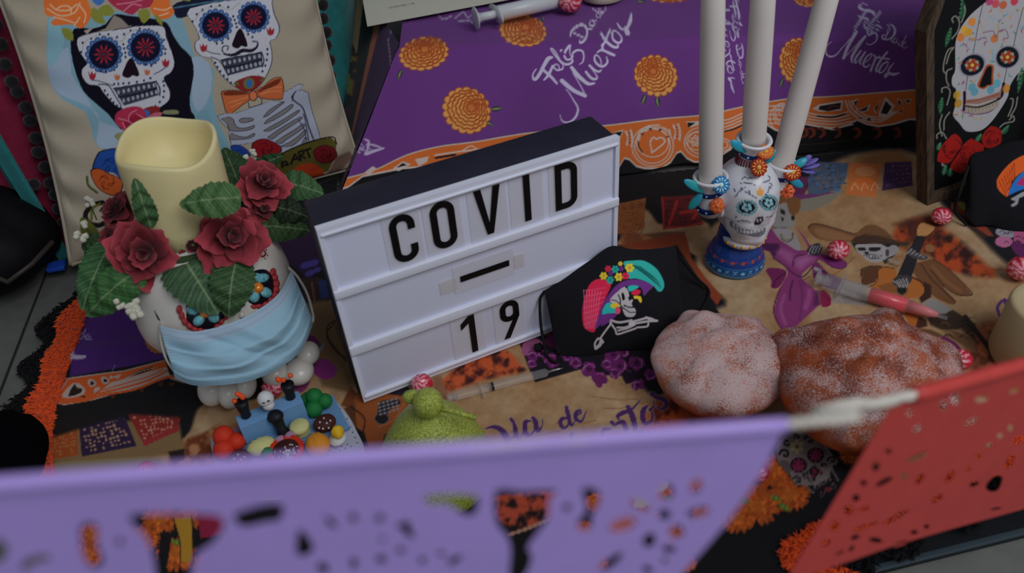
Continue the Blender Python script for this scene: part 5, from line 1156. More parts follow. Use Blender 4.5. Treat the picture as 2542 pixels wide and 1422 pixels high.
V, F = sheet([(1352,722),(1400,692),(1460,650),(1515,612),(1560,618),(1610,619),(1678,612)], [(1383,876),(1420,884),(1470,882),(1520,872),(1580,866),(1640,862),(1700,820)], 200, 160, h1)
M1 = Print(proj(V), (17, 17, 20)); Zc1 = Z(1340, 600, 3.95)
CY, PK, PPL, YL, BNE, GN = (34, 150, 140), (176, 30, 58), (88, 40, 104), (190, 158, 42), (150, 144, 146), (30, 130, 120)
M1.poly(Zc1((480,430),(550,370),(620,370),(700,410),(660,520),(600,650),(560,780),(540,880),(490,880),(430,830),(415,700),(430,580)), PK, smooth=3)
for k in range(7): M1.line(Zc1((430+k*28, 470+k*3),(440+k*22, 640),(450+k*16, 850)), 2, (206, 96, 130), op=.7)
for k in range(7): M1.line(Zc1((430,480+k*55),(520,470+k*52),(640,450+k*46)), 1.8, (206, 96, 130), op=.6)
M1.poly(Zc1((545,860),(560,780),(600,640),(680,510),(760,420),(860,375),(980,372),(1110,430),(1060,490),(1020,530),(990,450),(880,430),(800,460),(730,520),(700,600),(680,700),(640,760)), PPL, smooth=3)
M1.poly(Zc1((610,710),(640,620),(680,595),(720,620),(760,680),(740,710)), CY, smooth=2); M1.poly(Zc1((620,720),(700,700),(760,710),(700,770),(600,830)), PPL, smooth=2)
M1.poly(Zc1((820,200),(900,185),(1020,185),(1130,250),(1190,330),(1222,420),(1200,480),(1160,487),(1120,440),(1040,390),(940,360),(870,360),(850,280)), (40, 140, 130), smooth=3)
for k in range(8): M1.line(Zc1((860+k*18, 215+k*4),(960+k*26, 270+k*14),(1060+k*18, 340+k*16)), 1.8, (14, 70, 68), op=.9)
for (x, y, c, r) in ((625,335,YL,40),(880,255,YL,46),(775,345,YL,44),(790,215,YL,24),(670,265,PK,34),(840,335,PK,38),(740,270,GN,40),(690,375,GN,40),(800,265,PPL,26),(695,310,PPL,26)):
    for k in range(6):
        a = k*math.pi/3; M1.ell(*Zc1.p(x+r*.6*math.cos(a), y+r*.6*math.sin(a)), r*.42/3.95, r*.34/3.95, c, rot=math.degrees(a))
    M1.ell(*Zc1.p(x, y), r*.35/3.95, r*.35/3.95, np.array(c)*.8)
M1.poly(Zc1((690,560),(760,490),(830,440),(870,490),(880,540),(915,570),(900,610),(930,650),(945,690),(920,735),(850,735),(820,690),(800,640),(750,640),(700,600)), BNE, smooth=2)
M1.poly(Zc1((805,500),(825,510),(835,560),(815,575),(803,540)), (14,14,16), smooth=2); M1.poly(Zc1((865,545),(880,535),(905,560),(880,580)), (14,14,16)); M1.line(Zc1((770,520),(790,570),(790,620),(830,660)), 2.6, (14,14,16)); M1.line(Zc1((830,625),(870,640),(920,640)), 4, (14,14,16)); M1.line(Zc1((840,660),(880,690),(940,690)), 2, (14,14,16)); M1.line(Zc1((700,570),(750,580),(790,620)), 1.8, (14,14,16))
for k in range(5): M1.line(Zc1((845+k*14,628),(845+k*14,642)), 1.2, (150,144,146), smooth=0)
M1.poly(Zc1((860,440),(920,425),(975,440),(930,470),(880,490)), CY, smooth=2); M1.poly(Zc1((895,500),(940,465),(990,480),(970,520),(910,520)), PK, smooth=2); M1.poly(Zc1((920,530),(990,535),(1000,590),(980,595),(960,560),(930,560)), YL, smooth=2); M1.poly(Zc1((690,620),(740,600),(790,620),(740,650),(710,650)), YL, smooth=2); M1.ell(*Zc1.p(765,675), 7, 9, (190,60,90))
for q, w in ((((700,770),(780,790),(900,770)),6),(((760,840),(830,840),(890,820)),5),(((690,790),(740,860),(760,905),(850,880),(940,850)),5),(((770,870),(850,850),(900,830)),5),(((920,780),(1000,760),(1050,745)),6),(((940,800),(1060,780),(1150,775)),6),(((950,840),(1050,830),(1065,800)),5),(((1040,740),(1090,760),(1150,772)),[5,9,2]),(((700,800),(640,880),(590,950)),5),(((560,960),(540,1000),(545,1050)),5),(((600,980),(590,1010),(555,1040)),9),(((570,950),(600,955),(620,985)),6)):
    M1.line(Zc1(q), w, BNE)
M1.ell(*Zc1.p(905,805), 9, 7, (164,158,160))
blk1 = thing('face_mask', 'black cotton face mask embroidered with a plumed skeleton lady, leaning on the light box', 'face mask', A)
mesh('fabric', V, F, m_mask, blk1, col=M1.lin(.5))
Vb = V-n1_*.0025; mesh('lining', Vb[::1], F[:, ::-1], mat('black_lining', (14, 14, 16), rough=.9), blk1)
mesh('ear_loop', *tube(spl([onplane(x, y, A-n1_*.001, n1_) for x, y in ((1353,722),(1341,745),(1342,800),(1350,850),(1356,880))]+[G(1380,900,.004), G(1392,880,.004)], 8), .0016, 8), m_bk, blk1)
mesh('ear_loop', *tube(spl([G(1690,640,.03), G(1730,690,.012), G(1760,725,.004), G(1740,770,.004), G(1700,790,.006)], 8), .0018, 8), m_bk, blk1)
mesh('knot', *ball(G(1338,862,.006), (.006, .005, .005), 14, fn=lambda d: 1+.15*math.sin(7*d[0])), m_bk, blk1)
# second mask at the right edge, leaning on the frame
A2 = G(2395, 560, .004); B2 = G(2600, 560, .004); C2 = onplane(2450, 395, fB+fn_*.02, fn_); n2_ = fit_plane(A2, B2, C2)
def h2(px, py, u, v): return onplane(px, py, A2+n2_*(.001+.018*math.sin(math.pi*u)**.7*math.sin(math.pi*v)**.8), n2_)
V, F = sheet([(2402,428),(2412,385),(2450,372),(2520,350),(2600,345),(2680,360)], [(2398,535),(2420,560),(2460,560),(2520,580),(2600,585),(2680,560)], 110, 90, h2)
M2 = Print(proj(V), (15, 15, 18)); Zf2 = Z(2360, 330, 3.648)
M2.poly(Zf2((415,440),(450,370),(520,290),(600,230),(700,200),(760,330),(664,345),(600,390),(550,450),(520,570),(480,560),(430,510)), (176, 72, 26), smooth=3)
for k in range(7): M2.line(Zf2((440+k*22, 440-k*28),(470+k*18, 500-k*30),(500+k*14, 555-k*20)), 1.8, (104, 36, 16))
M2.poly(Zf2((525,560),(560,460),(620,380),(700,330),(760,420),(700,490),(600,530)), (28, 88, 150), smooth=3); M2.poly(Zf2((600,460),(650,400),(720,390),(700,450),(640,480)), (140, 34, 84), smooth=2)
M2.poly(Zf2((540,600),(590,570),(640,540),(700,520),(700,560),(620,590),(610,640),(560,670),(545,650),(590,620)), (120,118,120), smooth=2)
blk2 = thing('face_mask', 'black face mask with orange and blue motif, leaning on the wooden frame', 'face mask', A2)
mesh('fabric', V, F, m_mask, blk2, col=M2.lin(.5)); mesh('lining', V-n2_*.0025, F[:, ::-1], bpy.data.materials['black_lining'], blk2)
mesh('ear_loop', *tube(spl([V[5], G(2385,470,.05), G(2372,520,.02), G(2400,560,.004)], 8), .0018, 8), m_bk, blk2)
# ================================================================ large white ceramic skull wearing a surgical mask
sP = G(612, 925, .003); sC = sP+np.array([-.004, .012, .112]); sR = np.array([.078, .082, .088])
def ellhit(px, py, c=sC, r=sR, g=1.0):
    v = ray(px, py); o = (EYE-c)/(r*g); d = v/(r*g); a = d@d; b = o@d; cc = o@o-1; q = b*b-a*cc
    t = (-b-math.sqrt(max(q, 0)))/a; return EYE+v*t
def ellnorm(p, c=sC, r=sR): return nrm((p-c)/(r*r))
fdir = nrm(np.array([.12, -1, 0])); fside = np.cross(fdir, UP)*-1
m_cer = mat('white_glaze', (176, 172, 164), rough=.3, spec=.5, coat=.15, noise=.02, nscale=20)
skl = thing('skull_planter', 'large white ceramic skull with glitter flower eyes, wearing the blue surgical mask', 'skull', sP)
def skf(d):
    s = 1.0
    if d[2] < -.1: s *= 1-.16*min(1, (-.1-d[2])/.6)*(1-.5*max(0, -d[1]))
    s *= 1+.05*math.exp(-((d[0]-.55)**2+(d[2]+.05)**2+(d[1]+.75)**2)/.08)+.05*math.exp(-((d[0]+.55)**2+(d[2]+.05)**2+(d[1]+.75)**2)/.08)
    return s
mesh('cranium', *ball(sC, sR, 64, x=[1, 0, 0], fn=skf), m_cer, skl)
mesh('jaw', *ball(sC+np.array([.004, -.030, -.062]), (.046, .040, .024), 32, x=[1, 0, 0]), m_cer, skl)
def lump(c, r, seed=0): return ball(np.array(c), r, 22, x=[1, 0, 0])
h = G(562, 975, .0185); mesh('hand', *join(lump(h+np.array([-.014, .004, .004]), (.015, .020, .017)), lump(h+np.array([.005, -.002, .002]), (.012, .018, .016)), lump(h+np.array([.022, .004, .006]), (.010, .016, .014))), m_cer, skl)
h = G(734, 925, .018); mesh('hand', *join(lump(h+np.array([-.020, -.004, .006]), (.014, .016, .014)), lump(h+np.array([.004, .000, .002]), (.016, .018, .013)), lump(h+np.array([.012, .020, .008]), (.013, .015, .012))), m_cer, skl)
def radial(outline, hit, lift, dome=0, rings=6):
    q = np.asarray(outline, float); c = q.mean(0); n = len(q); V = []; F = []
    ch = hit(*c); V.append(ch+ellnorm(ch)*(lift+dome))
    for k in range(1, rings+1):
        f = k/rings
        for p in q:
            x = c+(p-c)*f; h_ = hit(*x); V.append(h_+ellnorm(h_)*(lift+dome*(1-f*f)))
    for p in q: h_ = hit(*p); V.append(h_-ellnorm(h_)*.001)
    for i in range(n): F.append((0, 1+(i+1) % n, 1+i))
    for k in range(rings):
        for i in range(n): a = 1+k*n+i; b = 1+k*n+(i+1) % n; F.append((a, b, b+n, a+n))
    return np.array(V), F
Zs4 = Z(380, 660, 4.062)
m_blkp = mat('black_paint', (14, 14, 22), rough=.35, coat=.2)
def glitter(name, c1, c2, sc=900):
    m = mat(name, c1, rough=.3, c2=c2, nscale=sc, spec=.7, bump=1.0, bscale=sc); return m
m_gl = glitter('teal_glitter', (40, 110, 124), (120, 186, 190)); m_glr = glitter('red_glitter', (110, 18, 26), (170, 46, 50)); m_gem = mat('amber_gem', (200, 110, 14), rough=.08, spec=1, coat=.6)
def eyepart(patch, petals, gem, reds):
    e = mesh('eye', *radial(spl(Zs4(patch), 4, True), ellhit, .0012, .001), m_blkp, skl); e['label'] = 'black eye patch with a teal glitter flower'
    for (x, y, rx, ry, ro) in petals: mesh('petal', *radial(ell(*Zs4.p(x, y), rx/4.062, ry/4.062, ro, 18), ellhit, .0028, .0022, 4), m_gl, e)
    V, F = radial(ell(*Zs4.p(*gem[:2]), gem[2]/4.062, gem[2]/4.062, 0, 10), ellhit, .0035, .0045, 3); mesh('gem', V, F, m_gem, e, smooth=False)
    V = [radial(ell(*Zs4.p(x, y), r*1.2/4.062, r*1.75/4.062, ro, 14), ellhit, .0006, .0026, 4) for x, y, r, ro in reds]
    mesh('scallop_border', *join(*V), m_glr, e)
eyepart([(340,470),(350,370),(480,310),(640,320),(720,420),(725,500),(680,580),(560,630),(430,610),(350,540)], [(400,440,62,44,20),(465,540,62,48,-40),(610,510,60,50,30),(630,400,46,44,0),(520,370,60,40,0)], (525,455,58),
        [(265,440,26,0),(290,500,26,-10),(320,560,26,-30),(370,605,26,-50),(420,635,24,-70),(640,600,20,60),(690,560,24,40),(735,510,22,20),(480,640,20,90)])
eyepart([(940,330),(930,200),(960,90),(1050,40),(1140,45),(1195,120),(1210,220),(1180,320),(1100,380),(1000,385)], [(1080,125,72,46,-10),(1030,120,50,44,20),(1120,265,62,48,30),(1010,310,48,56,20),(975,220,40,44,0)], (1040,222,54),
        [(1205,65,26,10),(1225,120,26,0),(1240,180,28,0),(1238,240,26,0),(1225,295,26,20),(1180,340,24,40),(1130,380,22,60),(1060,405,24,80),(1010,410,22,90)])
mesh('nose', *radial(ell(*Zs4.p(885, 490), 9, 12, 20, 14), ellhit, .001, .004, 3), m_cer, skl); mesh('nostril', *radial(ell(*Zs4.p(885, 515), 5, 3.4, -20, 10), ellhit, .0052, 0, 2), m_blkp, skl)
m_redp = mat('red_paint', (130, 24, 36), rough=.4)
mesh('painted_curl', *tube([ellhit(x, y)+ellnorm(ellhit(x, y))*.0004 for x, y in spl([(655,622),(659,630),(652,637),(645,633),(648,628)], 5)], .0009, 6), m_redp, skl)
mesh('painted_dots', *join(*[ball(ellhit(x, y), .0009, 8) for x, y in ((661,620),(664,634),(658,642))]), m_redp, skl)
V, F = radial(spl([(384,770),(390,780),(398,795),(392,790)], 4, True), ellhit, .0006, 0, 2); mesh('painted_mark', V, F, m_blkp, skl)

# ---------------------------------------------------------------- blue surgical mask on the skull
mC = sC+np.array([.006, -.018, -.030]); mR = np.array([.092, .088, .084])
m_surg = mat('blue_nonwoven', vcol=True, rough=.75, spec=.2, bump=.5, bscale=900, noise=.03, nscale=600)
NUm, NVm = 130, 90
tp = [(398,808),(440,818),(490,822),(560,806),(630,775),(690,730),(722,672)]; bt = [(436,936),(480,952),(540,952),(620,940),(690,910),(745,865),(776,798)]
def hm(px, py, u, v):
    p = ellhit(px, py, mC, mR); n = ellnorm(p, mC, mR)
    amp = math.sin(math.pi*u)**.35
    pl = 0
    for vc, a in ((.40, .0030), (.63, .0034), (.84, .0026)):
        x = (v-vc-.05*math.sin(3.1*u))/.10; pl += a*(1/(1+math.exp(-x*9)))*math.exp(-max(0, x)*.9)
    dr = .0030*math.sin(6*u+9*v)*math.sin(math.pi*v)+.0022*math.sin(15*u-7*v)*math.sin(math.pi*v)+.004*math.exp(-((u-.62-.35*(v-.4))/.05)**2)*math.sin(math.pi*v)-.003*math.exp(-((u-.48-.5*(v-.5))/.04)**2)*math.sin(math.pi*v)
    return p+n*(.0012+amp*(pl+dr*.9))
V, F = sheet(tp, bt, NUm, NVm, hm)
Ms = Print(np.stack([np.tile(np.linspace(0, 100, NUm), NVm), np.repeat(np.linspace(0, 100, NVm), NUm)], 1), (128, 160, 176))
Ms.poly([(0,0),(100,0),(100,20),(0,20)], (140, 158, 174), 4)
for y0 in (5, 15):
    for k in range(60): Ms.ell(k*1.7+.5, y0, .5, .7, (104, 126, 142), soft=.6)
for k in range(16): 
    for e in (1.8, 98.2): Ms.line([(e-1.4, 8+k*5.6), (e+1.4, 8+k*5.6)], .9, (150, 180, 192), soft=.8, smooth=0); Ms.line([(e-1.4, 10.6+k*5.6), (e+1.4, 10.6+k*5.6)], .7, (96, 130, 146), soft=.8, smooth=0)
Ms.line([(0,97),(100,97)], 2, (112,142,160), soft=1.5, smooth=0)
sm = thing('surgical_mask', 'light blue pleated surgical mask stretched over the jaw of the white skull', 'face mask', mC-UP*.08)
mesh('pleated_sheet', V, F, m_surg, sm, col=Ms.lin())
mesh('inner_layer', V-np.array([ellnorm(p, mC, mR) for p in V])*.0012, F[:, ::-1], mat('white_nonwoven', (160, 166, 176), rough=.8), sm)
m_el = mat('white_elastic', (150, 146, 138), rough=.7)
def along(pts, off): return [ellhit(x, y, mC, mR)+ellnorm(ellhit(x, y, mC, mR), mC, mR)*off for x, y in spl(pts, 6)]
mesh('ear_loop', *tube(along([(402,812),(396,800),(394,812),(396,850),(410,895),(436,934)], -.002), .0011, 8), m_el, sm); mesh('ear_loop', *tube(along([(720,675),(714,668),(735,690),(758,730),(772,780),(772,800)], .002), .0014, 8), m_el, sm)

# ---------------------------------------------------------------- candle and rose wreath on top of it
zW = .190
cB = np.array([sC[0]-.002, sC[1]+.004, zW-.006]); cT = yplane(413, 352, cB[1]+.012)
cax = nrm(cT-cB); cl = np.linalg.norm(cT-cB); m_wax = mat('ivory_wax', (190, 178, 132), rough=.4, sss=.25, spec=.35, noise=.04, nscale=25)
cr = .0448
def candle_fn(a, h):
    return 1+.012*math.sin(3*a+h*40)+.008*math.sin(7*a-h*60)
def wax_top(a): return .0095*math.cos(a-1.75)+.0035*math.sin(3*a+.5)
segc = 72; Vc = []; Fc = []; prof = [(cr*.97, 0), (cr*.99, .2), (cr*1.0, .5), (cr*1.0, .8), (cr*1.0, .95), (cr*.985, 1.0), (cr*.93, 1.004), (cr*.90, .985), (cr*.885, .9), (cr*.88, .62), (0.001, .60)]
Xc, Yc, Zc_ = basis(cax, [1, 0, 0])
for r, f in prof:
    for i in range(segc):
        a = 2*math.pi*i/segc; hh = cl*f+wax_top(a)*max(0, (f-.55)/.45 if f < 1.1 else 0); Vc.append(cB+Xc*r*candle_fn(a, hh)*math.cos(a)+Yc*r*candle_fn(a, hh)*math.sin(a)+Zc_*hh)
for j in range(len(prof)-1):
    for i in range(segc): i2 = (i+1) % segc; Fc.append((j*segc+i, j*segc+i2, (j+1)*segc+i2, (j+1)*segc+i))
Fc.append(tuple(range(segc))[::-1])
tag(mesh('candle', np.array(Vc), Fc, m_wax), 'thick ivory wax candle with a wavy hollow rim, rising out of the rose wreath', 'candle')

wc = G(470, 585, zW)
wreath = thing('rose_wreath', 'wreath of dark red fabric roses and green leaves around the ivory candle', 'wreath', wc-UP*.01)
m_leaf = mat('leaf_fabric', vcol=True, rough=.6, spec=.25, bump=.5, bscale=900, noise=.12, nscale=300)
m_petal = mat('rose_fabric', vcol=True, rough=.75, sheen=.15, bump=.3, bscale=800, noise=.08, nscale=150)
m_stem = mat('stem_green', (40, 58, 30), rough=.8)
ringp = [cB+UP*.006+np.array([math.cos(a)*.048, math.sin(a)*.048, -.004]) for a in np.linspace(0, 2*math.pi, 40)]
mesh('ring', *tube(ringp, .0045, 8), m_stem, wreath)
def leaf(base, tip, w, zb=zW, zt=None, curl=.008, col=(50, 78, 46), dark=1.0, fold=.0, mode=None):
    zt = zb-.01 if zt is None else zt
    b = G(base[0], base[1], zb); t = G(tip[0], tip[1], zt)
    if mode == 'candle': b = yplane(base[0], base[1], cB[1]-.058); t = yplane(tip[0], tip[1], cB[1]-.056)
    if mode == 'skull': t = ellhit(*tip); t = t+ellnorm(t)*.012
    ax = t-b; L_ = np.linalg.norm(ax); ax = ax/L_
    view = nrm(EYE-(b+t)/2); side = nrm(np.cross(ax, view)); nn = nrm(np.cross(side, ax)+UP*.35); side = nrm(np.cross(ax, nn)); nn = np.cross(side, ax)
    wm = w*mpp((b+t)/2); nu_, nv_ = 31, 61; V = []; C_ = []
    for j in range(nv_):
        v = j/(nv_-1); hw = wm*.5*(math.sin(math.pi*min(1, v**.72))**.62)*(1-.12*v)
        if v > .97: hw *= (1-v)/.03
        ser = 1+.05*math.sin(v*60)
        for i in range(nu_):
            u = i/(nu_-1)*2-1
            p = b+ax*L_*v+side*u*hw*(ser if abs(u) > .9 else 1)+nn*(curl*math.sin(math.pi*v)-.25*hw*u*u+abs(u)*hw*fold+.0012*math.sin(v*24+abs(u)*3)); V.append(p)
            mid = math.exp(-(u*hw/.0006)**2); lat = abs(((v*9-abs(u)*1.6) % 1)-.5)*2; lv = max(0, (lat-.82)/.18)*.7*(.5+.5*(1-abs(u)))
            net = .26*math.sin(v*110+u*9)*math.sin(u*26+v*8)
            f = max(mid*.8, lv); c = np.array(col)*dark*(1+net); c = c*(1-f)+np.array((118, 134, 96))*dark*f; C_.append(c)
    C_ = alb(np.clip(np.array(C_), 0, 255)); V = np.array(V)
    V2, F2 = V, grid(nu_, nv_)
    return mesh('leaf', V2, F2, m_leaf, wreath, col=C_)
for args in (((376,566),(333,440),56,0,0,.006,(50,78,46),1,0,'candle'), ((598,490),(446,508),96,0,0,.006,(58,86,48),1,0,'candle'), ((600,470),(556,368),84,zW,zW+.012,.008,(40,66,36),.8),
             ((690,450),(806,482),82,zW-.004,zW-.012,.008,(50,78,46)), ((668,515),(768,540),74,zW-.01,zW-.02,.012,(34,48,30),.7), ((640,560),(772,572),76,zW-.016,zW-.03,.004,(44,68,36),.85),
             ((276,600),(204,772),88,zW-.006,zW-.045,.012,(44,76,44)), ((352,660),(216,784),104,zW,zW-.05,.010,(48,84,44)), ((446,628),(540,772),150,zW-.004,0,.016,(52,76,52),1,0,'skull'), ((588,638),(562,778),112,zW-.004,0,.016,(44,68,40),1,0,'skull'),
             ((345,520),(300,478),40,zW-.01,zW,.004,(44,58,44)), ((630,420),(705,385),44,zW-.01,zW,.004,(36,66,36),.8), ((255,590),(215,640),70,zW-.012,zW-.03,.006,(36,60,36)), ((520,625),(535,725),84,zW-.01,0,.008,(36,58,34),.8,0,'skull')):
    leaf(*args)
def rose(center, rpx, z, aim, seed, dark=1.0, npet=(6, 5, 4)):
    c = G(center[0], center[1], z); R0 = rpx*mpp(c); q = np.random.RandomState(seed); ax = nrm(aim); X_, Y_, Z_ = basis(ax)
    V, F = ball(c-Z_*R0*.10, (R0*.34, R0*.34, R0*.42), 14, axis=ax); col = np.ones((len(V), 3))*alb((86*dark, 16*dark, 24*dark))
    ro = mesh('rose', V, F, m_petal, wreath, col=col)
    for li, n in enumerate(npet+(3,)):
        rad = R0*(1.0, .76, .52, .30)[li]; tilt = (.25, .62, 1.0, 1.32)[li]; lift = R0*(-.12, .06, .20, .30)[li]
        for k in range(n):
            a = 2*math.pi*(k+.5*(li % 2)+.15*q.randn())/n; w_ = rad*(1.05, .98, .9, .85)[li]; L_ = rad*1.0*(1+.12*q.randn()); tl = tilt+.12*q.randn(); pk = q.rand()
            dr = X_*math.cos(a)+Y_*math.sin(a); tn = -X_*math.sin(a)+Y_*math.cos(a)
            Vp = []; Cp = []; m_, n_ = 11, 11
            for j in range(n_):
                v = j/(n_-1); ang = tl*(1-.55*v) if li < 2 else tl*(1-.12*v)
                for i in range(m_):
                    u = i/(m_-1)*2-1; hw = w_*.58*math.sin(math.pi*(.16+.60*v))**.8*(1.0)
                    rr_ = L_*v; out = math.cos(ang)*rr_; up_ = math.sin(ang)*rr_
                    edge = (-.10*L_*max(0, v-.75)*4 if li < 2 else 0)
                    cup = .30*w_*u*u*(1 if li > 0 else .55)
                    wob = .05*w_*math.sin(5*u+pk*6)*v
                    tipc = (1-.30*v*abs(u)**1.3+.05*v*math.sin(7*u+pk*9))
                    Vp.append(c+Z_*(lift+up_*tipc+edge+wob+cup*.7)+dr*(out*tipc-cup*.25*(li > 0)+R0*.05)+tn*u*hw)
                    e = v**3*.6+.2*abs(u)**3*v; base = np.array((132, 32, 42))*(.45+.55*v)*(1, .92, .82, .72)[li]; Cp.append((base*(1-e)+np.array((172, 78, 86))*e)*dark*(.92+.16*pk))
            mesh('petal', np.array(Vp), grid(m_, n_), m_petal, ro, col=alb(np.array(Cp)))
tov = nrm(EYE-wc)
rose((365, 628), 96, zW+.006, tov*.9+np.array([-.1, -.25, .1]), 1)
rose((574, 590), 96, zW+.010, tov*.9+np.array([.15, -.1, .2]), 2)
rose((650, 462), 74, zW+.012, tov*.7+np.array([.25, .1, .5]), 3)
rose((297, 524), 56, zW+.004, tov*.7+np.array([-.5, .1, .4]), 4, .85)
rose((283, 590), 44, zW-.004, tov*.7+np.array([-.5, -.1, .2]), 5, .85, (5, 4, 3))
rose((480, 606), 50, zW+.004, tov+np.array([0, -.3, 0]), 6, .85, (5, 4, 3))
rose((650, 520), 34, zW-.004, tov+np.array([.3, 0, .1]), 7, .7, (5, 4, 3))
m_bb = mat('white_blossom', (168, 166, 150), rough=.8)
for pts in ([(612,448),(607,420),(620,385),(626,380)], [(640,402),(632,405),(618,412),(610,440)], [(300,690),(282,725),(290,745),(310,760),(325,775)], [(345,720),(335,745),(338,770),(342,785)], [(240,545),(225,510),(223,503)], [(235,590),(213,565),(208,556)], [(230,600),(204,595),(200,590)]):
    zz = zW-.03 if pts[0][1] > 640 else zW-.004
    sp = mesh('sprig', *tube([G(x, y, zz) for x, y in spl(pts, 4)], .0006, 6), m_stem, wreath)
    q = np.random.RandomState(len(pts)+pts[0][0]); n = 12 if zz < zW-.02 else 5; Bv = []
    for k in range(n):
        x, y = spl(pts, 4)[-1-int(k*(.9 if n > 6 else .4)) % len(spl(pts, 4))]; Bv.append(ball(G(x+q.randn()*7, y+q.randn()*6, zz+.002), .0024+.0012*q.rand(), 8, fn=lambda d: 1+.25*math.sin(9*d[0])*math.sin(8*d[1])))
    mesh('blossoms', *join(*Bv), m_bb, sp)
# ================================================================ skull candle holder with three cups
hP = G(1822, 648, 0.0035); hx = np.array([1., 0, 0])
def hz(py): return zat(hP, py)
m_wh = mat('glazed_white', vcol=True, rough=.3, spec=.5, coat=.2); m_wglz = mat('plain_white_glaze', (186, 186, 190), rough=.3, spec=.5, coat=.2)
m_bl = mat('blue_glaze', vcol=True, rough=.3, spec=.5, coat=.25)
hold = thing('candle_holder', 'ceramic candle holder shaped as a painted sugar skull on a blue foot', 'candle holder', hP)
# foot
z1 = hz(590); prof = [(.0352, 0), (.0362, .003), (.0358, .008), (.0335, .016), (.0290, .026), (.0248, .034), (.0225, z1+.012), (.021, z1+.018)]
prof = [(float(np.interp(i, np.arange(len(prof)), [p[0] for p in prof])), float(np.interp(i, np.arange(len(prof)), [p[1] for p in prof]))) for i in np.linspace(0, len(prof)-1, 60)]
V, F = revolve(prof, hP, seg=160, x=hx); ang = np.degrees(np.arctan2(V[:, 1]-hP[1], V[:, 0]-hP[0])); hh = (V[:, 2]-hP[2])*1000
Hb = Print(np.stack([ang, hh], 1), (22, 52, 118))
Hb.C[:] = np.array((22, 50, 112)); Hb.C[(hh < 13.5)] = (22, 66, 116)
for y in (1.2, 3.5, 13.4): Hb.line([(-180,y),(180,y)], .7, (92,146,170), soft=.5, smooth=0)
for k in range(24):
    a = -180+15*k; c = (104,160,176)
    if k % 3 == 0: Hb.ell(a, 8, 4, 2.0, c, soft=.8)
    else:
        for q in (((a-4,5.5),(a,9),(a+3,6)), ((a-3,11),(a+1,9.5),(a+4,11))): Hb.line(q, .9, c, soft=.6)
for k in range(16): Hb.ell(-180+22.5*k, 20.5, 4.5, 1.8, (150,62,46), soft=.8); Hb.line([(-176+22.5*k,20),(-172+22.5*k,21.8),(-166+22.5*k,20)], .8, (130,48,50), soft=.6)
mesh('foot', V, F, m_bl, hold, col=Hb.lin())
# skull: cranium, brow and jaw as one surface
hc = np.array([hP[0]+.001, hP[1]-.001, (hz(606)+hz(400))/2+.002]); hrz = (hz(400)-hz(606))/2*1.04; hf = nrm(np.array([.42, -.90, 0])); hs = np.cross(UP, hf)*-1; hs = hs if hs[0] > 0 else -hs
kx, ky = .0350, .038
def hskf(d):
    f = -d[1]; z = d[2]; s = 1.0
    if z > 0: s *= 1+.10*(1-abs(z-.45)/.55)*(z < 1)
    if z < 0: s *= 1-.20*min(1, -z/.5)*(1 if f < .2 else .45)
    s += .07*math.exp(-((abs(d[0])-.62)**2+(z+.22)**2)/.03)*(f > 0)
    for ex in (-.36, .36): s -= .055*math.exp(-((d[0]-ex)**2+(z+.02)**2)/.022)*(f > 0)
    s -= .04*math.exp(-((d[0])**2+(z+.33)**2)/.006)*(f > 0); s += .05*math.exp(-((d[0])**2/.05+(z+.62)**2/.05))*(f > 0)
    return s
Xh = np.array([hf[0]*0+(-hf[1]), hf[0], 0]);  Xh = nrm(Xh)
V, F = ball(np.zeros(3), (kx, ky, hrz), 200, fn=hskf)
R3 = np.stack([Xh, -hf, UP], 1); loc_ = V.copy(); Vw = hc+V @ R3.T
# jaw block grown from lower vertices
lw = np.clip((-loc_[:, 2]-.012)/.02, 0, 1)[:, None]; Vw = Vw+hf*.007*lw
Hs = Print(proj(Vw), (184, 184, 188)); nrmf = (loc_ @ np.array([0, -1, 0])) > -.004; Hs.lim = nrmf
Zh = Z(1690, 280, 3.384); TQ, NB = (64, 132, 140), (14, 16, 26)
for (x, y, rx, ry) in ((555,795,88,62),(740,755,74,62)):
    for k in range(18):
        a = 2*math.pi*k/18; Hs.ell(*Zh.p(x+rx*.92*math.cos(a), y+ry*.95*math.sin(a)), 3.4, 3.0, TQ)
    Hs.ell(*Zh.p(x, y), rx*.86/3.384, ry*.86/3.384, (150,180,184)); Hs.ell(*Zh.p(x, y), rx*.78/3.384, ry*.76/3.384, NB)
    for k in range(5):
        a = 2*math.pi*k/5+.4; Hs.ell(*Zh.p(x+rx*.34*math.cos(a), y+ry*.38*math.sin(a)), 4.8, 4.4, (130,180,186))
    Hs.ell(*Zh.p(x, y), 2.6, 2.6, (20,50,90))
Hs.poly(Zh((615,925),(640,880),(690,870),(695,900),(670,935),(620,945)), (14,14,18)); Hs.ell(*Zh.p(645,905), 3, 4.5, (184,184,188)); Hs.ell(*Zh.p(672,900), 2.6, 4.5, (184,184,188))
Hs.poly(Zh((635,640),(650,655),(665,610),(680,650),(700,650),(690,690),(665,700),(640,685)), (214,140,60), smooth=2)
for q in (((500,590),(560,590),(625,605)),((510,560),(535,540),(555,550)),((560,560),(575,545),(600,550)),((520,640),(480,670),(470,700)),((530,655),(590,690),(640,718)),((570,650),(580,665),(565,675)),((505,625),(510,640),(500,650)),((700,700),(730,670),(745,620)),((690,590),(715,580),(740,560)),((745,590),(765,600),(750,640)),((450,860),(470,870),(455,885)),((480,910),(540,905),(580,920)),((720,880),(760,870),(770,860)),((660,740),(668,745),(660,750)),((735,530),(750,545),(740,570))):
    Hs.line(Zh(q), 2.2, (40,46,80))
for (x, y) in ((455,655),(450,640),(470,690),(540,630),(520,635),(500,655),(665,740),(665,765),(690,765),(455,700)): Hs.ell(*Zh.p(x, y), 1.8, 1.8, (40,46,90))
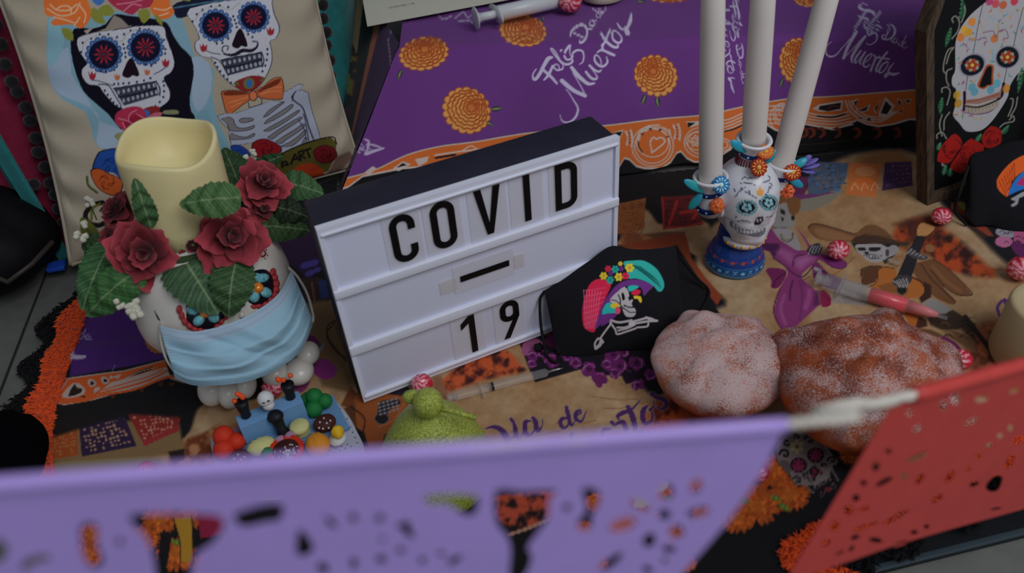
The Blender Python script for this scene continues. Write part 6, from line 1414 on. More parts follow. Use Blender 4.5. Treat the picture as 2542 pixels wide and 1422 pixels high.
Hs.poly(Zh((420,905),(520,965),(620,985),(710,965),(700,1020),(650,1045),(560,1030),(480,1005),(415,950)), (96, 98, 106), smooth=2)
for r in range(2):
    for k in range(9):
        u = (k+.5)/9; Hs.poly(Zh(ell(430+u*270, 935+34*r+math.sin(u*3)*34, 12.5, 16, 10, 8)), (168,168,172), 1.2)
Hs.lim = nrmf & (loc_[:, 2] < -.016)
mesh('skull', Vw, F, m_wh, hold, col=Hs.lin())
jc = hc+hf*.007+UP*(-hrz*.90+.0125)
prj = [(.0, -.005), (.020, -.005), (.0245, -.003), (.0252, .001), (.0245, .004), (.022, .0055), (0, .006)]
V, F = revolve([(r+1e-4, z) for r, z in prj], jc, seg=48, x=hx); mesh('chin', V, F, m_wglz, hold)
m_yd = mat('ochre_dot', (200, 140, 50), rough=.4)
V = [];
for k in range(9):
    a = math.atan2(hf[1], hf[0])+(-1.5+k*.375); V.append(ball(jc+np.array([math.cos(a), math.sin(a), 0])*.0250+UP*.0005, (.0020, .0022, .0022), 10))
mesh('gold_dots', *join(*V), m_yd, hold)
def cup(name, C0, ax, r, hgt, label=None, stripes=False, lower=0.0):
    pr_ = [(r*.62, -lower), (r*.72, -lower+.001), (r*.78, 0), (r*.74, hgt*.18), (r*.80, hgt*.34), (r*.74, hgt*.5), (r*.80, hgt*.66), (r*.92, hgt*.84), (r*1.05, hgt*.93), (r*1.08, hgt*.97), (r*1.04, hgt), (r*.92, hgt), (r*.82, hgt*.95), (r*.76, hgt*.75), (.0005, hgt*.74)]
    pr_ = [(a, b) for a, b in pr_]; V, F = revolve(pr_, C0, ax, 40)
    c = mesh(name, V, F, m_wglz, hold)
    for f0 in (.10, .56):
        V, F = revolve([(r*.80, hgt*f0), (r*.855, hgt*(f0+.02)), (r*.855, hgt*(f0+.12)), (r*.80, hgt*(f0+.14))], C0, ax, 40); mesh('blue_band', V, F, m_navy, c)
        X_, Y_, Z_ = basis(ax); V = [ball(C0+Z_*hgt*(f0+.07)+(X_*math.cos(a)+Y_*math.sin(a))*r*.855, r*.075, 8) for a in np.arange(0, 6.28, .7)]; mesh('band_dots', *join(*V), m_ltb, c)
    if stripes:
        X_, Y_, Z_ = basis(ax); V = [boxm(C0+Z_*hgt*.27+(X_*math.cos(a)+Y_*math.sin(a))*r*.79+(-X_*math.sin(a)+Y_*math.cos(a))*-.0006, (X_*math.cos(a)+Y_*math.sin(a))*.0012, (-X_*math.sin(a)+Y_*math.cos(a))*.0012, Z_*hgt*.26) for a in np.arange(0, 6.28, .2)]; mesh('maroon_stripes', *join(*V), m_mar, c)
    return c
m_navy = mat('navy_glaze', (18, 30, 84), rough=.3, coat=.2); m_ltb = mat('light_blue_dot', (120, 170, 200), rough=.4); m_mar = mat('maroon_glaze', (96, 30, 44), rough=.4)
hw = hz(333)-hz(417)
cM0 = np.array([hP[0], hP[1]+.002, hz(424)]); cMt = yplane(1873, 343, hP[1]-.002); axM = nrm(cMt-cM0)
cup('cup', cM0, axM, .0182, np.linalg.norm(cMt-cM0), stripes=True, lower=.008)
yl, yr_ = hP[1]-.016, hP[1]+.012
cLt = yplane(1764, 436, yl); cLb = yplane(1762, 525, yl); cRt = yplane(1944, 402, yr_); cRb = yplane(1915, 478, yr_)
axL = nrm(cLt-cLb); axR = nrm(cRt-cRb); 
cup('cup', cLb, axL, .0180, np.linalg.norm(cLt-cLb)); cup('cup', cRb, axR, .0180, np.linalg.norm(cRt-cRb))
mesh('arm', *tube([hc+UP*.0-Xh*.026, (hc-Xh*.03+cLb)/2+UP*.004, cLb+UP*.012], [.010, .009, .010], 14), m_wglz, hold)
mesh('arm', *tube([hc+UP*.010+Xh*.020, (hc+Xh*.02+cRb)/2+UP*.008, cRb+UP*.016], [.010, .009, .010], 14), m_wglz, hold)
def fl_disc(px, py, y, rpx, face, cA, cB, name='flower', sy=1.0, petals=12):
    c = yplane(px, py, y); r = rpx*mpp(c); X_, Y_, Z_ = basis(face)
    V = []; 
    q = [(r*(1+.07*math.cos(petals*a))*math.cos(a), r*sy*(1+.07*math.cos(petals*a))*math.sin(a)) for a in np.linspace(0, 2*math.pi, 72)[:-1]]
    f = mesh(name, *prism([q], (c-Z_*.002, X_, Y_, Z_), .0042), cA, hold)
    V = [];
    for k in range(petals):
        a = 2*math.pi*(k+.5)/petals; p0 = c+Z_*.0022+(X_*math.cos(a)+Y_*sy*math.sin(a))*r*.42; p1 = c+Z_*.0022+(X_*math.cos(a)+Y_*sy*math.sin(a))*r*.84; V.append(tube([p0, (p0+p1)/2, p1], [.0004, .0009, .0005], 6))
    mesh('petal_lines', *join(*V), cB, f); mesh('flower_center', *ball(c+Z_*.0018, (r*.30, r*.30*sy, .0022), 14, axis=Z_, x=X_), cB, f)
m_lb = mat('azure_glaze', (36, 104, 156), rough=.35, coat=.2); m_lb2 = mat('pale_blue_line', (160, 200, 214), rough=.4); m_orf = mat('orange_glaze', (192, 96, 52), rough=.4, noise=.1); m_yel = mat('yellow_glaze', (206, 150, 62), rough=.4)
m_redg = mat('red_glaze', (150, 44, 28), rough=.35, coat=.2); m_tq = mat('turquoise_glaze', (34, 128, 158), rough=.35, coat=.2, c2=(40, 140, 130), nscale=60)
tv = nrm(EYE-hc)
fl_disc(1789, 459, yl-.016, 21, tv+np.array([.3, 0, -.1]), m_lb, m_lb2, sy=1.05); fl_disc(1780, 510, yl-.016, 18, tv+np.array([.2, 0, -.3]), m_orf, m_orf, 'rose_bloom', 1.1, 7)
fl_disc(1899, 377, hP[1]-.014, 23, tv+np.array([.5, .1, .1]), m_orf, m_yel, sy=.8); fl_disc(1883, 416, hP[1]-.024, 20, tv+np.array([.2, 0, 0]), m_redg, m_yel, sy=1.1); fl_disc(1966, 428, yr_-.016, 22, tv+np.array([.4, .0, .1]), m_redg, m_yel, sy=.9); fl_disc(1953, 475, yr_-.014, 18, tv, m_orf, m_redg, 'rose_bloom', 1.0, 7)
def cleaf(px, py, y, qx, qy, w):
    a = yplane(px, py, y); b = yplane(qx, qy, y+.002); ax = b-a; L_ = np.linalg.norm(ax); mesh('leaf', *ball((a+b)/2, (w*.85*mpp(a), .0018, L_*.85), 16, axis=nrm(ax), x=np.cross(nrm(ax), tv), fn=lambda d: 1-.25*max(0, d[2])), m_tq, hold)
cleaf(1740, 470, yl-.010, 1703, 450, 14); cleaf(1735, 490, yl-.010, 1713, 516, 13); cleaf(1845, 370, hP[1]-.012, 1817, 352, 14); cleaf(1905, 398, hP[1]-.012, 1923, 374, 12); cleaf(1975, 412, yr_-.008, 2000, 396, 13); cleaf(1968, 448, yr_-.010, 1990, 462, 12)
m_lil = mat('lilac_glaze', (92, 84, 150), rough=.4)
for (x, y, x2, y2) in ((1992,412,2032,393),(1992,418,2036,408),(1990,424,2024,428),(1992,405,2014,385)):
    a = yplane(x, y, yr_+.004); b = yplane(x2, y2, yr_+.006); mesh('lilac_petal', *ball((a+b)/2, (.0042, .0022, np.linalg.norm(b-a)/2), 12, axis=nrm(b-a)), m_lil, hold)
# three tapers
m_cand = mat('white_taper_wax', (186, 180, 174), rough=.45, sss=.12, spec=.35)
def taper(c0, px, py, y, r, lab):
    top = yplane(px, py, y); ax = nrm(top-c0); L_ = np.linalg.norm(top-c0)*1.12
    V, F = revolve([(r*.96, 0), (r, .01), (r*1.0, L_*.3), (r*.93, L_*.7), (r*.86, L_*.96), (r*.6, L_*.99), (.001, L_)], c0, ax, 32)
    t = thing('taper_candle', lab, 'candle', c0, 'white tapers in the skull candle holder'); mesh('wax', V, F, m_cand, t)
    mesh('wick', *tube([c0+ax*L_*.99, c0+ax*(L_+.004), c0+ax*(L_+.009)], .0008, 6), m_bk, t)
taper(cM0+axM*.036, 1898, -60, hP[1]-.004, .0130, 'upright white taper candle in the middle cup of the skull holder')
taper(cLb+axL*.036, 1771, -60, yl+.002, .0126, 'white taper candle in the cup with the blue flower')
taper(cRb+axR*.030, 2068, -60, yr_+.012, .0128, 'tilted white taper candle in the cup with red and lilac flowers')

# ================================================================ two sugared loaves
def bread_mat(name, crust, crust2, amount):
    m = bpy.data.materials.new(name); m.use_nodes = True; nt = m.node_tree; N = nt.nodes; L = nt.links; b = N['Principled BSDF']
    tc = N.new('ShaderNodeTexCoord'); a = N.new('ShaderNodeVertexColor'); a.layer_name = 'print'
    n1 = N.new('ShaderNodeTexNoise'); n1.inputs['Scale'].default_value = 900; n1.inputs['Detail'].default_value = 2; L.new(tc.outputs['Object'], n1.inputs[0])
    n2 = N.new('ShaderNodeTexNoise'); n2.inputs['Scale'].default_value = 28; n2.inputs['Detail'].default_value = 4; L.new(tc.outputs['Object'], n2.inputs[0])
    cr = N.new('ShaderNodeValToRGB'); cr.color_ramp.elements[0].position = .35; cr.color_ramp.elements[1].position = .65; cr.color_ramp.elements[0].color = rgba(alb(crust)); cr.color_ramp.elements[1].color = rgba(alb(crust2)); L.new(n2.outputs[0], cr.inputs[0])
    sep = N.new('ShaderNodeSeparateColor'); L.new(a.outputs[0], sep.inputs[0])
    m1 = N.new('ShaderNodeMath'); m1.operation = 'ADD'; L.new(n1.outputs[0], m1.inputs[0]); L.new(sep.outputs[0], m1.inputs[1])
    m2 = N.new('ShaderNodeMath'); m2.operation = 'MULTIPLY_ADD'; L.new(n2.outputs[0], m2.inputs[0]); m2.inputs[1].default_value = .30; L.new(m1.outputs[0], m2.inputs[2])
    mr = N.new('ShaderNodeMapRange'); L.new(m2.outputs[0], mr.inputs[0]); mr.inputs[1].default_value = amount; mr.inputs[2].default_value = amount+.10
    mx = N.new('ShaderNodeMix'); mx.data_type = 'RGBA'; L.new(mr.outputs[0], mx.inputs[0]); L.new(cr.outputs[0], mx.inputs[6]); mx.inputs[7].default_value = rgba(alb((162, 140, 138)))
    L.new(mx.outputs[2], b.inputs['Base Color']); b.inputs['Roughness'].default_value = .5; b.inputs['Specular IOR Level'].default_value = .3
    bp = N.new('ShaderNodeBump'); bp.inputs['Strength'].default_value = .5; bp.inputs['Distance'].default_value = .0006; L.new(n1.outputs[0], bp.inputs['Height']); L.new(bp.outputs[0], b.inputs['Normal'])
    return m
def bread(name, c, r, seed, rot, lab, mt, bands, knob, lumps):
    q = np.random.RandomState(seed); ph = q.rand(8)*6.28
    def fn(d):
        s = 1+.018*math.sin(3*d[0]+ph[0])*math.cos(4*d[1]+ph[1])+.012*math.sin(7*d[2]+ph[2]+3*d[0])+.005*math.sin(15*d[0]+ph[3])*math.sin(14*d[1]+ph[4])
        if d[2] > -.25:
            for (nx_, ny_, w_, h_) in bands:
                t = (nx_*d[0]+ny_*d[1]); along_ = (-ny_*d[0]+nx_*d[1]); wv = w_*(1+.35*math.sin(8*along_+ph[5])); f = min(1, (d[2]+.25)/.4)
                s += h_*math.exp(-(abs(t)/wv)**3.0)*f*(1+.35*math.sin(9*along_+ph[6]))
                s -= .008*math.exp(-((abs(t)-wv*1.25)/.05)**2)*f
        for (a_, e_, w_, h_) in lumps:
            v = np.array([math.cos(a_)*math.cos(e_), math.sin(a_)*math.cos(e_), math.sin(e_)]); s += h_*math.exp(-(np.sum((d-v)**2))/w_**2)
        k = np.array([knob[0], knob[1], math.sqrt(max(0, 1-knob[0]**2-knob[1]**2))]); s += knob[2]*math.exp(-(np.sum((d-k)**2))/knob[3]**2)
        if d[2] < -.55: s *= 1-(-.55-d[2])*.62
        return s
    V, F = ball(c, r, 180, x=[math.cos(rot), math.sin(rot), 0], fn=fn); V[:, 2] = np.maximum(V[:, 2], .0034)
    dd = (V-c)/np.array(r); rad = np.linalg.norm(V-c, axis=1); nz = fbm(V[:, 0]*1000+500, V[:, 1]*1000+V[:, 2]*700+300, 14, 3)
    am = np.clip(.36*(dd[:, 2]+.35), -.35, .26)+(nz-.5)*.35
    return tag(mesh(name, V, F, mt, col=np.stack([am, am, am], 1)), lab, 'bread')
mb1 = bread_mat('sugared_crust_pale', (112, 54, 36), (160, 90, 60), .79); mb2 = bread_mat('sugared_crust_dark', (84, 30, 16), (152, 72, 30), .92)
bread('sugared_loaf', G(1787, 905, .036), (.0655, .064, .038), 3, .4, 'round pale sugar-dusted sweet bread lying right of the black mask', mb1, [(.9, .43, .20, .06), (-.35, .93, .17, .06)], (.05, .50, .22, .20), [(1.5, .45, .22, .16), (2.6, .35, .30, .08), (4.2, .3, .4, .06), (.4, .3, .3, .07), (5.2, .7, .25, .07)])
bread('sugared_loaf', G(2152, 950, .050), (.083, .080, .048), 5, .1, 'large brown sugar-dusted sweet bread behind the cord and the red banner', mb2, [(.75, .66, .18, .09), (-.80, .60, .16, .09)], (-.15, .35, .12, .22), [(.1, .35, .26, .15), (.9, .5, .2, .10), (5.4, .25, .35, .07), (2.4, .3, .4, .05)])

# ================================================================ syringes
m_clear = mat('clear_plastic', (190, 190, 196), rough=.12, spec=.6, transmission=.85, ior=1.25, alpha=.55, k=.55); m_wps = mat('frosted_plastic', (170, 172, 174), rough=.3, spec=.5)
m_redliq = mat('red_liquid', (206, 30, 50), rough=.2, spec=.6); m_pink = mat('pink_plastic', (190, 110, 112), rough=.3, alpha=.8); m_steel = mat('steel', (190, 190, 190), rough=.25, metallic=.9)
def syringe(lab, p0, p1, r, thumb, flange, b0, b1, matb, liquid=None, tip=None, ringat=None, group=None, thumb_r=None, needle=False):
    ax = nrm(p1-p0); L_ = np.linalg.norm(p1-p0); t = thing('syringe', lab, 'syringe', p0)
    V, F = revolve([(r*.55, 0), (r*.55, b0*L_+r)], p0, ax, 16); mesh('plunger', V, F, matb, t)
    tr_ = thumb_r or r*1.5; V, F = revolve([(tr_*.9, -.0008), (tr_, 0), (tr_, .0012), (tr_*.5, .004), (r*.55, .010)], p0, ax, 32); mesh('thumb_rest', V, F, matb, t)
    V, F = revolve([(r*.9, b0*L_), (r, b0*L_+.001), (r, b1*L_-.002), (r*.7, b1*L_), (r*.3, b1*L_+.001), (r*.25, L_*(1 if not needle else .97))], p0, ax, 28); mesh('barrel', V, F, matb, t)
    fz = p0+ax*flange*L_; X_, Y_, Z_ = basis(ax, UP); e = ell(0, 0, r*1.05, r*2.5, 0, 32); mesh('finger_flange', *prism([[tuple(q) for q in e]], (fz, X_, Y_, Z_), .0016), matb, t)
    if liquid: V, F = revolve([(.0001, liquid[0]*L_), (r*.86, liquid[0]*L_), (r*.86, liquid[1]*L_), (.0001, liquid[1]*L_)], p0, ax, 24); mesh('red_liquid', V, F, m_redliq, t)
    if tip: V, F = revolve([(r*.8, tip[0]*L_), (r*.62, tip[1]*L_), (r*.3, tip[2]*L_)], p0, ax, 24); mesh('nozzle', V, F, m_pink, t)
    if ringat: V, F = revolve([(r*.85, ringat*L_), (r*1.03, ringat*L_+.0004), (r*1.03, ringat*L_+.0022), (r*.85, ringat*L_+.0026)], p0, ax, 24); mesh('black_seal', V, F, m_blkp, t)
    if needle: V, F = revolve([(r*.26, .9*L_), (r*.10, L_)], p0, ax, 12); mesh('needle', V, F, m_steel, t)
    return t
zs = h_st+.016
syringe('white syringe lying on the purple step beside the paper sheet', G(1180, 46, zs), G(1425, -8, zs), .0115, 0, .20, .22, .86, m_wps, thumb_r=.0165)
syringe('clear syringe with red liquid lying behind the brown loaf', G(2028, 690, .012), G(2352, 790, .012), .0088, 0, .19, .06, .72, m_clear, liquid=(.42, .70), tip=(.71, .86, .93), thumb_r=.012)
syringe('slim clear syringe with a needle lying in front of the light box', G(1112, 988, .0062), G(1398, 913, .0062), .0046, 0, .28, .05, .86, m_clear, ringat=.37, needle=True, thumb_r=.005)
syringe('clear syringe half hidden between the brown loaf and a candy', G(2325, 890, .007), G(2465, 985, .007), .0060, 0, .2, .1, .8, m_clear, thumb_r=.007)

# ================================================================ red and white wrapped sweets
m_candy = mat('candy_wrap', vcol=True, rough=.25, spec=.6, coat=.4, bump=.4, bscale=300)
def candy(px, py, rpx, seed, lab, z=None, surf=0.003):
    c = G(px, py, surf); r = rpx*mpp(c)*.92; c = G(px, py, surf+r); q = np.random.RandomState(seed); k = q.rand(6)*6.28
    V, F = ball(c, (r*1.04, r, r*.94), 44, fn=lambda d: 1+.035*math.sin(9*d[0]+k[0])*math.sin(8*d[1]+k[1])+.03*math.sin(15*d[2]+k[2]))
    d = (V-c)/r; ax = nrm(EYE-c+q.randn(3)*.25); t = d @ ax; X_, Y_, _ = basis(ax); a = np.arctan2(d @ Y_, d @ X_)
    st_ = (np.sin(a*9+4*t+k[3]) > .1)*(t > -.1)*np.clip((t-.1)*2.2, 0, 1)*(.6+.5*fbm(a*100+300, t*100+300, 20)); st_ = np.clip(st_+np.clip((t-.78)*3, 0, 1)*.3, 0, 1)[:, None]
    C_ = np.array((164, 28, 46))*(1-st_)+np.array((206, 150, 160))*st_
    tag(mesh('candy', V, F, m_candy, col=alb(C_)), lab, 'candy', 'red and white round sweets')
candy(1416, 4, 29, 1, 'red and white sweet on the purple step, beside the cream candle', surf=h_st)
candy(2337, 536, 24, 2, 'red and white sweet below the foot of the wooden frame'); candy(2081, 620, 27, 3, 'red and white sweet under the brim of the printed sombrero')
candy(2535, 666, 33, 4, 'red and white sweet cut by the right edge, below the second mask'); candy(2384, 892, 29, 5, 'red and white sweet behind the brown loaf, near the red banner')
candy(1048, 952, 27, 6, 'red and white sweet between the light box and the green ornament'); candy(676, 962, 27, 7, 'red and white sweet behind the blue miniature altar')
candy(362, 1166, 24, 8, 'red and white sweet peeping over the purple banner at the left'); candy(1884, 1172, 26, 9, 'red and white sweet beside the right edge of the purple banner')

# ================================================================ paper, cream candles
pz = h_st+.003
pp = [G(912, 66, pz), G(1172, 17, pz), G(1420, -30, pz), G(1380, -160, pz), G(880, -120, pz)]
m_pap = mat('ivory_paper', (178, 174, 160), rough=.8)
pX = nrm(pp[1]-pp[0]); pY = nrm(np.cross(UP, pX)); 
def p2(p): d = p-pp[0]; return (float(np.dot(d, pX)), float(np.dot(d, pY)))
pap = thing('paper_sheet', 'ivory paper sheet with printed words about COVID-19, lying on the purple step', 'paper', pp[0])
mesh('sheet', *prism([[p2(p) for p in pp]], (np.array([pp[0][0], pp[0][1], pz]), pX, pY, UP), .0009), m_pap, pap, smooth=False)
def text_mesh(name, s, p0, X_, Y_, size, mt, par, th=.0001):
    cu = bpy.data.curves.new('text', 'FONT'); cu.body = s; cu.size = 1; cu.extrude = 0; o = bpy.data.objects.new('tmp', cu); COL.objects.link(o)
    bpy.context.view_layer.update(); me = bpy.data.meshes.new_from_object(o.evaluated_get(bpy.context.evaluated_depsgraph_get())); bpy.data.objects.remove(o); bpy.data.curves.remove(cu)
    V = np.array([p0+X_*v.co.x*size+Y_*v.co.y*size for v in me.vertices]); F = [tuple(p.vertices) for p in me.polygons]; bpy.data.meshes.remove(me)
    return mesh(name, V, F, mt, par, smooth=False)
q0 = G(966, 21, pz+.0011); q1 = G(1036, 9, pz+.0011); tx_ = nrm(q1-q0); m_txt = mat('print_ink', (60, 60, 62), rough=.6, k=1)
text_mesh('printed_text', 'COVID-19.', q0, tx_, np.cross(UP, tx_), np.linalg.norm(q1-q0)/4.9, m_txt, pap)
wcc = G(1497, -6, h_st); V, F = revolve([(.030, 0), (.034, .002), (.0345, .01), (.0345, .075), (.033, .078), (.028, .076), (.001, .074)], wcc, seg=48)
tag(mesh('pillar_candle', V, F, mat('cream_wax', (178, 172, 150), rough=.4, sss=.15)), 'short cream pillar candle standing on the purple step', 'candle')
rcP = G(2572, 885, 0.0035); V, F = revolve([(.044, 0), (.046, .004), (.045, .03), (.044, .066), (.041, .070), (.036, .066), (.001, .062)], rcP, seg=64, fn=lambda a, h: 1+.015*math.sin(4*a+h*50))
tag(mesh('pillar_candle', V, F, mat('aged_ivory_wax', (150, 136, 104), rough=.45, sss=.2)), 'ivory pillar candle cut by the right edge of the picture, above the red banner', 'candle')

# ================================================================ miniature altar
m_sky = mat('blue_card', (92, 130, 168), rough=.7, noise=.04, nscale=80); m_skyd = mat('blue_card_base', (86, 120, 156), rough=.7)
zp = .010
aL = G(614, 1106, zp); aR = G(768, 1040, zp); au = nrm(aR-aL); av = np.cross(UP, au); aw = np.linalg.norm(aR-aL)
ah = zat(aL, 1063)-zp; ad = np.linalg.norm(G(583, 1034, zp+ah)-G(598, 1063, zp+ah))*.95
alt = thing('miniature_altar', 'miniature blue altar of cardboard and clay with tiny fruit, bread, vases and a skull', 'miniature', aL-UP*zp)
mesh('plate', *boxm(aL-au*.030-av*.032-UP*.004, au*(aw+.062), av*(.034+ad), UP*.004, .0008), m_skyd, alt, smooth=False)
mesh('step', *boxm(aL, au*aw, av*ad, UP*ah, .0006), m_sky, alt, smooth=False)
# paper doily
m_lac = mat('doily_paper', (150, 152, 164), rough=.8)
dO = G(605, 1112, .004); loop = []
for (x, y) in spl([(530,1085),(534,1150),(560,1230),(720,1240),(900,1180),(906,1120),(885,1070),(862,1030),(825,990),(800,1000),(780,1050),(700,1060),(610,1090)], 5, True): 
    p = G(x, y, .003)-dO; loop.append((float(np.dot(p, au)), float(np.dot(p, av))))
holes = []; q = np.random.RandomState(4)
for (x, y) in [(538,1120),(541,1140),(546,1160),(548,1180),(555,1200),(548,1130),(556,1180)]+[(560+q.rand()*330, 1180+q.rand()*40) for _ in range(40)]+[(870+i*6, 1062+i*13) for i in range(4)]+[(822,1004),(830,1012),(838,1022),(850,1030),(846,1016),(862,1042)]+[(760+i*14, 1150-i*5) for i in range(9)]+[(765+i*14, 1140-i*5) for i in range(8)]:
    p = G(x, y, .003)-dO; a, b = float(np.dot(p, au)), float(np.dot(p, av))
    if inside(np.array(loop), np.array([a]), np.array([b]))[0] and all((a-h[0])**2+(b-h[1])**2 > .0034**2 for h in holes): holes.append((a, b))
V, F = prism([loop]+[[tuple(t) for t in ell(a, b, .0011, .0009, 20*i, 6)] for i, (a, b) in enumerate(holes)], (dO, au, av, UP), .0006); mesh('paper_doily', V, F, m_lac, alt, smooth=False)
def AT(px, py, z): return G(px, py, zp+z)
m_bkc = mat('black_clay', (18, 18, 22), rough=.5); m_orb = mat('orange_bead', (196, 72, 30), rough=.5); m_redc = mat('red_clay', (170, 42, 22), rough=.6); m_grc = mat('green_clay', (22, 94, 44), rough=.6); m_brc = mat('brown_clay', (58, 26, 22), rough=.6); m_whc = mat('white_clay', (176, 176, 176), rough=.6); m_crc = mat('cream_clay', (168, 164, 110), rough=.6); m_yec = mat('yellow_clay', (186, 148, 26), rough=.6); m_occ = mat('ochre_clay', (180, 116, 34), rough=.6); m_pkc = mat('pink_clay', (130, 100, 120), rough=.7)
for (bx, by, tx, ty, beads) in ((612, 1033, 598, 998, [(594,980),(599,983),(582,995),(590,978),(602,986)]), (722, 987, 713, 954, [(689,941),(703,943),(693,944),(721,932)])):
    b_ = AT(bx, by, ah); t_ = yplane(tx, ty, b_[1]); v = mesh('vase', *revolve([(.0042, 0), (.0050, .001), (.0046, .3*np.linalg.norm(t_-b_)), (.0062, .85*np.linalg.norm(t_-b_)), (.0066, np.linalg.norm(t_-b_)), (.0001, np.linalg.norm(t_-b_)*.97)], b_, t_-b_, 20), m_bkc, alt)
    for x, y in beads:
        c = yplane(x, y, t_[1]); mesh('orange_bead', *ball(c, .0027, 12), m_orb, v); mesh('wire', *tube([t_, (c+t_)/2, c], .0003, 5), m_bkc, v)
c = yplane(660, 992, AT(666, 1018, ah)[1]); V, F = ball(c+UP*.001, (.0080, .0078, .0088), 28, fn=lambda d: 1-.12*(d[2] < -.3)); sk = mesh('tiny_skull', V, F, m_whc, alt)
mesh('tiny_jaw', *ball(yplane(666, 1004, c[1]-.002), (.0060, .0058, .0062), 18), m_whc, sk); fwd = nrm(EYE-c)
for (x, y) in ((655, 1000), (667, 995)): mesh('eye_socket', *ball(yplane(x, y, c[1]-.0068)+fwd*.0006, (.0017, .0008, .0012), 10, axis=fwd), m_bkc, sk)
g0 = AT(708, 1080, .004); g1 = AT(684, 1035, ah*.86); mesh('black_candlestick', *tube([g0, g0*.6+g1*.4, g1*.9+g0*.1, g1], [.0078, .0046, .0060, .0070], 18), m_bkc, alt); mesh('candlestick_top', *ball(g1+UP*.001, (.0082, .0078, .006), 20), m_bkc, alt)
def cl(name, px, py, r, z, m_, ra=None, fn=None): c = AT(px, py, z); rr_ = (np.ones(3)*r if ra is None else np.array(ra)); return mesh(name, *ball(c, rr_, 24, x=au, fn=fn), m_, alt)
for (x, y, r, z) in ((555,1082,.0105,.012),(587,1096,.0092,.008),(556,1116,.0105,.007)): cl('red_fruit', x, y, r, z, m_redc)
for (x, y, r, z) in ((780,984,.0088,.014),(806,995,.0080,.010),(779,1015,.0092,.007),(764,990,.0075,.009)): cl('green_fruit', x, y, r, z, m_grc)
for (x, y) in ((806,1050),(593,1140)):
    o = cl('brown_bread', x, y, 0, .006, m_brc, (.0115, .0105, .0072), lambda d: 1+.04*math.sin(12*d[0])*math.sin(12*d[1])); V = [ball(AT(x+dx, y+dy, .013), .0011, 6) for dx, dy in ((-12,-2),(5,0),(-4,14),(10,12),(-14,12),(14,-6),(-2,-12))]; mesh('white_specks', *join(*V), m_whc, o)
cl('ochre_squash', 789, 1104, 0, .007, m_occ, (.0115, .0150, .0080), lambda d: 1+.05*math.cos(9*math.atan2(d[0], d[2]+1e-6)))
o = cl('yellow_figure', 838, 1072, 0, .008, m_yec, (.0060, .0080, .0070), lambda d: 1+.10*math.cos(5*d[1])); mesh('white_dish', *revolve([(.006, 0), (.0085, .001), (.0090, .003), (.0001, .0034)], AT(838, 1092, 0), seg=28), m_whc, alt)
V, F = revolve([(.0085, 0), (.0100, .002), (.0085, .0045), (.0100, .006), (.0098, .010), (.008, .012), (.0001, .0125)], AT(748, 1072, 0), seg=28); mesh('cream_roll', V, F, m_crc, alt)
cl('cream_corn', 648, 1107, 0, .007, m_crc, (.0140, .0095, .0075), lambda d: 1+.06*math.cos(14*d[0]+8*d[1])); cl('green_husk', 664, 1124, 0, .006, m_grc, (.0060, .0085, .0052))
V, F = revolve([(.013, 0), (.0165, .003), (.0175, .008), (.0160, .010), (.0120, .0075), (.0001, .0068)], AT(714, 1128, 0), seg=60, fn=lambda a, h: 1+.03*math.sin(26*a)); bo = mesh('red_bowl', V, F, m_redc, alt)
mesh('stew', *revolve([(.0130, .0072), (.0125, .0086), (.0001, .0092)], AT(714, 1128, 0), seg=40), m_brc, bo)
q = np.random.RandomState(8); mesh('rice_grains', *join(*[ball(AT(714, 1128, .0094)+au*q.randn()*.0042+av*q.randn()*.0042, (.0016, .0006, .0006), 6, x=[math.cos(k), math.sin(k), 0]) for k in range(60)]), m_whc, bo)
cl('pink_flower', 695, 1092, 0, .006, m_pkc, (.0065, .004, .005)); cl('pink_flower', 722, 1080, 0, .007, m_pkc, (.0065, .004, .005)); 
V, F = boxm(AT(577, 1100, 0)-au*.004+av*.010, au*.030, av*.008, UP*.0008); mesh('pink_card', V, F, m_pkc, alt, smooth=False)

# ================================================================ green glitter ornament
m_green = mat('green_glitter', (96, 104, 30), rough=.3, c2=(156, 166, 70), nscale=700, bump=1, bscale=900, spec=.6, sss=.1)
oP = G(1092, 1185, .003); orn = thing('ornament', 'yellow-green glitter ornament with a round knob, behind the purple banner', 'ornament', oP)
zt_ = zat(oP, 1026)
V, F = revolve([(.030, .0), (.048, .003), (.0535, .014), (.0540, zt_*.25), (.050, zt_*.42), (.043, zt_*.60), (.034, zt_*.77), (.024, zt_*.90), (.013, zt_), (.001, zt_*1.02)], oP, seg=64, fn=lambda a, h: 1+.012*math.cos(6*a)); mesh('body', V, F, m_green, orn)
kc = yplane(1062, 1000, oP[1]-.006); mesh('knob', *ball(kc, (.0132, .0132, .0136), 32), m_green, orn)
mesh('stem', *tube([kc+np.array([.008, -.004, -.004]), D(1130, 1023, depth(kc)*.99), D(1180, 1036, depth(kc)*1.0)], [.0022, .002, .0028], 10), m_green, orn)
mesh('tab', *ball(D(1024, 985, depth(kc)*1.01), (.009, .006, .007), 20), m_green, orn)

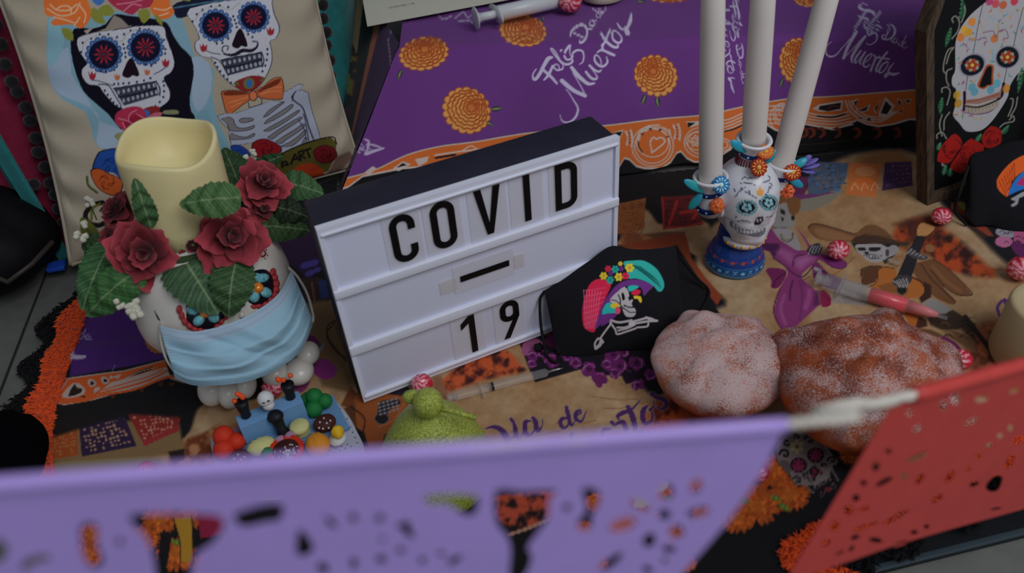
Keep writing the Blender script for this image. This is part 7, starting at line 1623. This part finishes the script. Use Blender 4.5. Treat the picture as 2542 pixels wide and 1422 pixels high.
# ================================================================ hanging cut-paper banners on a white cord
rA = D(-700, 1252, .180); rB = D(1950, 1052, .222); rC = D(2265, 980, .335); rD = D(2850, 820, .44)
def banner(name, TL, TR, BL_, BR_, holes, m_, lab, th=.00025, edge=None, crease=0.0):
    """flat sheet TL-TR-BR-BL with cut-outs given as picture outlines carried on to the sheet's own plane"""
    n = nrm(np.cross(TR-TL, BL_-TL)); n = n if np.dot(n, EYE-TL) > 0 else -n; X_ = nrm(TR-TL); Y_ = np.cross(n, X_)
    f2 = lambda P_: (float(np.dot(P_-TL, X_)), float(np.dot(P_-TL, Y_)))
    outl = [f2(TL), f2(TR)]+([f2(onplane(x, y, TL, n)) for x, y in edge] if edge is not None else [f2(BR_)])+[f2(BL_)]
    kept = []
    for h in holes:                                      # cut-outs never touch
        h = np.asarray(h); bb = (h[:, 0].min()-3, h[:, 1].min()-3, h[:, 0].max()+3, h[:, 1].max()+3)
        if all(bb[0] > k[2] or bb[2] < k[0] or bb[1] > k[3] or bb[3] < k[1] for k, _ in kept): kept.append((bb, h))
    hs_ = [[f2(onplane(x, y, TL, n)) for x, y in h] for _, h in kept]
    V, F = prism([outl]+hs_, (TL, X_, Y_, n), th)
    t = thing(name, lab, 'banner', TL); mesh('sheet', V, F, m_, t, smooth=False)
    return t, n, X_, Y_
m_purp = mat('purple_tissue', (142, 122, 180), rough=.4, spec=.35, k=.54, noise=.04, nscale=60); m_red = mat('red_tissue', (158, 54, 50), rough=.45, spec=.3, k=.58, noise=.06, nscale=60)
Z7 = Z(0, 922, 2.8244); Z8 = Z(800, 922, 2.8244); Z9 = Z(1642, 922, 2.8244)
def sm_(q, n=3): return spl(q, n, True)
ph = [sm_(Z7((900,1010),(1130,985),(1350,990),(1540,1010),(1570,1090),(1480,1210),(1400,1260),(1370,1320),(1340,1412),(1320,1500),(1120,1500),(1090,1400),(1070,1280),(1010,1150))), sm_(Z7((570,1075),(680,1070),(690,1230),(730,1310),(690,1370),(620,1360),(575,1260))), sm_(Z7((-40,1180),(20,1180),(60,1240),(20,1330),(-40,1340))),
      sm_(Z7((150,1340),(230,1290),(340,1280),(350,1320),(240,1350),(160,1400))), Z7(ell(840,1190,22,32)), sm_(Z7((1640,1000),(1760,950),(1900,920),(1990,940),(1960,1040),(1860,1060),(1720,1090),(1660,1060))), Z7(ell(2475,1020,30,34)), sm_(Z7((2270,1010),(2330,1030),(2370,1090),(2320,1090))), sm_(Z7((2100,1100),(2160,1150),(2200,1240),(2140,1290),(2080,1280),(2080,1180))), Z7(ell(2480,1340,28,40)), Z7(ell(2200,1300,44,40)), sm_(Z7((2220,1350),(2290,1340),(2300,1412),(2240,1400))),
      Z8(ell(215,1015,30,34)), Z8(ell(402,1025,34,30)), Z8(ell(420,1170,20,20)), Z8(ell(412,1312,38,30)), Z8(ell(230,1345,28,30)), sm_(Z8((510,1080),(600,1040),(620,1090),(650,1160),(600,1160),(560,1110))), Z8(ell(550,1250,30,26)), Z8(ell(700,1320,24,30)), Z8(ell(830,1275,26,22)), sm_(Z8((880,1320),(960,1280),(980,1300),(900,1360))),
      sm_(Z8((700,880),(800,860),(1080,865),(1065,1000),(980,1000),(880,930),(760,930))), sm_(Z8((1215,830),(1400,835),(1640,828),(1590,900),(1585,1020),(1510,1130),(1440,1230),(1470,1290),(1430,1412),(1330,1500),(1310,1400),(1320,1250),(1290,1150),(1220,1060))),
      sm_(Z8((1820,815),(1930,830),(1945,920),(1890,1000),(1890,1080),(1830,1120),(1785,1060),(1850,960))), Z8(ell(1712,950,28,30)), sm_(Z8((1670,1500),(1650,1350),(1690,1250),(1750,1210),(1805,1260),(1790,1380),(1800,1500))), sm_(Z8((2150,900),(2230,900),(2300,960),(2240,975))), sm_(Z8((2350,860),(2430,780),(2460,850),(2420,900))), Z8(ell(2360,1010,86,40,-20)), Z8(ell(2482,1120,52,50)), Z8(ell(2290,1180,44,56,25)), Z8(ell(2105,1070,100,46,-20)), Z8(ell(2120,1190,84,44,-25)), Z8(ell(2430,1240,52,28,10)), Z8(ell(2350,1312,42,36,30)), sm_(Z8((1930,1370),(2000,1310),(2100,1260),(2080,1320),(1990,1390))), Z8(ell(2280,1385,40,26,30)), sm_(Z8((600,1400),(760,1375),(900,1412),(900,1500),(600,1500))),
      Z9(ell(240,800,54,36,-60)), Z9(ell(310,870,64,34,-25)), Z9(ell(160,860,26,30)), Z9(ell(255,985,84,34,-15)), Z9(ell(20,1000,44,40)), Z9(ell(105,1112,50,44,20)), Z9(ell(60,1245,52,24,15)), Z9(ell(20,1320,20,22)), Z9(ell(200,930,30,22))]
def top_of(px, py, z0): return yplane(px, py, z0)
tA, tB = rA, rB
bR1 = D(1700, 1422, .258); 
nB = nrm(np.cross(tB-tA, bR1-tB)); bBR = onplane(1560, 1640, tB, nB); bBL = onplane(-900, 1750, tB, nB)
t, n, X_, Y_ = banner('paper_banner', tA, tB, bBL, bBR, [h for h in ph], m_purp, 'lilac cut-paper banner with punched holes hanging from the cord in the foreground', edge=[(1905,1150),(1862,1215),(1800,1300),(1740,1370),(1690,1425),(1560,1640)])
V, F = tube(np.array([tA*(1-k)+tB*k for k in np.linspace(0, 1, 40)])+n*.0002, .0021, 14); mesh('rolled_hem', V, F, m_purp, t)
rh = [Z9(ell(2060,192,42,36,-40)), Z9(ell(1972,238,24,36,20)), Z9(ell(2240,195,50,20,-8)), Z9(ell(1790,402,34,26,-40)), Z9(ell(1890,450,76,20,-12)), Z9(ell(2170,352,60,20,-30)), Z9(ell(1592,555,24,22)), Z9(ell(1502,665,26,34,20)), Z9(ell(1790,600,84,18,-24)), Z9(ell(1912,620,50,18,-35)), Z9(ell(1415,780,24,22)), Z9(ell(1362,885,26,28)), Z9(ell(1312,970,30,36,20)), Z9(ell(1212,1080,28,40,20)), Z9(ell(1560,770,72,20,-28)), Z9(ell(1590,850,80,22,-16)), Z9(ell(1700,730,26,20)), Z9(ell(1810,750,22,46,30)), Z9(ell(2020,735,22,56,35)), Z9(ell(2500,480,44,26,-20)), Z9(ell(2440,630,24,62,30)), sm_(Z9((2270,800),(2330,730),(2390,735),(2360,830),(2300,840))), Z9(ell(2190,788,36,18,-20)), Z9(ell(2320,882,52,14,-20)), Z9(ell(1932,888,46,20,-35)), Z9(ell(2152,680,18,20)), Z9(ell(2372,450,20,20)), Z9(ell(2220,590,20,20)), Z9(ell(2300,520,26,18)), Z9(ell(1640,1020,110,18,-32)), Z9(ell(1430,1085,100,16,-18)), Z9(ell(1490,1118,56,14,-8)), Z9(ell(1620,1078,56,26,-30)), Z9(ell(1760,1000,50,22,-30)), Z9(ell(1355,1160,34,18,-20)), Z9(ell(1500,1180,50,18,10)), Z9(ell(1690,1128,56,18,-30)), Z9(ell(1857,1085,20,16)), Z9(ell(1418,1228,30,24,20)), Z9(ell(1675,1205,54,14,-20)), Z9(ell(1330,1240,30,14,-50)), Z9(ell(1420,960,50,16,-15)), Z9(ell(1770,1125,26,16)), Z9(ell(1250,1270,36,10,-20)), Z9(ell(1735,290,20,26)), Z9(ell(2470,130,40,20,-20)), Z9(ell(2445,395,18,24)), Z9(ell(2345,960,40,10,-10)), Z9(ell(1150,1200,40,20,-40))]
bL2 = D(1950, 1440, .385); bR2 = D(2900, 1165, .50)
nR = nrm(np.cross(rD-rC, bL2-rC)); bR3 = onplane(2900, 1170, rC, nR)
tCl = D(2175, 1012, .325)
t2, n2, X2_, Y2_ = banner('paper_banner', onplane(2222, 992, rC, nR), rD, onplane(1950, 1440, rC, nR), bR3, rh, m_red, 'red cut-paper banner with punched holes hanging at the lower right',
    edge=[(2900,1170),(2700,1220),(2542,1262),(2350,1315),(2208,1357),(2120,1388),(2031,1418)])
mesh('rolled_hem', *tube(np.array([rC*(1-k)+rD*k for k in np.linspace(0, 1, 30)]), .0036, 12), m_red, t2)
m_cord = mat('white_yarn', (176, 170, 160), rough=.85, bump=.5, bscale=800)
cpath = spl(np.array([rA, rB, D(2030, 1026, .246), D(2120, 1004, .278), rC, rD]), 30); s_ = np.r_[0, np.cumsum(np.linalg.norm(np.diff(cpath, axis=0), axis=1))]; ck = []
i0 = 30; 
for ph_ in (0, 2.094, 4.189):
    T = np.gradient(cpath, axis=0); pts = []; rad = []
    for i in range(0, len(cpath)):
        x_, y_, z_ = basis(T[i], UP); a = s_[i]/.010*2*math.pi+ph_; free = .92 if 30 <= i <= 121 else .4
        pts.append(cpath[i]+(x_*math.cos(a)+y_*math.sin(a))*.00105*free*(.85+.5*min(1, max(0, (i-30)/90)))); rad.append(.0013*free*(.85+.5*min(1, max(0, (i-30)/90))))
    ck.append(tube(pts, rad, 8))
tag(mesh('cord', *join(*ck), m_cord), 'twisted white yarn cord carrying the two paper banners across the foreground', 'cord')
